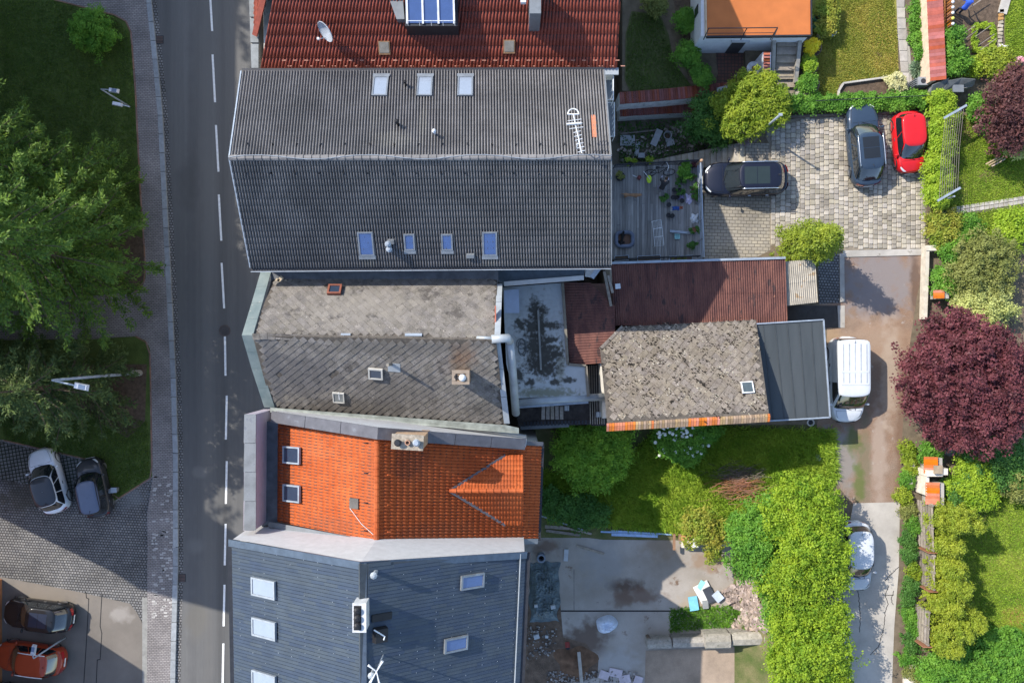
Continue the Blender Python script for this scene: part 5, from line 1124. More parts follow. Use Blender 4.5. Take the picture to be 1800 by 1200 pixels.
# ------------------------------------------------------------------ trees and plants
LF = dict(
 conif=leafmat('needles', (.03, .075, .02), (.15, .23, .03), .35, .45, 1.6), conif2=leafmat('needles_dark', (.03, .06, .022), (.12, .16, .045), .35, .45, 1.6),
 maple=leafmat('maple_leaf', (.07, .16, .012), (.27, .35, .025), .4), green=leafmat('green_leaf', (.04, .13, .016), (.15, .29, .035), .4),
 plum=leafmat('plum_leaf', (.035, .011, .014), (.165, .05, .058), .3), plum2=leafmat('plum_leaf_dark', (.035, .014, .016), (.12, .05, .045), .25),
 thuja=leafmat('thuja_leaf', (.095, .145, .012), (.21, .235, .02), .2), lime=leafmat('lime_leaf', (.13, .23, .014), (.27, .35, .03), .35),
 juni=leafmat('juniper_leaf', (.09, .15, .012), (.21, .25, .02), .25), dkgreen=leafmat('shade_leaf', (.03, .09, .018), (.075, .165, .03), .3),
 yellow=leafmat('yellow_flower', (.55, .36, .01), (.72, .55, .03), .3), olive=leafmat('olive_leaf', (.10, .12, .03), (.20, .21, .06), .3),
 redtip=leafmat('redtip_leaf', (.11, .19, .02), (.26, .22, .035), .3), yew=leafmat('yew_leaf', (.06, .105, .01), (.20, .235, .02), .2), elder=leafmat('elder_leaf', (.07, .18, .02), (.24, .38, .04), .45), pale=leafmat('pale_leaf', (.25, .28, .08), (.42, .44, .17), .35),
 vari=leafmat('variegated_leaf', (.30, .30, .13), (.50, .47, .26), .3), blueg=leafmat('agave_leaf', (.07, .12, .07), (.22, .30, .19), .2), grass=leafmat('grass_blade', (.11, .22, .018), (.29, .36, .045), .35, .6, .8),
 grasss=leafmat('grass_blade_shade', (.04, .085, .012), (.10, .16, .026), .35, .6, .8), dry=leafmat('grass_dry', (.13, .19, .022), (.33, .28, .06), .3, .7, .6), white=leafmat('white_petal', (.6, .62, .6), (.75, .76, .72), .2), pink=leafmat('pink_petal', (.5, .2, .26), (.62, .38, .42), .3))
def conifer(label, px, py, h, r, z0=.15, zmin=2.0, mat='conif', n=26, seed=0, lean=0, trunk=.28, k=7, name='conifer'):
    rg = np.random.default_rng(seed); base = P(px, py, z0); t = thing(name, label, 'tree', base, group='tall conifers in the park')
    b = MB(); b.tube([base - Vector((0, 0, .1)), base + Vector((0, 0, h * .5)), base + Vector((0, 0, h * .97))], [trunk, trunk * .6, .03], 9); b.build('trunk', BARK, t)
    C, D, N, L = [], [], [], []; lb = MB()
    for i in range(n):
        f = i / (n - 1); z = zmin + (h - zmin) * f ** .95
        ln = r * (1 - f ** 1.6) ** .62 * (1 if f > .08 else .9) + .35
        for j in range(k if f < .8 else 4):
            g = rg.uniform(0, 6.283) if True else 0; ll = ln * rg.uniform(.65, 1.15); dr = np.array([math.cos(g), math.sin(g), 0]); tg = np.array([-dr[1], dr[0], 0])
            droop = rg.uniform(.05, .22)
            o = np.array([base.x, base.y, z0 + z]); zc = lambda s: -droop * ll * s + .16 * ll * s ** 2.2
            if f < .75 and j % 2 == 0: lb.tube([o, o + dr * ll * .5 + np.array([0, 0, zc(.5)]), o + dr * ll * .92 + np.array([0, 0, zc(.92)])], [.05, .03, .012], 4, False)
            ns = int(ll * 15) + 4; s = rg.uniform(.12, 1, ns); sd = np.where(rg.random(ns) < .5, -1, 1)
            bp = o + np.outer(ll * s, dr) + np.column_stack([np.zeros(ns), np.zeros(ns), [zc(q) for q in s]])
            sl = (.20 * ll * (1.05 - s) + .16) * rg.uniform(.6, 1.2, ns); an = rg.uniform(.45, .95, ns) * sd
            sdv = np.outer(np.cos(an), dr) + np.outer(np.sin(an), tg)
            for q in (.2, .45, .7, .95):
                m_ = ns; jit = rg.normal(size=(m_, 3)) * np.array([.07, .07, .05])
                C.append(bp + sdv * (sl * q)[:, None] + jit + np.array([0, 0, -.05 * q])); D.append(sdv + rg.normal(size=(m_, 3)) * .45); N.append(np.array([0, 0, 1.]) + rg.normal(size=(m_, 3)) * .5); L.append(rg.uniform(.13, .30, m_))
    C = np.vstack(C); D = np.vstack(D); N = np.vstack(N); L = np.concatenate(L)
    leaves('crown', C, D, N, L, L * .3, LF[mat], t); o = lb.build('branches', BARK, t); o['kind'] = 'stuff'; return t
conifer('tall fir beside the sidewalk bend, its trunk base on bare soil', 205, 468, 20, 4.5, seed=1, zmin=2.6, n=34)
conifer('tall fir with sunlit top at the left edge', 95, 345, 21, 4.2, seed=2, zmin=2.5, n=34)
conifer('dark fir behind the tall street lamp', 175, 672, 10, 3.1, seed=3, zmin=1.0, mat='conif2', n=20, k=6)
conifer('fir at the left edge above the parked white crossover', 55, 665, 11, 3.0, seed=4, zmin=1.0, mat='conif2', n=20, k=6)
conifer('fir between the two sunlit firs at the left edge', 60, 480, 20, 4.6, seed=5, zmin=2.5, n=32)
for i_, (x_, y_, h_) in enumerate(((-110, 60, 21), (-130, -110, 22), (-90, -290, 21), (-120, 600, 19))):   # the wood goes on left of the frame
    conifer('tall fir standing outside the left frame edge, %s' % ('level with the park lamp', 'above the top edge', 'far above the top edge', 'level with the tree bed')[i_], x_, y_, h_, 5.0, seed=20 + i_, zmin=3, n=24, k=6)
conifer('young fir nearest the open park lawn', 182, 352, 11, 3.0, seed=6, zmin=1.0, mat='conif', n=26, trunk=.18)
p = lambda x, y, z, r, rz=None, ry=None: lum(x, y, z, r, rz, ry)
plant('round_shrub', 'round clipped green bush on the park lawn', 'bush', P(172, 64, .15), [p(167, 57, 1.0, 1.25, .95), p(158, 48, 1.1, .8, .7), p(177, 66, 1.1, .8, .7)], 9000, .13, LF['green'], .22, fill=.15)
# plum trees
plant('plum_tree', 'large purple leaved plum tree beside the lane', 'tree', P(1672, 655, YZ), [p(1690, 655, 5.6, 2.6, 1.9), p(1640, 625, 5.2, 1.7, 1.2), p(1640, 690, 5.2, 1.9, 1.3), p(1625, 655, 5.0, 1.3, 1), p(1680, 595, 5.4, 1.6, 1.2), p(1735, 620, 5.8, 1.5, 1.2), p(1720, 730, 5.6, 2.0, 1.4), p(1765, 690, 5.8, 2.0, 1.4), p(1690, 755, 5.0, 1.2, .9), p(1640, 735, 4.7, 1.1, .9), p(1690, 560, 5.0, .7, .6), p(1600, 640, 4.8, .6, .5), p(1655, 585, 5.0, .8, .6), p(1610, 700, 4.7, .7, .5), p(1755, 745, 5.4, 1.0, .8), p(1660, 770, 4.6, .7, .5), p(1785, 640, 5.6, 1.0, .8)], 42000, .17, LF['plum'], .34, .2)
plant('plum_tree', 'smaller dark purple plum tree above the right lawn', 'tree', P(1770, 215, YZ), [p(1775, 185, 5.2, 1.7, 1.2), p(1745, 215, 4.8, 1.0, .8), p(1790, 150, 5.2, 1.2, .9), p(1765, 245, 4.6, .9, .8), p(1800, 210, 5.2, 1.3, 1)], 15000, .16, LF['plum2'], .36, .12)
# maples along the lane
GM = 'bright green trees along the lane'
plant('maple_tree', 'yellow green tree over the white hatchback by the lane', 'tree', P(1425, 960, YZ), [p(1418, 960, 5.7, 2.1, 1.7), p(1440, 925, 5.4, 1.2, 1.1), p(1444, 1005, 5.5, 1.3, 1.1), p(1400, 900, 5.6, 1.8, 1.3), p(1430, 880, 5.2, 1.2, 1.0), p(1452, 960, 5.2, .8, .8), p(1385, 1010, 5.4, 1.6, 1.2)], 40000, .15, LF['maple'], .34, .17, GM)
plant('maple_tree', 'yellow green tree at the bottom edge beside the lane', 'tree', P(1430, 1130, YZ), [p(1420, 1130, 5.7, 2.0, 1.6), p(1450, 1090, 5.5, 1.2, 1.1), p(1452, 1160, 5.4, 1.3, 1.1), p(1395, 1170, 5.4, 1.5, 1.2), p(1400, 1080, 5.5, 1.6, 1.2), p(1430, 1200, 5.3, 1.8, 1.2), p(1462, 1205, 5.1, 1.0, .9), p(1370, 1145, 4.6, .8, .7)], 36000, .15, LF['maple'], .34, .16, GM)
plant('maple_tree', 'darker green tree leaning over the builders court', 'tree', P(1345, 960, hz(15, -13)), [p(1335, 950, 5.0, 1.5, 1.1), p(1310, 930, 4.6, 1.0, .9), p(1320, 980, 4.6, 1.2, .9), p(1365, 985, 5.0, 1.3, 1), p(1378, 1040, 4.6, 1.3, 1.0), p(1372, 1085, 4.2, 1.0, .8), p(1350, 905, 4.9, 1.2, .9), p(1380, 1090, 4.6, 1.1, .9)], 26000, .16, LF['green'], .36, .14, GM)
plant('maple_sapling', 'young tree with reddish shoots overhanging the wooden crate', 'tree', P(1235, 930, 1.2), [p(1232, 925, 3.0, 1.0, .6), p(1255, 945, 2.9, .7, .5), p(1215, 915, 2.8, .7, .5), p(1252, 970, 2.5, .45, .4), p(1270, 925, 2.8, .5, .4), p(1212, 950, 2.5, .35, .4)], 5200, .16, LF['redtip'], .3, .06)
# yew by the yard
yw = P(1398, 437, YZ)
plant('yew_tree', 'conical clipped yew at the corner of the cobbled yard', 'tree', yw, [(yw.x, yw.y, YZ + .9, 1.25, 1.15, .9), (yw.x + .05, yw.y, YZ + 1.9, 1.15, 1.05, 1.0), (yw.x + .05, yw.y, YZ + 3.0, .95, .85, 1.0), (yw.x + .05, yw.y + .05, YZ + 4.1, .65, .6, .9), (yw.x + .05, yw.y + .05, YZ + 5.0, .38, .36, .7)], 17000, .13, LF['yew'], .26, .14, fill=.2)
# thuja row on the right lawn
GT = 'thuja row along the board fence'
for i, (x, y, r, h, side) in enumerate(((1650, 905, 1.0, 3.3, 'first thuja from the tiled outbuilding in the row'), (1680, 910, .8, 3.0, 'thuja standing behind the first of the row, nearest the lawn'), (1650, 950, .85, 2.8, 'second thuja of the row along the fence'), (1652, 985, .85, 3.0, 'third thuja of the row along the fence'), (1655, 1015, .9, 3.2, 'fourth thuja of the row, ragged on its lawn side'), (1645, 1048, .85, 3.0, 'fifth thuja of the row, beside the second stretch of boards'), (1652, 1085, 1.05, 3.4, 'sixth thuja of the row, broad and rounded'), (1682, 1075, .85, 3.1, 'thuja on the lawn side of the broad rounded one'), (1650, 1118, .8, 2.8, 'last thuja of the row, next to the bottom hedge'))):
    b_ = P(x - 14, y - 6, YZ); t_ = Vector((b_.x, b_.y, 0))
    plant('thuja', side, 'tree', b_, [(b_.x, b_.y, YZ + .8, r * .85, r * .78, .8), (b_.x + .05, b_.y, YZ + h * .5, r * .84, r * .74, h * .26), (b_.x - .05, b_.y, YZ + h * .75, r * .68, r * .6, h * .22), (b_.x, b_.y, YZ + h * .95, r * .35, r * .3, h * .14)], 7000, .11, LF['thuja'], .19, .08, GT, fill=.18, stems=2)
# garden behind the orange house
plant('elder_bush', 'large elder bush behind the orange house, sunlit on one side', 'bush', P(1040, 800, .5), [p(1035, 800, 2.0, 1.6, 1.2), p(1010, 775, 1.8, 1.2, 1.0), p(1055, 765, 1.9, 1.2, 1.0), p(1075, 790, 1.9, 1.1, .9), p(1060, 825, 1.7, 1.1, .8), p(1000, 805, 1.4, .9, .8), p(1025, 838, 1.3, .8, .7), p(1085, 765, 2.0, .8, .7)], 26000, .15, LF['elder'], .3, .1)
plant('leafy_shrub', 'low dark shrub at the south edge of the back garden', 'bush', P(1000, 895, .45), [p(985, 890, .9, .9, .5), p(1020, 900, .8, 1.0, .5), p(1050, 905, .8, .7, .4), p(965, 875, .8, .6, .4)], 9000, .14, LF['dkgreen'], .28, .04)
fb = plant('flowering_shrub', 'shrub with white flower heads under the mossy shed', 'bush', P(1200, 770, 1.0), [p(1195, 770, 1.9, 1.2, .8), p(1225, 755, 2.1, 1.1, .7), p(1175, 765, 1.7, .9, .6), p(1210, 795, 1.6, .8, .6), p(1245, 752, 2.1, .8, .5)], 14000, .14, LF['green'], .3, .06)
fl = MB()
for i in range(75):
    x, y = R.gauss(1205, 28), R.gauss(768, 17)
    if not (1150 < x < 1262 and 747 < y < 820): continue
    q = P(x, y, 2.75 - abs(x - 1205) * .006 - max(0, y - 765) * .012 + R.uniform(-.1, .15)); fl = MB(); rr = R.uniform(.07, .12); fl.lathe(q, [(rr * .3, -.05), (rr, 0), (rr * .9, .04), (rr * .3, .07)], 7); fl.build('flower_head', MATS.setdefault('petals', M('petals', (.62, .64, .60), .8, rnd='object', rv=.12)), fb)
# clipped round shrubs in the shaded garden
for i, (x, y, r, lab) in enumerate(((1205, 37, .62, 'round green shrub by the white house wall, furthest up'), (1207, 96, .72, 'round green shrub beside the blue pot'), (1232, 134, .55, 'egg shaped clipped shrub beside the brick patio'), (1150, 8, .7, 'lilac flowering shrub at the top edge of the shaded garden'))):
    plant('round_shrub', lab, 'bush', P(x - 6, y + 6, 2.62), [p(x, y, 3.2, r, r * .75), p(x - 4, y - 5, 3.3, r * .7, r * .6), p(x + 4, y + 5, 3.3, r * .7, r * .6)], 4200, .12, LF['green'] if i < 3 else LF['olive'], .18, .04, 'round shrubs in the shaded garden', fill=.2, stems=2)
plant('juniper', 'feathery bright juniper between the stairs and the cobbled yard', 'bush', P(1300, 215, 2.9), [p(1325, 185, 4.1, 1.5, .8), p(1300, 205, 3.9, 1.2, .7), p(1345, 170, 4.2, 1.2, .7), p(1350, 200, 4.0, 1.0, .6), p(1285, 185, 3.8, .9, .6), p(1310, 160, 4.0, .9, .6), p(1335, 155, 4.1, .8, .5)], 17000, .24, LF['juni'], .28, .08, wid=.28, fill=.3)
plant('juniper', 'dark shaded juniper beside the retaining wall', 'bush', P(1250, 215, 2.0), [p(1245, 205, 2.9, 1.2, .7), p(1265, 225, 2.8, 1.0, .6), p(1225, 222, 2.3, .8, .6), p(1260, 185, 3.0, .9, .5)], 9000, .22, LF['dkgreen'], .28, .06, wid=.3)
plant('heather', 'grey pink heather at the head of the stairs', 'bush', P(1310, 238, 2.9), [p(1312, 235, 3.2, .7, .3), p(1325, 225, 3.2, .5, .3)], 3000, .09, leafmat('heather', (.14, .11, .11), (.28, .22, .24), .2), .15, .02)
# hedges and borders on the right
for i, (x, y, r) in enumerate(((1652, 178, .6), (1656, 205, .75), (1648, 232, .75), (1652, 262, .7), (1645, 292, .75), (1648, 322, .7), (1644, 345, .6))):
    plant('hedge_shrub', ('hedge shrub nearest the dark outhouse roof', 'hedge shrub level with the bonnet of the red car\'s neighbour', 'hedge shrub beside the red car\'s tail', 'hedge shrub beside the middle of the red car', 'hedge shrub beside the red car\'s windscreen', 'hedge shrub just below the red car', 'hedge shrub at the start of the stone path')[i], 'hedge', P(x - 4, y + 3, YZ), [p(x, y, 3.9, r, .6, .6), p(x - 6, y - 4, 4.0, r * .7, .5), p(x + 6, y + 5, 3.9, r * .7, .5)], 3600, .13, LF['lime'], .24, .04, 'hedge between yard and lawn', fill=.3, stems=2)
for x, y, r, rz, m_, n_, lab in ((1668, 72, .75, .9, 'green', 0, 'upper half of the clipped hedge by the tiled wall'), (1670, 112, .75, .9, 'green', 0, 'lower half of the clipped hedge by the tiled wall'),
        (1656, 400, 1.0, .6, 'redtip', 0, 'shrub with reddish tips at the corner of the stone path'), (1700, 405, .8, .4, 'green', 0, 'low green plants below the stone path'), (1680, 440, 1.0, .6, 'green', 0, 'green shrub beside the white wall'), (1665, 495, .9, .7, 'green', 0, 'green shrub over the terracotta box'),
        (1725, 470, 1.9, 1.2, 'olive', 1, 'large dark olive conifer shrub on the right'), (1720, 535, 1.7, .9, 'pale', 0, 'pale green shrub touching the purple plum tree'), (1780, 405, 1.2, .5, 'lime', 0, 'lime green perennials at the right edge'), (1792, 240, 1.1, .9, 'pale', 0, 'creamy yellow shrub at the right edge of the lawn'),
        (1635, 795, .6, .5, 'green', 0, 'green weeds above the orange roofed niche'), (1700, 845, 1.4, .7, 'lime', 0, 'lime green shrub behind the orange roofed niche'), (1745, 800, 1.8, .8, 'dkgreen', 0, 'dark shrubs under the plum tree'), (1790, 850, 1.0, .8, 'olive', 0, 'pale olive shrub at the right edge'), (1675, 868, .8, .6, 'dkgreen', 0, 'dark shrub between niche and thujas'),
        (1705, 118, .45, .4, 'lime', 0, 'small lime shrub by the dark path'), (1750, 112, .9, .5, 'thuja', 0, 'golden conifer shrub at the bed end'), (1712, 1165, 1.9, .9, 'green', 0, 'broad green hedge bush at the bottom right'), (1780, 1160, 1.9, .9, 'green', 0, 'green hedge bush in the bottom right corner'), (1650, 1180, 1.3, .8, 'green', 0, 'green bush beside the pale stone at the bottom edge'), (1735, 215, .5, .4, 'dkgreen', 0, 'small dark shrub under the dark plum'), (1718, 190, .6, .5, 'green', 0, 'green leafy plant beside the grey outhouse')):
    q = P(x - 8, y + 2, YZ)
    lu = [p(x, y, YZ + rz * .9, r, rz)] + [p(x + R.uniform(-1, 1) * r * 16, y + R.uniform(-1, 1) * r * 16, YZ + rz * R.uniform(.7, 1.15), r * R.uniform(.45, .7), rz * .6) for _ in range(4)]
    plant('shrub', lab, 'hedge' if 'hedge' in lab else 'shrub', q, lu, int(5200 * r * max(r, .7)) + 1500, .14, LF[m_], .26, .04, stems=3)
for i, (x, y, r, m_) in enumerate(((1612, 40, .55, 'green'), (1614, 12, .5, 'green'), (1612, 68, .4, 'green'), (1616, 90, .4, 'green'))):
    plant('garden_plant', ('bushy green plant by the pink edged wall, second from the top', 'bushy green plant at the top of the long bed', 'small green plant half way down the long bed', 'green plant just above the spiky plant')[i], 'plant', P(x, y, 3.03), [p(x, y, 3.35, r, .35), p(x - 2, y + 6, 3.3, r * .7, .3)], 1800, .13, LF[m_], .2, .02, 'plants in the long bed', stems=1)
t = thing('spiky_plant', 'blue green spiky leaved plant at the end of the long bed', 'plant', P(1613, 122, 3.03)); n = 900; u = unit(n); u[:, 2] = np.abs(u[:, 2]) * .8; cc = np.array(P(1614, 121, 3.1)); L = rng.uniform(.35, .62, n)
leaves('leaves', cc + u * (L * .6)[:, None], u, unit(n) + np.array([0, 0, 1.]), L, .06, LF['blueg'], t)
plant('variegated_shrub', 'round cream variegated shrub at the flower bed corner', 'bush', P(1574, 148, 3.03), [p(1574, 145, 3.4, .5, .4)], 2200, .12, LF['vari'], .15, .02, fill=.15, stems=1)
plant('potted_azalea', 'azalea full of yellow flowers in a round planter', 'plant', P(1424, 85, 3.03), [p(1424, 83, 3.75, .42, .3)], 1800, .12, LF['yellow'], .13, .02, stems=1, cname='flowers')
for x, y, r, lab, m_ in ((1420, 115, .4, 'small lime shrub in the second round planter', 'lime'), (1418, 148, .5, 'mixed green plants in the third round planter', 'green'), (1452, 20, .75, 'tall yellow green climber beside the orange terrace', 'redtip'), (1452, 48, .6, 'climber with pink flowers beside the green tubs', 'redtip')):
    plant('garden_plant', lab, 'plant', P(x, y, 3.03), [p(x, y, 3.6, r, .4), p(x + 4, y - 6, 3.7, r * .7, .3)], 2400, .12, LF[m_], .18, .02, stems=1)
for i, x in enumerate((1395, 1425, 1455, 1478, 1505, 1537, 1565, 1590, 1612)):
    y = 188 - (x - 1395) * .03
    plant('border_shrub', ('low shrub nearest the garden stairs in the yard border', 'low shrub with a yellow bloom in the yard border', 'low border shrub left of the flower bed kerb', 'border shrub touching the estate car\'s left wing', 'border shrub in front of the estate car', 'border shrub right of the estate car\'s bonnet', 'border shrub between the two cars', 'border shrub behind the red car', 'border shrub at the right end, beside the lime hedge')[i], 'shrub', P(x, y + 3, YZ + .02), [p(x, y - 4, 3.5, .5, .35), p(x + 9, y - 6, 3.45, .4, .3), p(x - 8, y - 2, 3.4, .35, .3)], 2000, .13, LF['green'], .2, .02, 'shrubs along the top of the yard', stems=1)
# weeds along the lane
for i in range(16):
    y = 790 + i * 26; x = 1592 + 6 * math.sin(i * 1.7) + (6 if y > 900 else 0)
    q = P(x, y, YZ)
    plant('weed_clump', ['green weeds at the lane edge by the orange niche', 'weeds at the lane edge just below the niche'][i] if i < 2 else 'weed clump %s on the lane edge' % ['level with the first thuja', 'beside the top of the board fence', 'half way along the upper boards', 'at the lower end of the upper boards', 'level with the hatchback bonnet', 'opposite the ragged thuja', 'above the second stretch of boards', 'at the top of the second boards', 'beside the second boards', 'at the lower end of the second boards', 'below the board fence', 'above the pale stone', 'beside the pale stone', 'at the bottom frame edge'][i - 2], 'weeds', q, [p(x, y, 3.2, .45, .3, .55), p(x + 5, y + 8, 3.2, .35, .25)], 1500, .11, LF[R.choice(['green', 'olive', 'dkgreen', 'juni'])], .18, .01, 'weeds along the lane', stems=1)
# vegetable bed planted in a ring, small flowers
n = 0
for g in range(26):
    a = g / 26 * 4; sdx = [(a, 0), (1, a - 1), (3 - a, 1), (0, 4 - a)][int(a)]; x, y = 1713 + sdx[0] * 32, 45 + sdx[1] * 45
    plant('salad_plant', 'leafy salad plant, %s clockwise on the %s side of the ring' % (['first', 'second', 'third', 'fourth', 'fifth', 'sixth', 'seventh'][min(6, int((a % 1) * 6.6))], ['upper', 'right', 'lower', 'left'][int(a)]), 'plant', P(x, y, 3.03), [p(x, y, 3.15, .16, .1)], 90, .12, LF['lime'], .08, .008, 'salad plants set in a ring', stems=1)
# grass
W2 = lambda pts, z: [(q.x, q.y) for q in PP(pts, z)]
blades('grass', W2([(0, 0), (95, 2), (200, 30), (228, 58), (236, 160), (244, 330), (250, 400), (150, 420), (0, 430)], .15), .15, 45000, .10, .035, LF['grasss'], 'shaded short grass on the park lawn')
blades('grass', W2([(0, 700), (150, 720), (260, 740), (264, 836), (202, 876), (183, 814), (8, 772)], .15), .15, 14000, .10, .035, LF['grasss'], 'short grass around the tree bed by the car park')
blades('grass', W2([(1427, 40), (1440, -10), (1570, -10), (1576, 60), (1578, 130), (1562, 138), (1475, 147), (1470, 170), (1426, 178)], 3.02), 3.02, 26000, .09, .035, LF['dry'], 'dry yellowing lawn beside the orange terrace')
blades('grass', W2([(1642, 875), (1760, 845), (1810, 835), (1810, 1140), (1650, 1145)], 3.02), 3.02, 42000, .10, .035, LF['grass'], 'sunny lawn beside the thuja row')
blades('grass', W2([(1655, 200), (1720, 205), (1810, 250), (1810, 345), (1655, 370)], 3.02), 3.02, 20000, .10, .035, LF['grass'], 'lawn under the washing lines')
blades('grass', W2([(1655, 380), (1810, 357), (1810, 420), (1660, 425)], 3.02), 3.02, 7000, .10, .035, LF['grass'], 'strip of grass below the stone path')
blades('grass', W2([(1765, 95), (1770, -10), (1810, -10), (1810, 105)], 3.02), 3.02, 5000, .10, .035, LF['grass'], 'grass in the top right corner')
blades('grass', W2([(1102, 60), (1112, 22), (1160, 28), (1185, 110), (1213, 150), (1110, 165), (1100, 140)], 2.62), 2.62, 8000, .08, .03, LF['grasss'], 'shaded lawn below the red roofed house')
def tall(poly, n_, h_, w_, m_, label):
    q = scatter(W2(poly, .9), n_); z = np.array([hz(a, c) for a, c in q]); n_ = len(q)
    D = rng.normal(size=(n_, 3)) * .6; D[:, 2] = .5 + .4 * rng.random(n_); D += np.array([.25, -.1, 0]); D /= np.linalg.norm(D, axis=1, keepdims=True); L = h_ * rng.uniform(.5, 1.4, n_)
    C = np.column_stack([q, z]) + D * L[:, None] * .48
    tag(leaves('tall_grass', C, D, unit(n_) + np.array([0, 0, .5]), L, w_, m_), label, 'grass', None, 'stuff')
tall([(950, 830), (1080, 830), (1160, 750), (1440, 748), (1445, 830), (1330, 880), (1290, 945), (1150, 935), (960, 915)], 60000, .42, .045, LF['grass'], 'long rough grass in the back garden')
tall([(1180, 1075), (1300, 1068), (1340, 1085), (1310, 1105), (1180, 1115)], 5000, .2, .05, LF['green'], 'grass patch beside the blue plastic sheet')
# ------------------------------------------------------------------ buildings outside the frame that shade the street
ob = thing('apartment_block', 'tall block standing left of the frame, shading the street', 'building', (-42, 10, 0))
b = MB(); b.prism([(-32.6, -2.0), (-32.6, 60), (-44, 60), (-44, -2.0)], 0, 13.6); b.build('wall', WALL, ob)
b = MB(); b.prism([(-32.4, -2.0), (-32.4, 60), (-44.2, 60), (-44.2, -2.0)], 13.6, 14.0); b.build('roof', TILE_R, ob)
b = MB(); b.prism([(-32.6, 14.5), (-32.6, 59.5), (-43.5, 59.5), (-43.5, 14.5)], 14.0, 16.2); b.build('shade_storey', WALL, ob)  # unseen storey added to keep the upper road in shade
b = MB(); b.prism([(-32.3, -5.6), (-32.3, -1.9), (-41.6, -1.9), (-41.6, -3.1)], 0, 19.4); b.build('shadow_tower', WALL, ob)  # unseen tower added to carry the straight shadow edge across the road
b = MB(); b.prism([(-32.25, -8.8), (-32.55, -5.5), (-41.3, -3.0), (-41.2, -4.5)], 0, 10.2); b.build('wing', WALL, ob)
ob = thing('corner_block', 'house with orange rendered wall at the bottom left edge', 'building', (-38, -20, 0))
b = MB(); b.prism([(-31.35, -14.6), (-31.35, -50), (-50, -50), (-50, -10)], 0, 9.1); b.build('wall', M('orange_render', (.45, .19, .08), .9), ob)
b = MB(); b.prism([(-31.6, -14.9), (-31.6, -50), (-50, -50), (-50, -10.4)], 9.1, 9.3); b.build('roof', TILE_R, ob)

# ------------------------------------------------------------------ street lamps
def lamp(label, base_px, h, arm, head_l, z0=.13, pole=.07, foot=None):
    bp = P(*base_px, z0); t = thing('street_lamp', label, 'lamp', bp); tp = bp + Vector((0, 0, h)); a = Vector(arm)
    b = MB(); b.tube([bp, bp + Vector((0, 0, h * .25)), tp], [pole, pole * .8, pole * .55], 10); b.build('pole', STEELG, t, True)
    if foot: b = MB(); b.lathe(bp, [(foot, 0), (foot, 1.0), (foot * .9, 1.1), (pole, 1.15)], 14); b.build('foot', M('lamp_foot', (.25, .24, .22), .8), t)
    e = tp + a; b = MB(); b.tube([tp, tp + a * .6 + Vector((0, 0, .12)), e + Vector((0, 0, .15))], [pole * .5, pole * .45, pole * .4], 8); b.build('arm', STEELG, t)
    d = a.normalized(); s = Vector((-d.y, d.x, 0)); b = MB(); b.obox(e + d * head_l * .4 + Vector((0, 0, .16)), d, s, Vector((0, 0, 1)), head_l, head_l * .42, .14, .78); hd_ = b.build('head', M('lamp_head', (.42, .45, .5), .4, metal=.3), t)
    b = MB(); b.obox(e + d * head_l * .5 + Vector((0, 0, .235)), d, s, Vector((0, 0, 1)), head_l * .45, head_l * .3, .02); b.build('panel', M('lamp_panel', (.10, .14, .22), .3), hd_)
lamp('tall grey street lamp leaning over the dark fir', (246, 655), 9.3, (1.2, -.25, 0), .75, foot=.19, pole=.11)
lamp('short park lamp with two arms on the lawn near the sidewalk', (228, 188), 3.4, (.55, -.08, 0), .6)
t_ = bpy.data.objects['street_lamp.001']; bp = P(228, 188, 3.53); b = MB(); b.tube([bp, bp + Vector((-.5, .12, .05))], .03, 6); b.obox(bp + Vector((-.7, .15, .05)), Vector((1, -.2, 0)).normalized(), Vector((.2, 1, 0)).normalized(), Vector((0, 0, 1)), .6, .22, .12, .8); b.build('second_arm', M('lamp_head', (.4, .4, .4)), t_)
lamp('lamp over the orange red crossover', (114, 1120), 3.2, (.05, .3, 0), .6, .04)
t = thing('electric_cabinet', 'small grey cabinet beside the parking bay', 'cabinet', P(200, 862, .15)); b = MB(); b.box(P(200, 861, .5), .3, .25, .7); b.build('body', TRIM, t); b = MB(); b.box(P(200, 861, .87), .36, .3, .05); b.build('lid', STEELG, t)

# ------------------------------------------------------------------ deck behind the grey house
DZ = 2.75
dk = thing('deck', 'weathered grey timber deck behind the grey house', 'deck', P(1155, 370, 0))
b = MB(); b.prism([(p_.x, p_.y) for p_ in PP([(1060, 292), (1232, 288), (1238, 458), (1060, 466)], DZ - .06)], 0, DZ - .06); b.build('base', M('deck_base', (.05, .05, .05), .9), dk)
DW = M('deck_board', (.20, .195, .19), .75, var=.2, scale=2, stretch=(8, .5, 1), rnd='object', rv=.28, fine=.12)
n = 34
for i in range(n):
    x0, x1 = 1070 + i * 4.9, 1070 + (i + 1) * 4.9 - .45
    cuts = sorted([290] + [R.uniform(320, 430)] + [457])
    for y0, y1 in zip(cuts, cuts[1:]):
        b = MB(); q = PP([(x0, y0), (x1, y0), (x1, y1 - .5), (x0, y1 - .5)], DZ); b.prism([(a.x, a.y) for a in q], DZ - .05, DZ + R.uniform(-.004, .004)); b.build('board', DW, dk)
def fence_rail(label, pts, z, h, m, mp, name='railing', step=1.0, rails=3, r=.025):
    q = [P(a, c, z) for a, c in pts]; t = thing(name, label, 'railing', q[0])
    for a, c in zip(q, q[1:]):
        k = max(1, round((c - a).length / step))
        for i in range(k + 1):
            p_ = a.lerp(c, i / k); b = MB(); b.tube([p_ - Vector((0, 0, .1)), p_ + Vector((0, 0, h))], r, 6); b.build('post', mp, t)
        for j in range(rails):
            zz = Vector((0, 0, h * (1 - j / rails))); b = MB(); b.tube([a + zz, c + zz], r * (1.3 if j == 0 else .7), 6); b.build('rail', m, t)
    return t
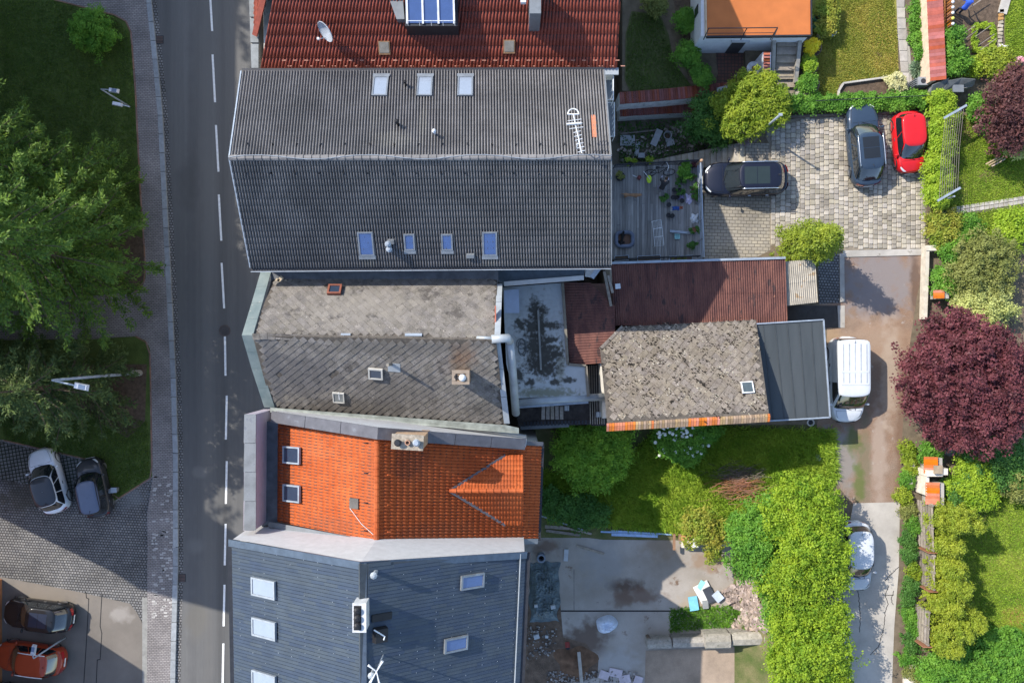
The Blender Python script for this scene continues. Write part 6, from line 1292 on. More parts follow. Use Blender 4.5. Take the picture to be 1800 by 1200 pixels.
fr_ = fence_rail('grey railing between deck and parked navy SUV', [(1224, 292), (1230, 455)], 2.9, 1.05, STEELG, STEELG, r=.035, rails=3)
b = MB(); p_ = P(1224, 291, 2.9); b.tube([p_, p_ + Vector((0, 0, 1.25))], .07, 8); b.ball(p_ + Vector((0, 0, 1.3)), .1); b.build('end_post', M('post_wood', (.38, .24, .15), .8), fr_)
fence_rail('dark railing along the top of the garden stairs', [(1078, 296), (1222, 288)], DZ, 1.0, DARK, DARK, rails=4)
fence_rail('thin dark railing at the shed side of the deck', [(1076, 458), (1226, 452)], DZ, .8, DARK, DARK, rails=2)
# stairs beside the deck
st = thing('garden_stairs', 'concrete stairs climbing from the lower court to the yard', 'stairs', P(1200, 280, 0)); ST = M('stair_concrete', (.34, .31, .26), .9, rnd='object', rv=.2, var=.15, spots=(.16, .14, .12), sscale=4, sth=.64)
for i in range(17):
    f = i / 16; x0, x1 = 1137 + i * 10.2 + .5, 1137 + (i + 1) * 10.2 - .4; z1 = .45 + f * 2.5; ya, yb_ = 284 - f * 33, 293 + 2 * f
    q = [P(x0, ya, z1), P(x1, ya - 2, z1), P(x1, yb_, z1), P(x0, yb_, z1)]; b = MB(); b.prism([(a.x, a.y) for a in q], z1 - .35, z1); b.build('step', ST, st)
# lower court with rubbish
flat('lower_court', [(1070, 212), (1215, 205), (1310, 215), (1310, 295), (1070, 300)], .01, M('court_soil', (.10, .10, .07), .95, c2=(.19, .165, .13), scale=1.5, bump=.03, bscale=15))
def boards(label, x, y, z, w_, l_, g, m, th=.04, name='board', cat='board', tilt=0):
    b = MB(); c = P(x, y, z); ax = Vector((math.cos(g), math.sin(g), tilt)).normalized(); ay = Vector((-math.sin(g), math.cos(g), 0)); b.obox(c, ax, ay, ax.cross(ay), l_, w_, th); return tag(b.build(name, m), label, cat)
PALEB = M('pale_panel', (.38, .40, .42), .7, var=.1)
boards('white board leaning across the weeds below the wall', 1154, 242, .3, .4, 1.05, 1.15, PALEB); boards('square white tile lying beside the hoop', 1178, 250, .2, .45, .5, .25, PALEB); boards('grey sheet lying by the house wall', 1103, 247, .15, .65, .9, .0, PALEB); boards('narrow grey sheet beside the stair foot', 1120, 262, .16, .25, .9, 1.4, PALEB); boards('small white box beside the stairs', 1127, 274, .25, .3, .4, 0, PALEB, .3, 'box', 'box')
boards('long grey pole lying below the retaining wall', 1125, 232, .25, .08, 2.4, .1, WOODG, .08, 'pole', 'pole')
t = thing('hoop', 'white bucket ring standing beside the square tile', 'bucket', P(1172, 240, .05)); b = MB(); b.lathe(P(1172, 240, .05), [(.2, 0), (.24, .35), (.26, .36), (.22, .36), (.18, .03)], 18); b.build('shell', PALEB, t); b = MB(); b.lathe(P(1172, 240, .2), [(.19, 0), (.2, .01)], 18); b.build('soil', SOIL, t)
b = MB()
for x_, y_ in scatter([(1165, 222), (1210, 215), (1290, 250), (1215, 268), (1170, 272), (1090, 285), (1085, 262)], 240):
    s_ = R.uniform(.05, .16); a1 = Vector((R.gauss(0, 1), R.gauss(0, 1), R.gauss(0, .3))).normalized(); a2 = a1.cross(Vector((0, 0, 1))).normalized(); b.obox(P(x_, y_, .03 + s_ * .4), a1, a2, a1.cross(a2), s_ * 1.5, s_, s_ * .7, .8)
tag(b.build('court_rubble', M('court_rubble', (.30, .26, .23), .9, rnd='island', rv=.6)), 'loose stones and broken brick strewn over the lower court', 'rubble', None, 'stuff')
n_ = 1500
q = scatter(W2([(1085, 215), (1215, 212), (1300, 250), (1200, 275), (1090, 290)], .1), n_); u = unit(n_); u[:, 2] = abs(u[:, 2]) + .3
tag(leaves('court_weeds', np.column_stack([q, rng.uniform(.05, .3, n_)]), u, unit(n_) + np.array([0, 0, 1.]), rng.uniform(.1, .25, n_), .08, LF['dkgreen']), 'weeds growing over the lower court', 'weeds', None, 'stuff')
# retaining wall in two steps, white with red brick copings
BRK = M('coping_brick', (.19, .058, .045), .85, rnd='object', rv=.25)
for ztop, zbot, pts, lab in ((2.75, 1.3, ((1090, 181), (1180, 174), (1285, 163)), 'upper white retaining wall with red brick coping'), (1.32, -.02, ((1090, 203), (1170, 198), (1250, 194)), 'lower white retaining wall with red brick coping')):
    t = thing('retaining_wall', lab, 'wall', P(*pts[0], 0)); q = [P(*a, ztop) for a in pts]
    for a, c in zip(q, q[1:]):
        d = (c - a).normalized(); s_ = Vector((-d.y, d.x, 0)); b = MB(); w_ = .62
        b.prism([(v.x, v.y) for v in (a, c, c + s_ * w_, a + s_ * w_)], zbot - .3, ztop - .08); b.build('face', M('flaking_white', (.78, .77, .75), .95, var=.15, scale=2.5, bump=.03, bscale=6, spots=[((.2, .19, .17), 3.2, .62), ((.1, .1, .09), 8, .68)]), t)
        k = int((c - a).length / .135)
        for i in range(k):
            b = MB(); b.obox(a.lerp(c, (i + .5) / k) + s_ * .28 + Vector((0, 0, -.045 + R.uniform(-.008, .008))), d, s_, Vector((0, 0, 1)), (c - a).length / k * .88, .68, .09); b.build('brick', BRK, t)
# ------------------------------------------------------------------ things on the deck
def pot(label, x, y, r, h, m, plantm=None, z=DZ, n=160, sz=.1, pr=None, grp='plant pots on the deck'):
    p_ = P(x, y, z + .005); t = thing('plant_pot', label, 'pot', p_, group=grp); b = MB(); b.lathe(p_, [(r * .75, 0), (r, h), (r * 1.06, h), (r * 1.06, h - .03), (r * .9, h - .04)], 14); b.build('pot', m, t)
    b = MB(); b.lathe(p_ + Vector((0, 0, h - .06)), [(r * .9, 0), (r * .88, .01)], 14); b.build('soil', SOIL, t)
    if plantm:
        C, D, N, L = crown_pts([(p_.x, p_.y, p_.z + h + .1, pr or r * 1.2, pr or r * 1.2, .16)], n, sz, .1); leaves('foliage', C, D, N, L, L * .6, plantm, t)
CLAY = M('clay_pot', (.20, .09, .06), .8)
pot('round planter with green plant in the deck corner by the stairs', 1089, 312, .26, .3, DARK, LF['olive'], n=260)
pot('pot with pale leafy plant on the railing near the house', 1108, 287, .17, .25, DARK, LF['juni'], n=300, z=DZ + .4, pr=.25); pot('second leafy pot along the stair railing', 1141, 285, .15, .22, DARK, LF['juni'], n=260, z=DZ + .4, pr=.22)
pot('tall pot with big bright green plant beside the bicycle', 1201, 303, .28, .4, DARK, LF['green'], n=1500, pr=.44, sz=.13)
for i, (x, y, lab) in enumerate(((1182, 348, 'empty black pot, left of the middle pair'), (1189, 348, 'empty black pot, right of the middle pair'), (1175, 361, 'empty black pot below the middle pair'), (1174, 379, 'black pot, left of the lowest pair'), (1181, 380, 'black pot, right of the lowest pair'), (1184, 335, 'small black pot above the middle pair'), (1198, 354, 'black pot among the folded cloths'), (1200, 338, 'dark pot behind the pot group'))): pot(lab, x, y, .125, .2, BLACK)
for x, y, lab in ((1196, 318, 'pot of dark foliage below the bright green plant'), (1193, 337, 'pot of leafy herbs in the middle of the deck'), (1166, 350, 'straggly plant left of the black pots'), (1216, 312, 'plant pot against the grey railing, uppermost'), (1219, 335, 'plant pot against the grey railing, middle'), (1221, 347, 'bushy plant against the grey railing, lowest'), (1218, 405, 'plant beside the railing near the white tarp'), (1215, 432, 'low plant at the railing above the long planters')): pot(lab, x, y, .16, .22, CLAY if x > 1210 else BLACK, LF['dkgreen'], n=330, pr=.26)
pot('reddish potted plant beside the railing end post', 1217, 292, .14, .2, DARK, LF['plum'], n=200)
for i, (x0, x1, lab) in enumerate(((1080, 1105, 'narrow trough planter nearest the house'), (1120, 1161, 'narrow trough planter in the middle of the shed side'), (1176, 1217, 'trough planter full of soil and greens by the railing'))):
    c0, c1 = P(x0, 455, DZ + .1), P(x1, 453, DZ + .1); t = thing('trough_planter', lab, 'planter', c0, group='trough planters on the deck'); d = (c1 - c0); ax = d.normalized(); ay = Vector((-ax.y, ax.x, 0))
    for s_ in (-1, 1): b = MB(); b.obox((c0 + c1) / 2 + ay * .14 * s_, ax, ay, Vector((0, 0, 1)), d.length, .03, .2); b.build('side', STEELG, t)
    for e_, k in ((c0, 1), (c1, -1)): b = MB(); b.obox(e_ + ax * .015 * k, ax, ay, Vector((0, 0, 1)), .03, .25, .2); b.build('end', STEELG, t)
    b = MB(); b.obox((c0 + c1) / 2, ax, ay, Vector((0, 0, 1)), d.length - .06, .25, .1); b.build('soil', SOIL, t)
    if i == 2: C, D, N, L = crown_pts([(c0.x + .5, c0.y, DZ + .2, .3, .1, .08), (c1.x - .4, c1.y, DZ + .2, .25, .1, .08)], 200, .08, .08); leaves('foliage', C, D, N, L, L * .6, LF['olive'], t)
# bicycle leaning along the stair railing
bi = thing('bicycle', 'dark bicycle leaning against the stair railing', 'bicycle', P(1157, 305, DZ)); bz = DZ + .34
w0_, w1_ = P(1143, 304, bz), P(1176, 303, bz); lean = Vector((0, .35, .94)).normalized(); ax = (w1_ - w0_).normalized()
for c in (w0_, w1_):
    pts = [c + (ax * math.cos(g) + lean * math.sin(g)) * .33 for g in np.linspace(0, 2 * math.pi, 25)]; b = MB(); b.tube(pts, .022, 5); wh = b.build('wheel', TYRE, bi)
    b = MB()
    for g in np.linspace(0, math.pi, 7): b.tube([c + (ax * math.cos(g) + lean * math.sin(g)) * .32, c - (ax * math.cos(g) + lean * math.sin(g)) * .32], .005, 3)
    b.build('spokes', STEELG, wh)
bb_ = (w0_ + w1_) / 2 - ax * .05 - lean * .03; se = bb_ - ax * .15 + lean * .52; hdp = w1_ - ax * .14 + lean * .52
b = MB()
for a, c in ((bb_, se), (se, hdp), (bb_, hdp), (w0_, bb_), (w0_, se), (hdp, w1_)): b.tube([a, c], .02, 6)
b.build('frame', BLACK, bi); b = MB(); hs = ax.cross(lean); b.tube([hdp + lean * .1 - hs * .28 - ax * .08, hdp + lean * .12, hdp + lean * .1 + hs * .28 - ax * .08], .016, 6); b.build('handlebar', STEELW, bi)
b = MB(); b.ball(se + lean * .06, .13, .08, .05); b.build('saddle', BLACK, bi)
# long tub, pet bed, dog, cat and other things
def person(label, x, y, z, top, bottom, hair, bend, face, skin=(.42, .26, .19), h=1.7, ang=0.0, reach=.5):
    """one skinned body, bent forward by `bend` towards angle ang"""
    p_ = P(x, y, z); t = thing('person', label, 'person', p_, ang); LOCAL.add(t.name); f = Vector((math.cos(0), 0, 0)); s = h / 1.7
    cb, sb = math.cos(bend), math.sin(bend); hip = Vector((-.12 * sb, 0, .92)) * s; up = Vector((sb, 0, cb)); fw = Vector((cb, 0, -sb))
    chest = hip + up * .36 * s; neck = hip + up * .52 * s; head = neck + up * .12 * s + Vector((.05, 0, .03))
    bm_v = [hip, hip + up * .2 * s, chest, neck]; rad = [(.15, .12), (.135, .11), (.165, .12), (.06, .06)]; edges = [(0, 1), (1, 2), (2, 3)]
    for sd in (-1, 1):
        i = len(bm_v); kn = hip + Vector((.10 + .08 * sb, sd * .12, -.44)) * s; an_ = Vector((.0 + .02, sd * .12, .08)) * s
        bm_v += [hip + Vector((.0, sd * .09, -.05)) * s, kn, an_, an_ + Vector((.17, sd * .03, -.045)) * s]; rad += [(.10, .10), (.07, .07), (.045, .045), (.04, .03)]; edges += [(0, i), (i, i + 1), (i + 1, i + 2), (i + 2, i + 3)]
        j = len(bm_v); sh_ = chest + up * .10 * s + Vector((0, sd * .19, 0)) * s; el = sh_ + (fw * .08 + Vector((0, sd * .06, -.27))) * s + Vector((.05, 0, 0)); wr_ = el + Vector((reach * .42, -sd * .05, -.20 + .1 * reach)) * s
        bm_v += [sh_, el, wr_]; rad += [(.07, .07), (.048, .048), (.033, .033)]; edges += [(2, j), (j, j + 1), (j + 1, j + 2)]
        k = j + 2; hdv = (wr_ - el).normalized(); pal = wr_ + hdv * .07 * s; bm_v.append(pal); rad.append((.036, .022)); edges.append((k, k + 1)); k += 1
        sdv = hdv.cross(Vector((0, 0, 1))).normalized()
        for q_ in range(4):
            o_ = (q_ - 1.5) * .022; m_ = len(bm_v); ln = (.075, .085, .08, .06)[q_]; bm_v += [pal + sdv * o_ + hdv * .045, pal + sdv * o_ * 1.1 + hdv * (.04 + ln * .7) + Vector((0, 0, -.025))]; rad += [(.0095, .0095), (.008, .008)]; edges += [(k, m_), (m_, m_ + 1)]
        m_ = len(bm_v); bm_v += [wr_ + hdv * .03 - sdv * sd * .04, wr_ + hdv * .075 - sdv * sd * .055]; rad += [(.011, .011), (.009, .009)]; edges += [(k - 1, m_), (m_, m_ + 1)]
    me = bpy.data.meshes.new('body'); me.from_pydata([tuple(v) for v in bm_v], edges, []); o = bpy.data.objects.new('body', me); COL.objects.link(o); o.parent = t
    sk = o.modifiers.new('skin', 'SKIN'); sk.use_smooth_shade = True
    for i, r_ in enumerate(rad): me.skin_vertices[0].data[i].radius = r_
    me.skin_vertices[0].data[0].use_root = True
    su = o.modifiers.new('sub', 'SUBSURF'); su.levels = 2; su.render_levels = 2
    # clothes follow the body: colour by height zone along the figure
    m = bpy.data.materials.new('person_' + hair); m.use_nodes = True; nt_ = m.node_tree; bs_ = nt_.nodes['Principled BSDF']; bs_.inputs['Roughness'].default_value = .85
    tc = nt_.nodes.new('ShaderNodeTexCoord'); sep = nt_.nodes.new('ShaderNodeSeparateXYZ'); nt_.links.new(tc.outputs['Object'], sep.inputs[0])
    gt = nt_.nodes.new('ShaderNodeMath'); gt.operation = 'GREATER_THAN'; gt.inputs[1].default_value = hip.z - .06; nt_.links.new(sep.outputs[2], gt.inputs[0])
    mx = nt_.nodes.new('ShaderNodeMix'); mx.data_type = 'RGBA'; mx.inputs[6].default_value = (*bottom, 1); mx.inputs[7].default_value = (*top, 1); nt_.links.new(gt.outputs[0], mx.inputs[0]); nt_.links.new(mx.outputs[2], bs_.inputs['Base Color']); me.materials.append(m)
    SK = M('skin', skin, .6, fine=0)
    b = MB(); b.ball(head, .09, .075, .115, 14, 10); b.tube([neck - up * .05, head], .05, 8); b.ball(head + fw * .09, .018, .014, .022, 6, 4)
    for sd in (-1, 1): b.ball(head + Vector((0, sd * .078, 0)), .018, .01, .028, 6, 4)
    hd_ = b.build('head', SK, t, True); hc = {'grey': (.35, .33, .31), 'brown': (.06, .035, .022)}[hair]
    for sd in (-1, 1): b = MB(); b.ball(head + fw * .08 + Vector((0, sd * .03, .02)), .012, .014, .01, 6, 4); b.build('eye', BLACK, hd_, True)
    b = MB(); b.ball(head + fw * .083 - up * .05, .012, .028, .008, 6, 4); b.build('mouth', M('lips', (.35, .14, .12), .6), hd_, True)
    b = MB(); b.ball(head - fw * .02 + up * .025, .1, .088, .115, 12, 8); b.build('hair', M('hair_' + hair, hc, .8), t, True); return t
person('person in dark top stooping beside the bicycle', 1159, 334, DZ + .01, (.02, .02, .024), (.30, .29, .38), 'brown', .75, 0, ang=math.radians(70))
person('person in a blue shirt bending over the vegetable bed', 1681, 24, 3.03, (.03, .10, .55), (.02, .03, .06), 'grey', .65, 0, ang=math.radians(75))
def dog(label, x, y, ang, m, s=1.0, lying=False, z=DZ):
    p_ = P(x, y, z + .005); t = thing('dog', label, 'dog', p_, ang); LOCAL.add(t.name); zb = .48 if not lying else .17
    v = [(0, 0, zb), (.22, 0, zb + .01), (.42, 0, zb + .02), (.56, 0, zb + .13), (.68, 0, zb + .17), (.80, 0, zb + .13), (-.18, 0, zb + .01), (-.36, 0, zb + .02), (-.55, .05, zb + .04), (-.72, .10, zb - .08)]
    r = [(.12, .11), (.14, .13), (.13, .14), (.085, .085), (.085, .08), (.04, .035), (.115, .11), (.12, .12), (.03, .03), (.015, .015)]; e = [(0, 1), (1, 2), (2, 3), (3, 4), (4, 5), (0, 6), (6, 7), (7, 8), (8, 9)]
    for sd in (-1, 1):
        i = len(v)
        if not lying: v += [(.40, sd * .08, zb - .12), (.42, sd * .08, .22), (.40, sd * .08, .03), (-.34, sd * .09, zb - .10), (-.26, sd * .1, .32), (-.42, sd * .1, .17), (-.38, sd * .1, .03), (.46, sd * .08, .025), (-.32, sd * .1, .025)]
        else: v += [(.38, sd * .13, .13), (.44, sd * .2, .06), (.62, sd * .18, .04), (-.3, sd * .13, .14), (-.12, sd * .24, .08), (-.34, sd * .27, .05), (-.2, sd * .28, .035), (.7, sd * .18, .03), (-.12, sd * .28, .03)]
        r += [(.06, .06), (.04, .04), (.03, .03), (.08, .09), (.05, .05), (.032, .032), (.03, .03), (.032, .02), (.032, .02)]; e += [(2, i), (i, i + 1), (i + 1, i + 2), (7, i + 3), (i + 3, i + 4), (i + 4, i + 5), (i + 5, i + 6), (i + 2, i + 7), (i + 6, i + 8)]
        k = len(v); v += [(.66, sd * .07, zb + .23), (.62, sd * .11, zb + .20)]; r += [(.03, .02), (.015, .015)]; e += [(4, k), (k, k + 1)]
    me = bpy.data.meshes.new('body'); me.from_pydata([tuple(c * s for c in q_) for q_ in v], e, []); o = bpy.data.objects.new('body', me); COL.objects.link(o); o.parent = t; sk = o.modifiers.new('skin', 'SKIN'); sk.use_smooth_shade = True
    for i, r_ in enumerate(r): me.skin_vertices[0].data[i].radius = (r_[0] * s, r_[1] * s)
    me.skin_vertices[0].data[0].use_root = True; su = o.modifiers.new('sub', 'SUBSURF'); su.levels = su.render_levels = 2; me.materials.append(m); return t
dog('tan dog standing on the deck', 1107, 345, math.radians(-2), M('tan_fur', (.26, .15, .085), .9, var=.2, scale=8, fine=.2), .8)
dog('black dog curled in the grey pet bed', 1093, 421, math.radians(80), M('black_fur', (.012, .011, .012), .85), .62, True, DZ + .1)
t = thing('pet_bed', 'rounded square grey pet bed on the deck', 'pet bed', P(1097, 421, DZ)); c = P(1097, 421, DZ); pts = []
for g in np.linspace(0, 2 * math.pi, 41):
    co, si = math.cos(g), math.sin(g); rr = (abs(co) ** 4 + abs(si) ** 4) ** -.25; pts.append(c + Vector((.47 * co * rr, .40 * si * rr, .13)))
b = MB(); b.tube(pts, .115, 10, False); b.build('bolster', M('bed_fabric', (.12, .14, .19), .9, var=.15, bump=.01), t, True); b = MB(); b.prism([(p_.x, p_.y) for p_ in pts[:-1]], DZ + .01, DZ + .08); b.build('cushion', M('bed_brown', (.12, .07, .05), .95), t)
# drying rack: white frame with wires
q = [P(1147, 389, DZ + .55), P(1162, 386, DZ + .55), P(1167, 431, DZ + .55), P(1151, 433, DZ + .55)]; t = thing('drying_rack', 'white wire clothes rack standing on the deck', 'rack', P(1157, 410, DZ))
b = MB(); b.tube(q + [q[0]], .018, 5); b.build('frame', STEELW, t)
for f in (.31, .64): b = MB(); b.tube([q[0].lerp(q[3], f), q[1].lerp(q[2], f)], .015, 5); b.build('cross_bar', STEELW, t)
for k in range(1, 6): b = MB(); b.tube([q[0].lerp(q[1], k / 6), q[3].lerp(q[2], k / 6)], .007, 4); b.build('wire', STEELW, t)
for p_ in q: b = MB(); b.tube([p_, Vector((p_.x, p_.y, DZ))], .014, 5); b.build('leg', STEELW, t)
boards('pale plank lying on the deck above the square basin', 1198, 408, DZ + .09, .14, 1.35, -.09, STEELG, .05, 'plank', 'plank')
t = thing('basin', 'small square turquoise basin on the deck', 'basin', P(1190, 416, DZ)); c = P(1190, 416, DZ + .01)
for dx, dy, lx, ly in ((0, .13, .3, .03), (0, -.13, .3, .03), (.135, 0, .03, .23), (-.135, 0, .03, .23)): b = MB(); b.box(c + Vector((dx, dy, .06)), lx, ly, .12); b.build('side', M('turquoise', (.28, .52, .52), .5), t)
b = MB(); b.box(c + Vector((0, 0, .03)), .24, .23, .02); b.build('bottom', M('turquoise_in', (.20, .40, .42), .5), t)
b = MB(); pts = [P(1131, 301, DZ + .75), P(1136, 307, DZ + .7), P(1143, 316, DZ + .5)]; b.tube(pts, [.012, .02, .015], 5); t = thing('badminton_racket', 'lime green paddle leaning near the bicycle', 'racket', P(1143, 317, DZ)); b.build('shaft', STEELW, t); b = MB(); b.ball(P(1141, 315, DZ + .5), .15, .24, .03, 14, 6); b.build('blade', M('lime_plastic', (.38, .55, .03), .5), t, True)
def cloth(label, x, y, w_, l_, m, seed, z=DZ, h=.12, name='cloth'):
    rg = random.Random(seed); ph = [rg.uniform(0, 6) for _ in range(6)]; c = P(x, y, z)
    def f(u, v):
        a, d = (u - .5), (v - .5); k = 1 + .18 * math.sin(5 * math.atan2(d, a) + ph[5]); ed = max(abs(a), abs(d)) * 2
        return c + Vector((a * w_ * k, d * l_ * k, .02 + h * (1 - ed ** 3) * (.55 + .45 * math.sin(7 * a + ph[0]) * math.cos(6 * d + ph[1])) + .03 * math.sin(17 * a + ph[2]) * math.sin(15 * d + ph[3]) * (1 - ed)))
    b = MB(); b.grid(f, 14, 14); return tag(b.build(name, m, None, True), label, 'cloth')
cloth('crumpled lilac cloth beside the railing plants', 1211, 350, .35, .55, M('lilac_cloth', (.42, .40, .55), .9), 1, h=.2); cloth('white plastic bag beside the deck railing', 1220, 384, .42, .5, M('bag_white', (.55, .58, .62), .5), 2, h=.3); cloth('blue cloth beside the black pots', 1188, 366, .4, .22, M('blue_cloth', (.03, .08, .28), .9), 3); cloth('dark lilac bag among the black pots', 1197, 346, .3, .35, M('purple_bag', (.20, .17, .30), .8), 4, h=.22); cloth('orange rag beside the blue cloth', 1197, 365, .2, .15, M('orange_rag', (.35, .10, .05), .9), 5)
t = thing('watering_can', 'dark red watering can near the round planter', 'can', P(1123, 313, DZ)); b = MB(); b.lathe(P(1123, 313, DZ), [(.12, 0), (.12, .22), (.09, .24)], 12); b.build('body', M('can_red', (.12, .03, .03), .5), t); b = MB(); b.tube([P(1121, 312, DZ + .1), P(1112, 308, DZ + .3)], .02, 6); b.build('spout', STEELW, t)
# ------------------------------------------------------------------ builders' court
CZ = .35
t = thing('rubble_heap', 'heap of broken grey and pink stones beside the grass patch', 'rubble', P(1310, 1060, CZ)); RUB = M('rubble', (.30, .24, .21), .95, rnd='object', rv=.35, var=.2)
RUBI = M('rubble_far', (.30, .24, .21), .95, rnd='island', rv=.35, var=.2); pts = list(scatter([(1270, 1040), (1300, 1020), (1322, 1010), (1335, 1060), (1350, 1085), (1350, 1108), (1280, 1108), (1290, 1090), (1305, 1075), (1280, 1060)], 520)); big = MB()
for i, (x, y) in enumerate(pts):
    zz = hz(P(x, y, 1).x, P(x, y, 1).y); c = P(x, y, zz + R.uniform(.02, .16)); b = MB() if i < 300 else big; a1 = Vector((R.gauss(0, 1), R.gauss(0, 1), R.gauss(0, .5))).normalized(); a2 = a1.cross(Vector((.2, .1, 1))).normalized(); s_ = R.uniform(.10, .22)
    b.obox(c, a1, a2, a1.cross(a2), s_ * 1.5, s_, s_ * .7, R.uniform(.5, .9))
    if i < 300: b.build('stone', RUB, t)
o = big.build('stones', RUBI, t); o['kind'] = 'stuff'
t = thing('garden_wall', 'low stone wall with mossy coping blocks at the edge of the court', 'wall', P(1250, 1125, CZ)); WST = M('wall_stone', (.27, .25, .22), .95, rnd='object', rv=.2, var=.2, scale=5, bump=.015, spots=(.13, .13, .10), sscale=6, sth=.6)
for i, (x0, x1, y, z1, h_) in enumerate(((1137, 1180, 1131, 1.1, .62), (1182, 1238, 1129, 1.15, .62), (1239, 1284, 1127, 1.5, .9), (1286, 1340, 1123, 1.35, .8), (1342, 1372, 1122, 1.5, .85))):
    c0, c1 = P(x0, y, z1), P(x1, y - (x1 - x0) * .03, z1); ax = (c1 - c0).normalized(); ay = Vector((-ax.y, ax.x, 0)); b = MB(); b.obox((c0 + c1) / 2 - Vector((0, 0, (z1 - .3) / 2)), ax, ay, Vector((0, 0, 1)), (c1 - c0).length, h_ * .8, z1 - .3); b.build('block', WST, t)
    b = MB(); m0 = (c0 + c1) / 2; L_ = (c1 - c0).length * .99; hw = h_ / 2; v = []
    for k in (-.5, .5): v += [m0 + ax * L_ * k - ay * hw + Vector((0, 0, -.02)), m0 + ax * L_ * k - ay * hw * .8 + Vector((0, 0, .1)), m0 + ax * L_ * k + ay * hw * .1 + Vector((0, 0, .2)), m0 + ax * L_ * k + ay * hw * .8 + Vector((0, 0, .1)), m0 + ax * L_ * k + ay * hw + Vector((0, 0, -.02))]
    b.add(v, [(0, 1, 2, 3, 4), (9, 8, 7, 6, 5)] + [(k, (k + 1) % 5, 5 + (k + 1) % 5, 5 + k) for k in range(5)]); b.build('coping_block', WST, t)
for i, (x, y, w_, l_, g, c_, z_, lab) in enumerate(((1219, 1060, .55, .85, .15, (.16, .42, .55), .1, 'bent sky blue insulation board on the rubble'), (1238, 1040, .95, 1.15, .5, (.62, .62, .6), .12, 'large white board in the rubbish pile'), (1247, 1045, .5, .95, .45, (.05, .055, .07), .2, 'dark grey panel lying on the white board'), (1262, 1048, .5, .6, .7, (.42, .48, .58), .22, 'pale blue panel at the right of the rubbish pile'), (1240, 1062, .35, .5, .1, (.22, .23, .23), .18, 'grey plate below the dark panel'), (1232, 1028, .3, .6, -.5, (.25, .52, .52), .14, 'turquoise board under the white board'), (1268, 950 - 0, .01, .01, 0, (.2, .3, .25), .01, ''))):
    if lab: boards(lab, x, y, CZ + z_, w_, l_, g + 1.57, M('scrap%d' % i, c_, .6, var=.12), .05, tilt=R.uniform(-.08, .08))
boards('long weathered plank on the court floor', 1038, 966, CZ + .03, .14, 1.75, -.29, WOODG, .05, 'plank', 'plank'); boards('white upright board beside the concrete pipe', 995, 975, CZ + .06, .26, .72, 1.5, PALEB, .08); boards('long timber lying over the sand heap', 1020, 1174, CZ + .45, .2, 2.0, 1.66, M('pale_timber', (.30, .28, .25), .85), .08, 'plank', 'plank')
BLUEP = M('blue_profile', (.28, .40, .62), .5)
for i, (x0, y0, x1, y1, w_) in enumerate(((1056, 934, 1158, 938, .1), (1074, 932, 1180, 939, .08), (1075, 939, 1156, 942, .16))): 
    a, c = P(x0, y0, CZ + .15 + i * .03), P(x1, y1, CZ + .15 + i * .03); b = MB(); b.obox((a + c) / 2, (c - a).normalized(), Vector((0, 1, 0)), Vector((0, 0, 1)), (c - a).length, w_, .05); tag(b.build('metal_profile', BLUEP), ('long thin blue profile on the stack by the grass', 'thin blue profile lying furthest back', 'broad blue profile at the front of the stack')[i], 'profile', 'blue profiles stacked by the grass')
for i, (x0, y0, x1, y1, lab) in enumerate(((958, 925, 1000, 928, 'short brown board at the garden edge'), (960, 932, 1020, 940, 'long brown board at the garden edge'), (985, 925, 1040, 938, 'thin board slanting across the others at the garden edge'), (950, 906, 1025, 931, 'grey rail running from the orange house to the boards'))): 
    a, c = P(x0, y0, CZ + .08 + i * .04), P(x1, y1, CZ + .08 + i * .04); b = MB(); ax = (c - a).normalized(); b.obox((a + c) / 2, ax, Vector((-ax.y, ax.x, 0)), Vector((0, 0, 1)), (c - a).length, .2 - i * .04, .05); tag(b.build('board', WOODG if i < 3 else STEELG), lab, 'board')
t = thing('concrete_pipe', 'short grey concrete pipe standing on the court', 'pipe', P(951, 977, CZ)); b = MB(); b.lathe(P(951, 977, CZ), [(.26, 0), (.26, .55), (.17, .55), (.17, .05)], 20); b.build('shell', M('pipe_grey', (.16, .19, .24), .7), t); b = MB(); b.lathe(P(951, 977, CZ + .05), [(.16, 0), (.16, .02)], 16); b.build('inside', BLACK, t)
t = thing('clay_pipe', 'red clay drain pipe stump beside the sand heap', 'pipe', P(998, 1134, CZ)); b = MB(); b.tube([P(997, 1128, CZ + .1), P(998, 1138, CZ + .25)], .14, 14, False); b.build('shell', M('clay_red', (.22, .04, .035), .6), t); b = MB(); b.lathe(P(998, 1138, CZ + .2), [(.12, 0), (.12, .02)], 14); b.build('inside', BLACK, t)
t = thing('drain_post', 'short post with round cap at the end of the stone wall', 'post', P(1138, 1117, CZ)); b = MB(); b.lathe(P(1138, 1118, CZ), [(.14, 0), (.14, .5), (.17, .52), (.12, .52), (.1, .3)], 14); b.build('shell', M('post_brown', (.17, .13, .10), .8), t)
bg = M('big_bag', (.52, .58, .68), .7, var=.06); b = MB(); c = P(1066, 1096, CZ)
b.grid(lambda u, v: c + Vector(((.66 + .06 * math.sin(3 * u * 6.283 + 1)) * v * math.cos(u * 6.283), (.54 + .07 * math.sin(2 * u * 6.283)) * v * math.sin(u * 6.283), .55 * (1 - v ** 4) - .22 * math.exp(-(v * 3) ** 2) + .05 * math.sin(9 * u * 6.283) * v * (1 - v) * 3)), 40, 12); tag(b.build('builders_bag', bg, None, True), 'big white builders bag standing on the court', 'bag')
c = P(960, 1030, CZ); tp_ = M('tarpaulin', (.06, .085, .095), .4, var=.35, scale=2, spec=.5); b = MB()
from mathutils import noise as mnoise
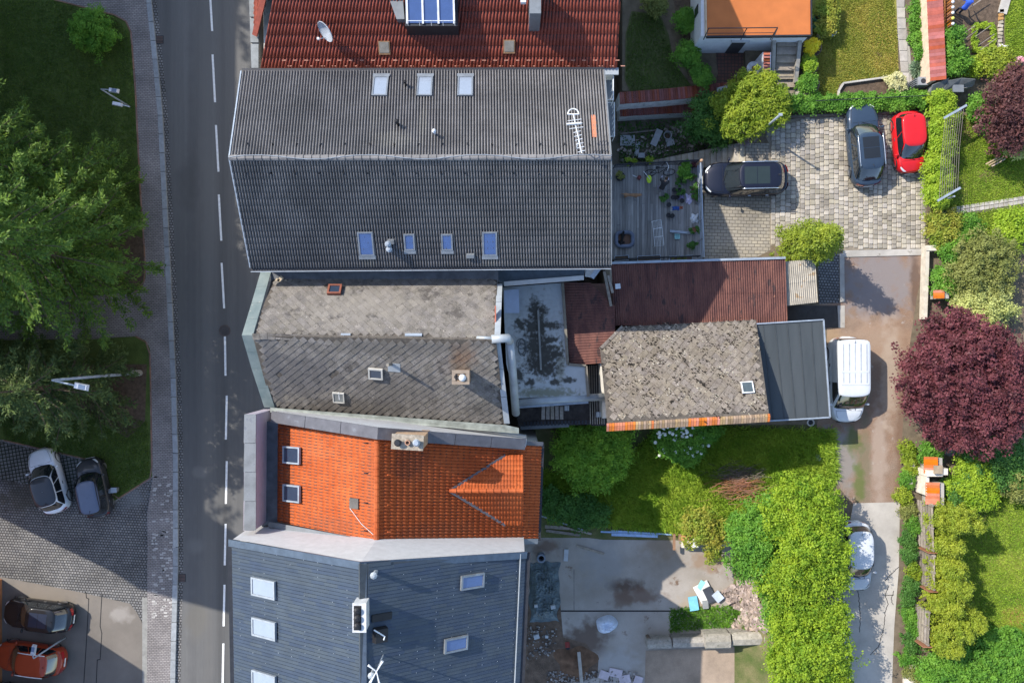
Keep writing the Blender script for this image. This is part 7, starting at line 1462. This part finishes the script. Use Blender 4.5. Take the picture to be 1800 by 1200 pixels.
def tarp(u, v):
    e = min(1, min(u, 1 - u, v, 1 - v) * 6); q = Vector((u * 3.2, v * 6.5, .3)); f1 = mnoise.noise(q); f2 = mnoise.noise(q * 2.7); f3 = mnoise.noise(q * 6)
    x, y = 931 + u * 53 + 7 * mnoise.noise(Vector((v * 4, u * 1.2, 2))), 988 + v * 104 + 6 * mnoise.noise(Vector((u * 4, v * 1.2, 5)))
    return P(x, y, CZ + .02 + e * max(.02, .20 + .22 * f1 + .16 * abs(f2) + .07 * f3))
b.grid(tarp, 56, 90); tag(b.build('tarpaulin', tp_, None, True), 'crumpled dark green tarpaulin over material by the blue house', 'tarpaulin')
for x, y, s_, lab in ((972, 1066, .3, 'white plastic canister on the tarpaulin'), (942, 1064, .22, 'white carton on the lower left of the tarpaulin'), (943, 1118, .38, 'pale broken slab in the dirt'), (961, 1118, .22, 'small pale stone in the dirt')):
    b = MB(); b.box(P(x, y, CZ + .55 if y < 1080 else CZ + .08), s_, s_ * .8, .18, R.uniform(-.4, .4), .85); tag(b.build('carton' if y < 1080 else 'slab_piece', PALEB), lab, 'box' if y < 1080 else 'stone')
b = MB()
for x, y in list(scatter([(925, 1095), (980, 1100), (975, 1150), (925, 1160)], 130)) + list(scatter([(960, 1180), (1120, 1178), (1130, 1200), (960, 1200)], 260)):
    s_ = R.uniform(.03, .11); a1 = Vector((R.gauss(0, 1), R.gauss(0, 1), R.gauss(0, .3))).normalized(); a2 = a1.cross(Vector((0, 0, 1))).normalized(); b.obox(P(x, y, CZ + s_ * .4), a1, a2, a1.cross(a2), s_ * 1.4, s_, s_ * .6, .8)
tag(b.build('debris', M('debris', (.18, .165, .155), .9, rnd='island', rv=.75)), 'scattered crumbs of rubble on the dirt', 'rubble', None, 'stuff')
for i, (x, y) in enumerate(((1082, 1182), (1098, 1193), (1062, 1186), (1122, 1195))): boards(('pinkish plaster board, uppermost of the broken ones', 'pinkish plaster board at the bottom edge', 'white broken board beside the timber', 'lilac board fragment furthest right at the bottom edge')[i], x, y, CZ + .06 + i * .015, .5, .8 - .1 * i, R.uniform(-.5, .5), M('plaster_board', (.42, .37, .40), .9), .03, tilt=.03)
# crate and bench under the sapling
t = thing('sandbox_crate', 'wooden framed crate with white tub under the sapling', 'crate', P(1210, 955, CZ))
for x0, y0, x1, y1 in ((1185, 938, 1185, 966), (1195, 938, 1195, 950)): strip('post', [P(x0, y0, 1.0), P(x1, y1, 1.0)], .14, .14, M('crate_wood', (.22, .13, .08), .85), t)
b = MB(); b.box(P(1208, 952, .8), .75, .6, .45); b.build('tub', M('tub_cream', (.55, .50, .42), .6), t); b = MB(); b.box(P(1206, 945, 1.06), .6, .3, .06); b.build('lid', M('tub_orange', (.42, .19, .08), .7), t); b = MB(); b.box(P(1222, 955, 1.0), .3, .4, .3); b.build('box', STEELW, t)
cloth('green grey sheet beside the sapling', 1276, 952, .5, .45, M('sheet_green', (.32, .38, .32), .7), 9, z=1.0)
# brushwood
t = thing('brushwood_pile', 'pile of cut reddish branches in the back garden', 'brushwood', P(1300, 845, 1.8)); b = MB(); b2 = MB()
for i in range(420):
    x, y = R.gauss(1300, 20), R.gauss(848, 15); c = P(x, y, hz(P(x, y, 1.8).x, -8) + R.uniform(.15, .65)); g = R.uniform(-.5, .6) + (math.pi if R.random() < .5 else 0); d = Vector((math.cos(g), math.sin(g), R.uniform(-.15, .2))); l = R.uniform(.4, 1.1)
    (b if y > 842 else b2).tube([c - d * l * .5, c + Vector((0, 0, .04)), c + d * l * .5 + Vector((R.gauss(0, .05), R.gauss(0, .05), 0))], [.014, .011, .004], 4, False)
o = b.build('twigs', M('red_twig', (.26, .12, .07), .9, rnd='island', rv=.3), t); o['kind'] = 'stuff'; o = b2.build('twigs', M('grey_twig', (.12, .10, .08), .9, rnd='island', rv=.3), t); o['kind'] = 'stuff'
# ------------------------------------------------------------------ upper right: terrace house, stairs, garden things
gh2 = thing('garden_house', 'white garden house with flat orange roof terrace', 'house', P(1330, 40, 2.6)); TZ = 5.35
rp = PP([(1242, 64), (1425, 62), (1423, -120), (1240, -120)], TZ); b = MB(); b.prism([(a.x, a.y) for a in rp], TZ - .15, TZ); b.build('roof', M('terrace_orange', (.40, .125, .036), .85, var=.08, scale=1, fine=.06), gh2)
wp = PP([(1229, 62), (1425, 62), (1425, -120), (1229, -120)], TZ - .15); b = MB(); yb0 = wp[0].y - .05
b.prism([(wp[0].x + .1, yb0), (wp[1].x - .1, yb0), (wp[2].x - .1, wp[2].y), (wp[3].x + .1, wp[3].y)], 2.5, TZ - .15); b.build('wall', M('house_white', (.60, .62, .65), .9, var=.05), gh2)
strip('roof_edge', [rp[0] + Vector((0, -.03, -.05)), rp[1] + Vector((.03, -.03, -.05)), rp[2] + Vector((.03, 0, -.05))], .08, .22, DARK, gh2); strip('roof_edge', [rp[0] + Vector((-.03, 0, -.05)), rp[3] + Vector((-.03, 0, -.05))], .08, .22, M('edge_tan', (.42, .32, .22), .8), gh2)
wx = P(1285, 88, 2.63); b = MB(); b.box((wx.x, yb0 - .01, 3.55), .75, .05, 1.9); b.build('door', M('door_dark', (.05, .05, .055), .6), gh2); b = MB(); b.box((wx.x, yb0 - .05, 4.55), 1.0, .12, .1); b.build('lintel', WHITE, gh2)
wq = P(1236, 20, 4.2); b = MB(); b.box((wp[0].x + .09, wq.y, 4.2), .05, .5, .8); b.build('window', M('win_dark', (.03, .035, .04), .2), gh2)
for k, (x0, y0, x1, y1) in enumerate(((1245, 50, 1367, 49), (1367, 49, 1361, 63))):
    a, c = P(x0, y0, TZ + .9), P(x1, y1, TZ + .9); b = MB(); b.tube([a, c], .03, 6); b.build('terrace_rail', DARK, gh2); b = MB(); b.tube([a - Vector((0, .1, .45)), c - Vector((0, .1, .45))], .02, 6); b.build('terrace_rail', DARK, gh2)
for x in (1246, 1313, 1366): a = P(x, 50, TZ + .9); b = MB(); b.tube([a, a - Vector((.06, .25, .95))], .025, 6); b.build('rail_post', DARK, gh2)
t = thing('garden_steps', 'timber edged garden steps right of the white house', 'stairs', P(1385, 110, 2.9)); 
for i in range(7):
    y0 = 68 + i * 14.5; z1 = 4.3 - i * .2; b = MB(); b.prism([(a.x, a.y) for a in PP([(1366 - i * .6, y0), (1403 - i, y0), (1402 - i, y0 + 13), (1366 - i * .6, y0 + 13)], z1)], z1 - .5, z1); b.build('step', M('step_gravel', (.26, .22, .17), .95, rnd='object', rv=.15, bump=.02, spots=(.4, .38, .34), sscale=12, sth=.62), t)
for x0, x1, y0, y1 in ((1406, 1398, 66, 145), (1360, 1358, 70, 135)): strip('side_beam', [P(x0, y0, 4.5), P(x1, y1, 3.5)], .2, .25, M('beam_grey', (.25, .235, .21), .85), t)
flat('step_landing', [(1352, 140), (1424, 146), (1424, 178), (1350, 182)], 3.025, CONC)
t = thing('side_wall', 'white sloping wall with red tile coping beside the garden steps', 'wall', P(1348, 110, 2.6))
a, c = P(1346, 92, 4.5), P(1346, 134, 3.7); b = MB(); b.add([(a.x - .18, a.y, 2.5), (a.x + .3, a.y, 2.5), (c.x + .3, c.y, 2.5), (c.x - .18, c.y, 2.5), (a.x - .18, a.y, a.z), (a.x + .3, a.y, a.z), (c.x + .3, c.y, c.z), (c.x - .18, c.y, c.z)], [(0, 3, 2, 1), (4, 5, 6, 7), (0, 1, 5, 4), (1, 2, 6, 5), (2, 3, 7, 6), (3, 0, 4, 7)]); b.build('face', M('house_white', (.6, .62, .65), .9), t)
for i in range(8): p_ = a.lerp(c, (i + .5) / 8); b = MB(); b.box(p_ + Vector((.05, 0, .03)), .36, .16, .05); b.build('coping_tile', M('coping_clay', (.36, .11, .07), .8, rnd='object', rv=.2), t)
t = thing('garden_table', 'round white garden table with a bowl on the brick patio', 'table', P(1318, 128, 2.63)); c = P(1318, 128, 2.63); b = MB(); b.lathe(c, [(.22, 0), (.22, .03), (.04, .05), (.04, .68), (.38, .7), (.4, .72), (.4, .74)], 24); b.build('top', STEELW, t); 
b = MB(); b.lathe(c + Vector((0, 0, .745)), [(.06, 0), (.13, .06), (.12, .06), (.05, .02)], 14); tag(b.build('fruit_bowl', M('wicker', (.30, .15, .05), .8)), 'wicker bowl on the round white table', 'bowl')
def chair(label, x, y, g, m):
    t = thing('garden_chair', label, 'chair', P(x, y, 2.63), g, 'garden chairs on the patio'); LOCAL.add(t.name)
    b = MB(); b.box((0, 0, .44), .44, .42, .05); b.build('seat', m, t); b = MB(); b.box((-.22, 0, .72), .05, .42, .42); b.build('backrest', m, t)
    for sx in (-.18, .18):
        for sy in (-.17, .17): b = MB(); b.box((sx, sy, .21), .035, .035, .42); b.build('leg', STEELW, t)
chair('reddish garden chair left of the round table', 1300, 137, .3, M('chair_red', (.30, .12, .09), .8)); chair('white garden chair below the round table', 1317, 146, 1.7, STEELW)
boards('grey bench board at the patio edge', 1278, 155, 2.9, .3, 1.2, .25, M('bench_grey', (.3, .32, .33), .8), .08, 'garden_bench', 'bench'); boards('brown bench slat near the garden chairs', 1298, 146, 2.95, .12, 1.1, .15, M('bench_brown', (.3, .16, .09), .8), .06, 'garden_bench', 'bench')
for x, y, r, lab in ((1424, 88, .5, 'round dark planter under the yellow azalea'), (1420, 120, .45, 'second round planter below the azalea'), (1420, 152, .5, 'third round planter nearest the stair foot')):
    q = P(x, y, 3.03); t = thing('planter', lab, 'planter', q, group='round planters by the steps'); b = MB(); b.lathe(q, [(r * .8, 0), (r, .4), (r * 1.05, .42), (r * .95, .42), (r * .9, .3)], 20); b.build('ring', M('planter_brown', (.13, .09, .07), .9), t); b = MB(); b.lathe(q, [(r * .88, .3), (r * .86, .34)], 18); b.build('soil', SOIL, t)
for x, y, c_, lab in ((1433, 34, (.10, .26, .12), 'upper green tub beside the orange terrace'), (1433, 47, (.10, .26, .12), 'lower green tub beside the orange terrace'), (1440, 63, (.42, .36, .26), 'beige tub below the green tubs'), (1460, 61, (.5, .55, .55), 'pale grey watering can by the climber')):
    q = P(x, y, 3.03); t = thing('tub', lab, 'tub', q); r = .2; b = MB(); b.lathe(q, [(r * .8, 0), (r, .4), (r * .9, .4), (r * .8, .1)], 16); b.build('shell', M('tub_%d' % y, c_, .6), t); b = MB(); b.lathe(q, [(r * .78, .12), (r * .78, .14)], 14); b.build('content', SOIL, t)
# long wall with red tiled coping
t = thing('tiled_wall', 'garden wall with pink face and sloping red tile coping', 'wall', P(1640, 60, YZ)); a0, a1 = P(1630, -20, 4.4), P(1637, 143, 4.4); ax = (a1 - a0).normalized(); sx = Vector((-ax.y, ax.x, 0)) 
if sx.x < 0: sx = -sx
b = MB(); b.obox((a0 + a1) / 2 + sx * .1 - Vector((0, 0, .75)), ax, sx, Vector((0, 0, 1)), (a1 - a0).length, .3, 1.5); b.build('face', M('wall_pink', (.55, .42, .32), .9, var=.12), t)
n = 27; RT = M('wall_tile', (.30, .075, .055), .75, rnd='object', rv=.2)
for i in range(n):
    p_, q_ = a0.lerp(a1, i / n), a0.lerp(a1, (i + .93) / n); b = MB(); lift = Vector((0, 0, .03)); b.slab([p_ - sx * .06 + lift, q_ - sx * .06, q_ + sx * .72 + Vector((0, 0, .22)), p_ + sx * .72 + Vector((0, 0, .25))], .03); b.build('tile', RT, t)
t = thing('picket_fence', 'orange brown slat fence with white ball caps behind the tiled wall', 'fence', P(1667, 25, YZ)); FO = M('fence_orange', (.30, .12, .04), .7, rnd='object', rv=.2)
for i in range(14):
    y = -10 + i * 4.8; a, c = P(1658, y + 4, 3.1), P(1661, y, 4.6); b = MB(); b.box((a + c) / 2, .05, .10, 1.5, 0); b.build('slat', FO, t)
    if i % 2 == 0 and y < 40: b = MB(); b.ball(P(1675, y + 4, 4.9), .085, n=10, m=8); b.build('ball_cap', M('ball_yellow', (.6, .6, .1), .5) if i == 8 else STEELW, t, True); b = MB(); b.tube([P(1675, y + 4, 4.85), P(1675, y + 4, 4.85) - Vector((0, 0, 1.8))], .03, 6); b.build('post', FO, t)
for z in (3.4, 4.4): strip('rail', [P(1660, -12, z), P(1660, 56, z)], .06, .08, FO, t)
# stone edging and poles in the vegetable garden
for i in range(7): boards('bean pole %s' % ['nearest the blue shirted person', 'second from the blue shirted person', 'crossing the shadow by the hedge', 'half way down the vegetable bed', 'crossing the ring of salad', 'below the centre of the salad ring', 'lowest, near the small lime shrub'][i], (1712, 1722, 1700, 1703, 1728, 1734, 1737)[i], (8, 2, 55, 64, 55, 70, 78)[i], 3.5, .03, 1.1, .62, WOODG, .03, 'bean_pole', 'pole')
t = thing('stone_edging', 'row of pale edging stones between bed and corner lawn', 'edging', P(1758, 60, YZ))
for i in range(11): b = MB(); p_ = P(1760 - i * .4, 20 + i * 6.6, 3.05); b.box(p_, .3, .2, .14, R.uniform(-.3, .3), .8); b.build('stone', M('edge_stone', (.32, .28, .22), .9, rnd='object', rv=.25) if i > 2 else M('edge_rust', (.34, .19, .07), .9), t)
boards('pale stone slab at the top of the corner bed', 1766, 8, 3.08, .5, 1.1, 1.3, CONC, .08, 'slab', 'slab')
plant('white_flowers', 'patch of white flowers at the end of the vegetable bed', 'flowers', P(1757, 93, 3.03), [p(1757, 93, 3.15, .45, .12), p(1750, 97, 3.15, .3, .1)], 700, .09, LF['white'], .1, .01, stems=1); plant('pink_flowers', 'pink flowering plant at the right edge', 'flowers', P(1796, 110, 3.03), [p(1796, 110, 3.3, .35, .2)], 600, .1, LF['pink'], .1, .01, stems=1)
# dark outhouse pieces and metal box
t = thing('outhouse', 'low outhouse with dark slanted roof plates at the yard corner', 'shed', P(1680, 150, YZ)); DB = M('dark_plate', (.10, .11, .115), .6, var=.15)
for q in ([(1640, 150), (1668, 138), (1660, 158), (1634, 168)], [(1668, 142), (1690, 138), (1684, 152), (1655, 164)], [(1690, 138), (1715, 140), (1712, 150), (1684, 152)]): b = MB(); b.slab([P(q[0][0], q[0][1], 4.4), P(q[1][0], q[1][1], 4.4), P(q[2][0], q[2][1], 4.1), P(q[3][0], q[3][1], 4.1)], .08); b.build('roof_plate', DB, t)
b = MB(); b.prism([(a.x, a.y) for a in PP([(1638, 150), (1712, 140), (1710, 152), (1636, 168)], 4.0)], 2.9, 4.0); b.build('wall', M('outhouse_wall', (.2, .2, .19), .9), t); b = MB(); b.box(P(1684, 156, 4.2), .6, .4, .1); b.build('lid', TRIM, t)
t = thing('compost_bin', 'grey ribbed compost bin beside the spiky plant', 'bin', P(1617, 146, YZ)); c = P(1622, 143, 3.9); b = MB(); b.box((c.x, c.y, 3.45), .62, .5, .9, 0, .85); b.build('body', TRIM, t); b = MB(); b.box((c.x, c.y, 3.93), .56, .46, .06); b.build('lid', M('lid_grey', (.22, .23, .24), .6), t); b = MB(); b.lathe((c.x, c.y, 3.96), [(.14, 0), (.14, .02), (.09, .02)], 12); b.build('knob', DARK, t)
for k in range(4): b = MB(); b.box((c.x - .33, c.y - .16 + k * .11, 3.4), .04, .05, .8); b.build('rib', TRIM, t)
# bed kerbs, yard edging fence
t = thing('bed_kerb', 'pale concrete kerb framing the dark flower bed', 'kerb', P(1475, 160, 3.03))
for a, c in (((1473, 190), (1474, 160)), ((1474, 160), (1482, 147)), ((1482, 147), (1562, 136))): strip('kerb_stone', [P(*a, 3.12), P(*c, 3.12)], .1, .2, M('kerb_pale', (.36, .34, .31), .9), t)
for x0, x1, y, lab in ((1395, 1640, 176, 'low grey concrete ledge above the yard border'), (1347, 1640, 203, 'dark timber edging along the top of the cobbled yard')):
    t = thing('ledge', lab, 'edging', P(x0, y, YZ)); strip('beam', [P(x0, y + 4, 3.12), P(x1, y - 9 + (0 if y < 190 else 2), 3.12)], .12, .2, CONC if y < 190 else M('edge_timber', (.12, .10, .085), .9), t)
fence_rail('thin wire fence between lawn and yard border', [(1424, 186), (1640, 176)], 3.0, .95, DARK, DARK, 'wire_fence', 2.2, 2, .02)
# washing line posts and lines
t = thing('washing_line', 'washing line with two tilted steel posts and brown lines', 'washing line', P(1655, 280, YZ)); cb = []
for x, y in ((1659, 208), (1648, 353)):
    bp = P(x - 4, y + 3, YZ); b = MB(); b.tube([bp, bp + Vector((0, 0, 2.0))], .05, 8); b.build('post', STEELG, t); a, c = P(x, y, 5.0), P(x + 40, y - 23, 5.0); b = MB(); b.obox((a + c) / 2, (c - a).normalized(), (c - a).normalized().cross(Vector((0, 0, 1))), Vector((0, 0, 1)), (c - a).length, .12, .08); b.build('crossbar', STEELG, t); cb.append((a, c))
for i in range(9): k = .08 + i * .1; b = MB(); p0, p1 = cb[0][0].lerp(cb[0][1], k), cb[1][0].lerp(cb[1][1], k); b.tube([p0, (p0 + p1) / 2 - Vector((0, 0, .12)), p1], .014, 4); b.build('line', M('cord', (.13, .11, .10), .8), t)
bp = P(1336, 232, YZ); t = thing('line_post', 'single steel post beside the juniper', 'post', bp); b = MB(); b.tube([bp, bp + Vector((0, 0, 3.5))], .06, 8); b.build('shaft', STEELG, t, True); b = MB(); b.box(bp + Vector((0, 0, 3.5)), .2, .14, .06); b.build('cap', STEELG, t)
for x, y, lab in ((1716, 222, 'small wooden bench frame under the dark plum'), (1745, 284, 'wooden sunlounger frame beside the creamy shrub')):
    t = thing('bench', lab, 'bench', P(x, y, YZ)); 
    for k in range(3): b = MB(); b.box(P(x + k * 5, y + k * 2 - 2, 3.4), .9 if y > 250 else .5, .07, .05, .5); b.build('slat', M('bench_wood', (.36, .27, .18), .8, rnd='object'), t)
    for k in (0, 2): b = MB(); q = P(x + k * 5, y + k * 2 - 2, 3.4); b.box((q.x, q.y, 3.2), .06, .06, .4); b.build('leg', M('bench_wood', (.36, .27, .18), .8), t)
# white wall by the lane, niche with orange roofs, board fence
t = thing('boundary_wall', 'white rendered boundary wall beside the lane', 'wall', P(1632, 500, YZ)); pts = [P(1630, 436, 3.5), P(1629, 480, 3.5), P(1626, 560, 3.45)]
for a, c in zip(pts, pts[1:]): b = MB(); ax = (c - a).normalized(); b.obox((a + c) / 2 - Vector((0, 0, .45)), ax, Vector((-ax.y, ax.x, 0)), Vector((0, 0, 1)), (c - a).length + .05, .2, 1.0); b.build('face', M('wall_bright', (.45, .41, .34), .9, spots=(.45, .36, .26), sscale=4, sth=.62), t)
b = MB(); p_ = P(1637, 436, 3.55); b.box(p_ - Vector((0, 0, .4)), .6, .3, .9); b.build('pier', M('wall_bright', (.6, .6, .5), .9), t)
TER = M('terracotta', (.46, .13, .04), .75, rnd='object', rv=.15)
for x, y, k, lab in ((1651, 512, 3, 'terracotta tiled box beside the white wall'), (1637, 805, 6, 'upper orange tiled niche roof beside the lane'), (1640, 850, 8, 'lower orange tiled niche roof beside the lane')):
    t = thing('tiled_niche', lab, 'niche', P(x, y, YZ)); w_ = .55 if k == 3 else .72
    b = MB(); b.box(P(x, y + k * 2, 3.7), w_, k * .16, 1.0); b.build('wall', CONC, t)
    for i in range(k): p_ = P(x, y + i * 4.8, 4.3); b = MB(); b.slab([p_ + Vector((-w_ / 2, -.09, -.12)), p_ + Vector((w_ / 2, -.09, 0.02)), p_ + Vector((w_ / 2, .07, .05)), p_ + Vector((-w_ / 2, .07, -.09))], .03); b.build('tile', TER, t)
t = thing('gate_pillar', 'pale stone gate pillar with square cap between the orange niches', 'pillar', P(1638, 828, YZ)); b = MB(); b.box(P(1632, 828, 3.7), .9, .35, 1.4); b.build('wall', M('pillar_pale', (.55, .5, .42), .9), t); b = MB(); b.box(P(1649, 825, 4.6), .46, .46, .12); b.build('cap', M('cap_rusty', (.28, .22, .15), .9), t); b = MB(); p_ = P(1648, 825, 3.8); b.box(p_, .36, .36, 1.5); b.build('shaft', M('pillar_pale', (.55, .5, .42), .9), t)
b = MB(); b.box(P(1621, 850, 3.6), .18, 1.1, 1.2); b.build('side', M('pillar_pale', (.55, .5, .42), .9), t)
for x0, y0, x1, y1, lab in ((1611, 876, 1613, 958, 'grey board fence beside the first thujas'), (1615, 962, 1614, 1024, 'short grey board fence in the middle of the thuja row'), (1606, 1058, 1604, 1118, 'grey board fence at the lower end of the thuja row')):
    a, c = P(x0, y0, YZ), P(x1, y1, YZ); ax = (c - a).normalized(); sx = Vector((1, 0, 0)); t = thing('board_fence', lab, 'fence', a, group='board fences along the lane')
    for i in range(6): b = MB(); b.obox((a + c) / 2 + Vector((.03 * i, 0, .18 + i * .24)), ax, Vector((0, 0, 1)), sx, (c - a).length * R.uniform(.97, 1), .21, .03); b.build('board', WOODG, t)
    for f in (.04, .5, .96): q = a.lerp(c, f); b = MB(); b.box(q + Vector((.12, 0, .75)), .1, .1, 1.6); b.build('post', WOODG, t)
    b = MB(); q = c - ax * .0; b.obox(q + Vector((.1, -.05, .75)), sx, Vector((0, 1, 0)), Vector((0, 0, 1)), .5, .05, 1.5); b.build('end_board', M('fence_red', (.26, .12, .07), .85), t)
for x, y, s_, lab in ((1600, 1165, .8, 'pale jagged stone in the weeds at the bottom'), (1598, 1195, .7, 'pale stone cut off by the bottom edge'), (1602, 815, .4, 'cream boulder in the weeds by the upper niche'), (1598, 845, .45, 'cream boulder in the weeds by the lower niche')):
    b = MB(); b.ball(P(x, y, 3.1), s_ * .55, s_ * .7, .3, 7, 5); tag(b.build('boulder', M('boulder_pale', (.5, .46, .4), .9, bump=.04, bscale=5)), lab, 'stone')
for i, (x, y) in enumerate(((1668, 792), (1690, 797), (1716, 790), (1740, 796))): b = MB(); b.ball(P(x, y, 3.2), .4, .32, .35, 9, 6); tag(b.build('boulder', M('rockery', (.16, .16, .15), .95, bump=.03, bscale=6), None, False), ('dark boulder nearest the orange niche under the plum', 'second dark boulder under the plum', 'third dark boulder under the plum', 'dark boulder furthest right under the plum')[i], 'stone', 'boulders under the plum tree')
boards('grey utility hatch on the gravel apron', 1438, 804, 3.06, .35, .3, 0, STEELG, .08, 'hatch', 'hatch')
t = thing('drain_gully', 'round drain hole beside the carport corner', 'drain', P(1424, 742, YZ)); b = MB(); b.lathe(P(1424, 742, YZ - .05), [(.22, 0), (.22, .12), (.15, .12), (.15, .02)], 16); b.build('rim', CONC, t); b = MB(); b.lathe(P(1424, 742, YZ), [(.14, 0), (.14, .02)], 14); b.build('hole', BLACK, t)
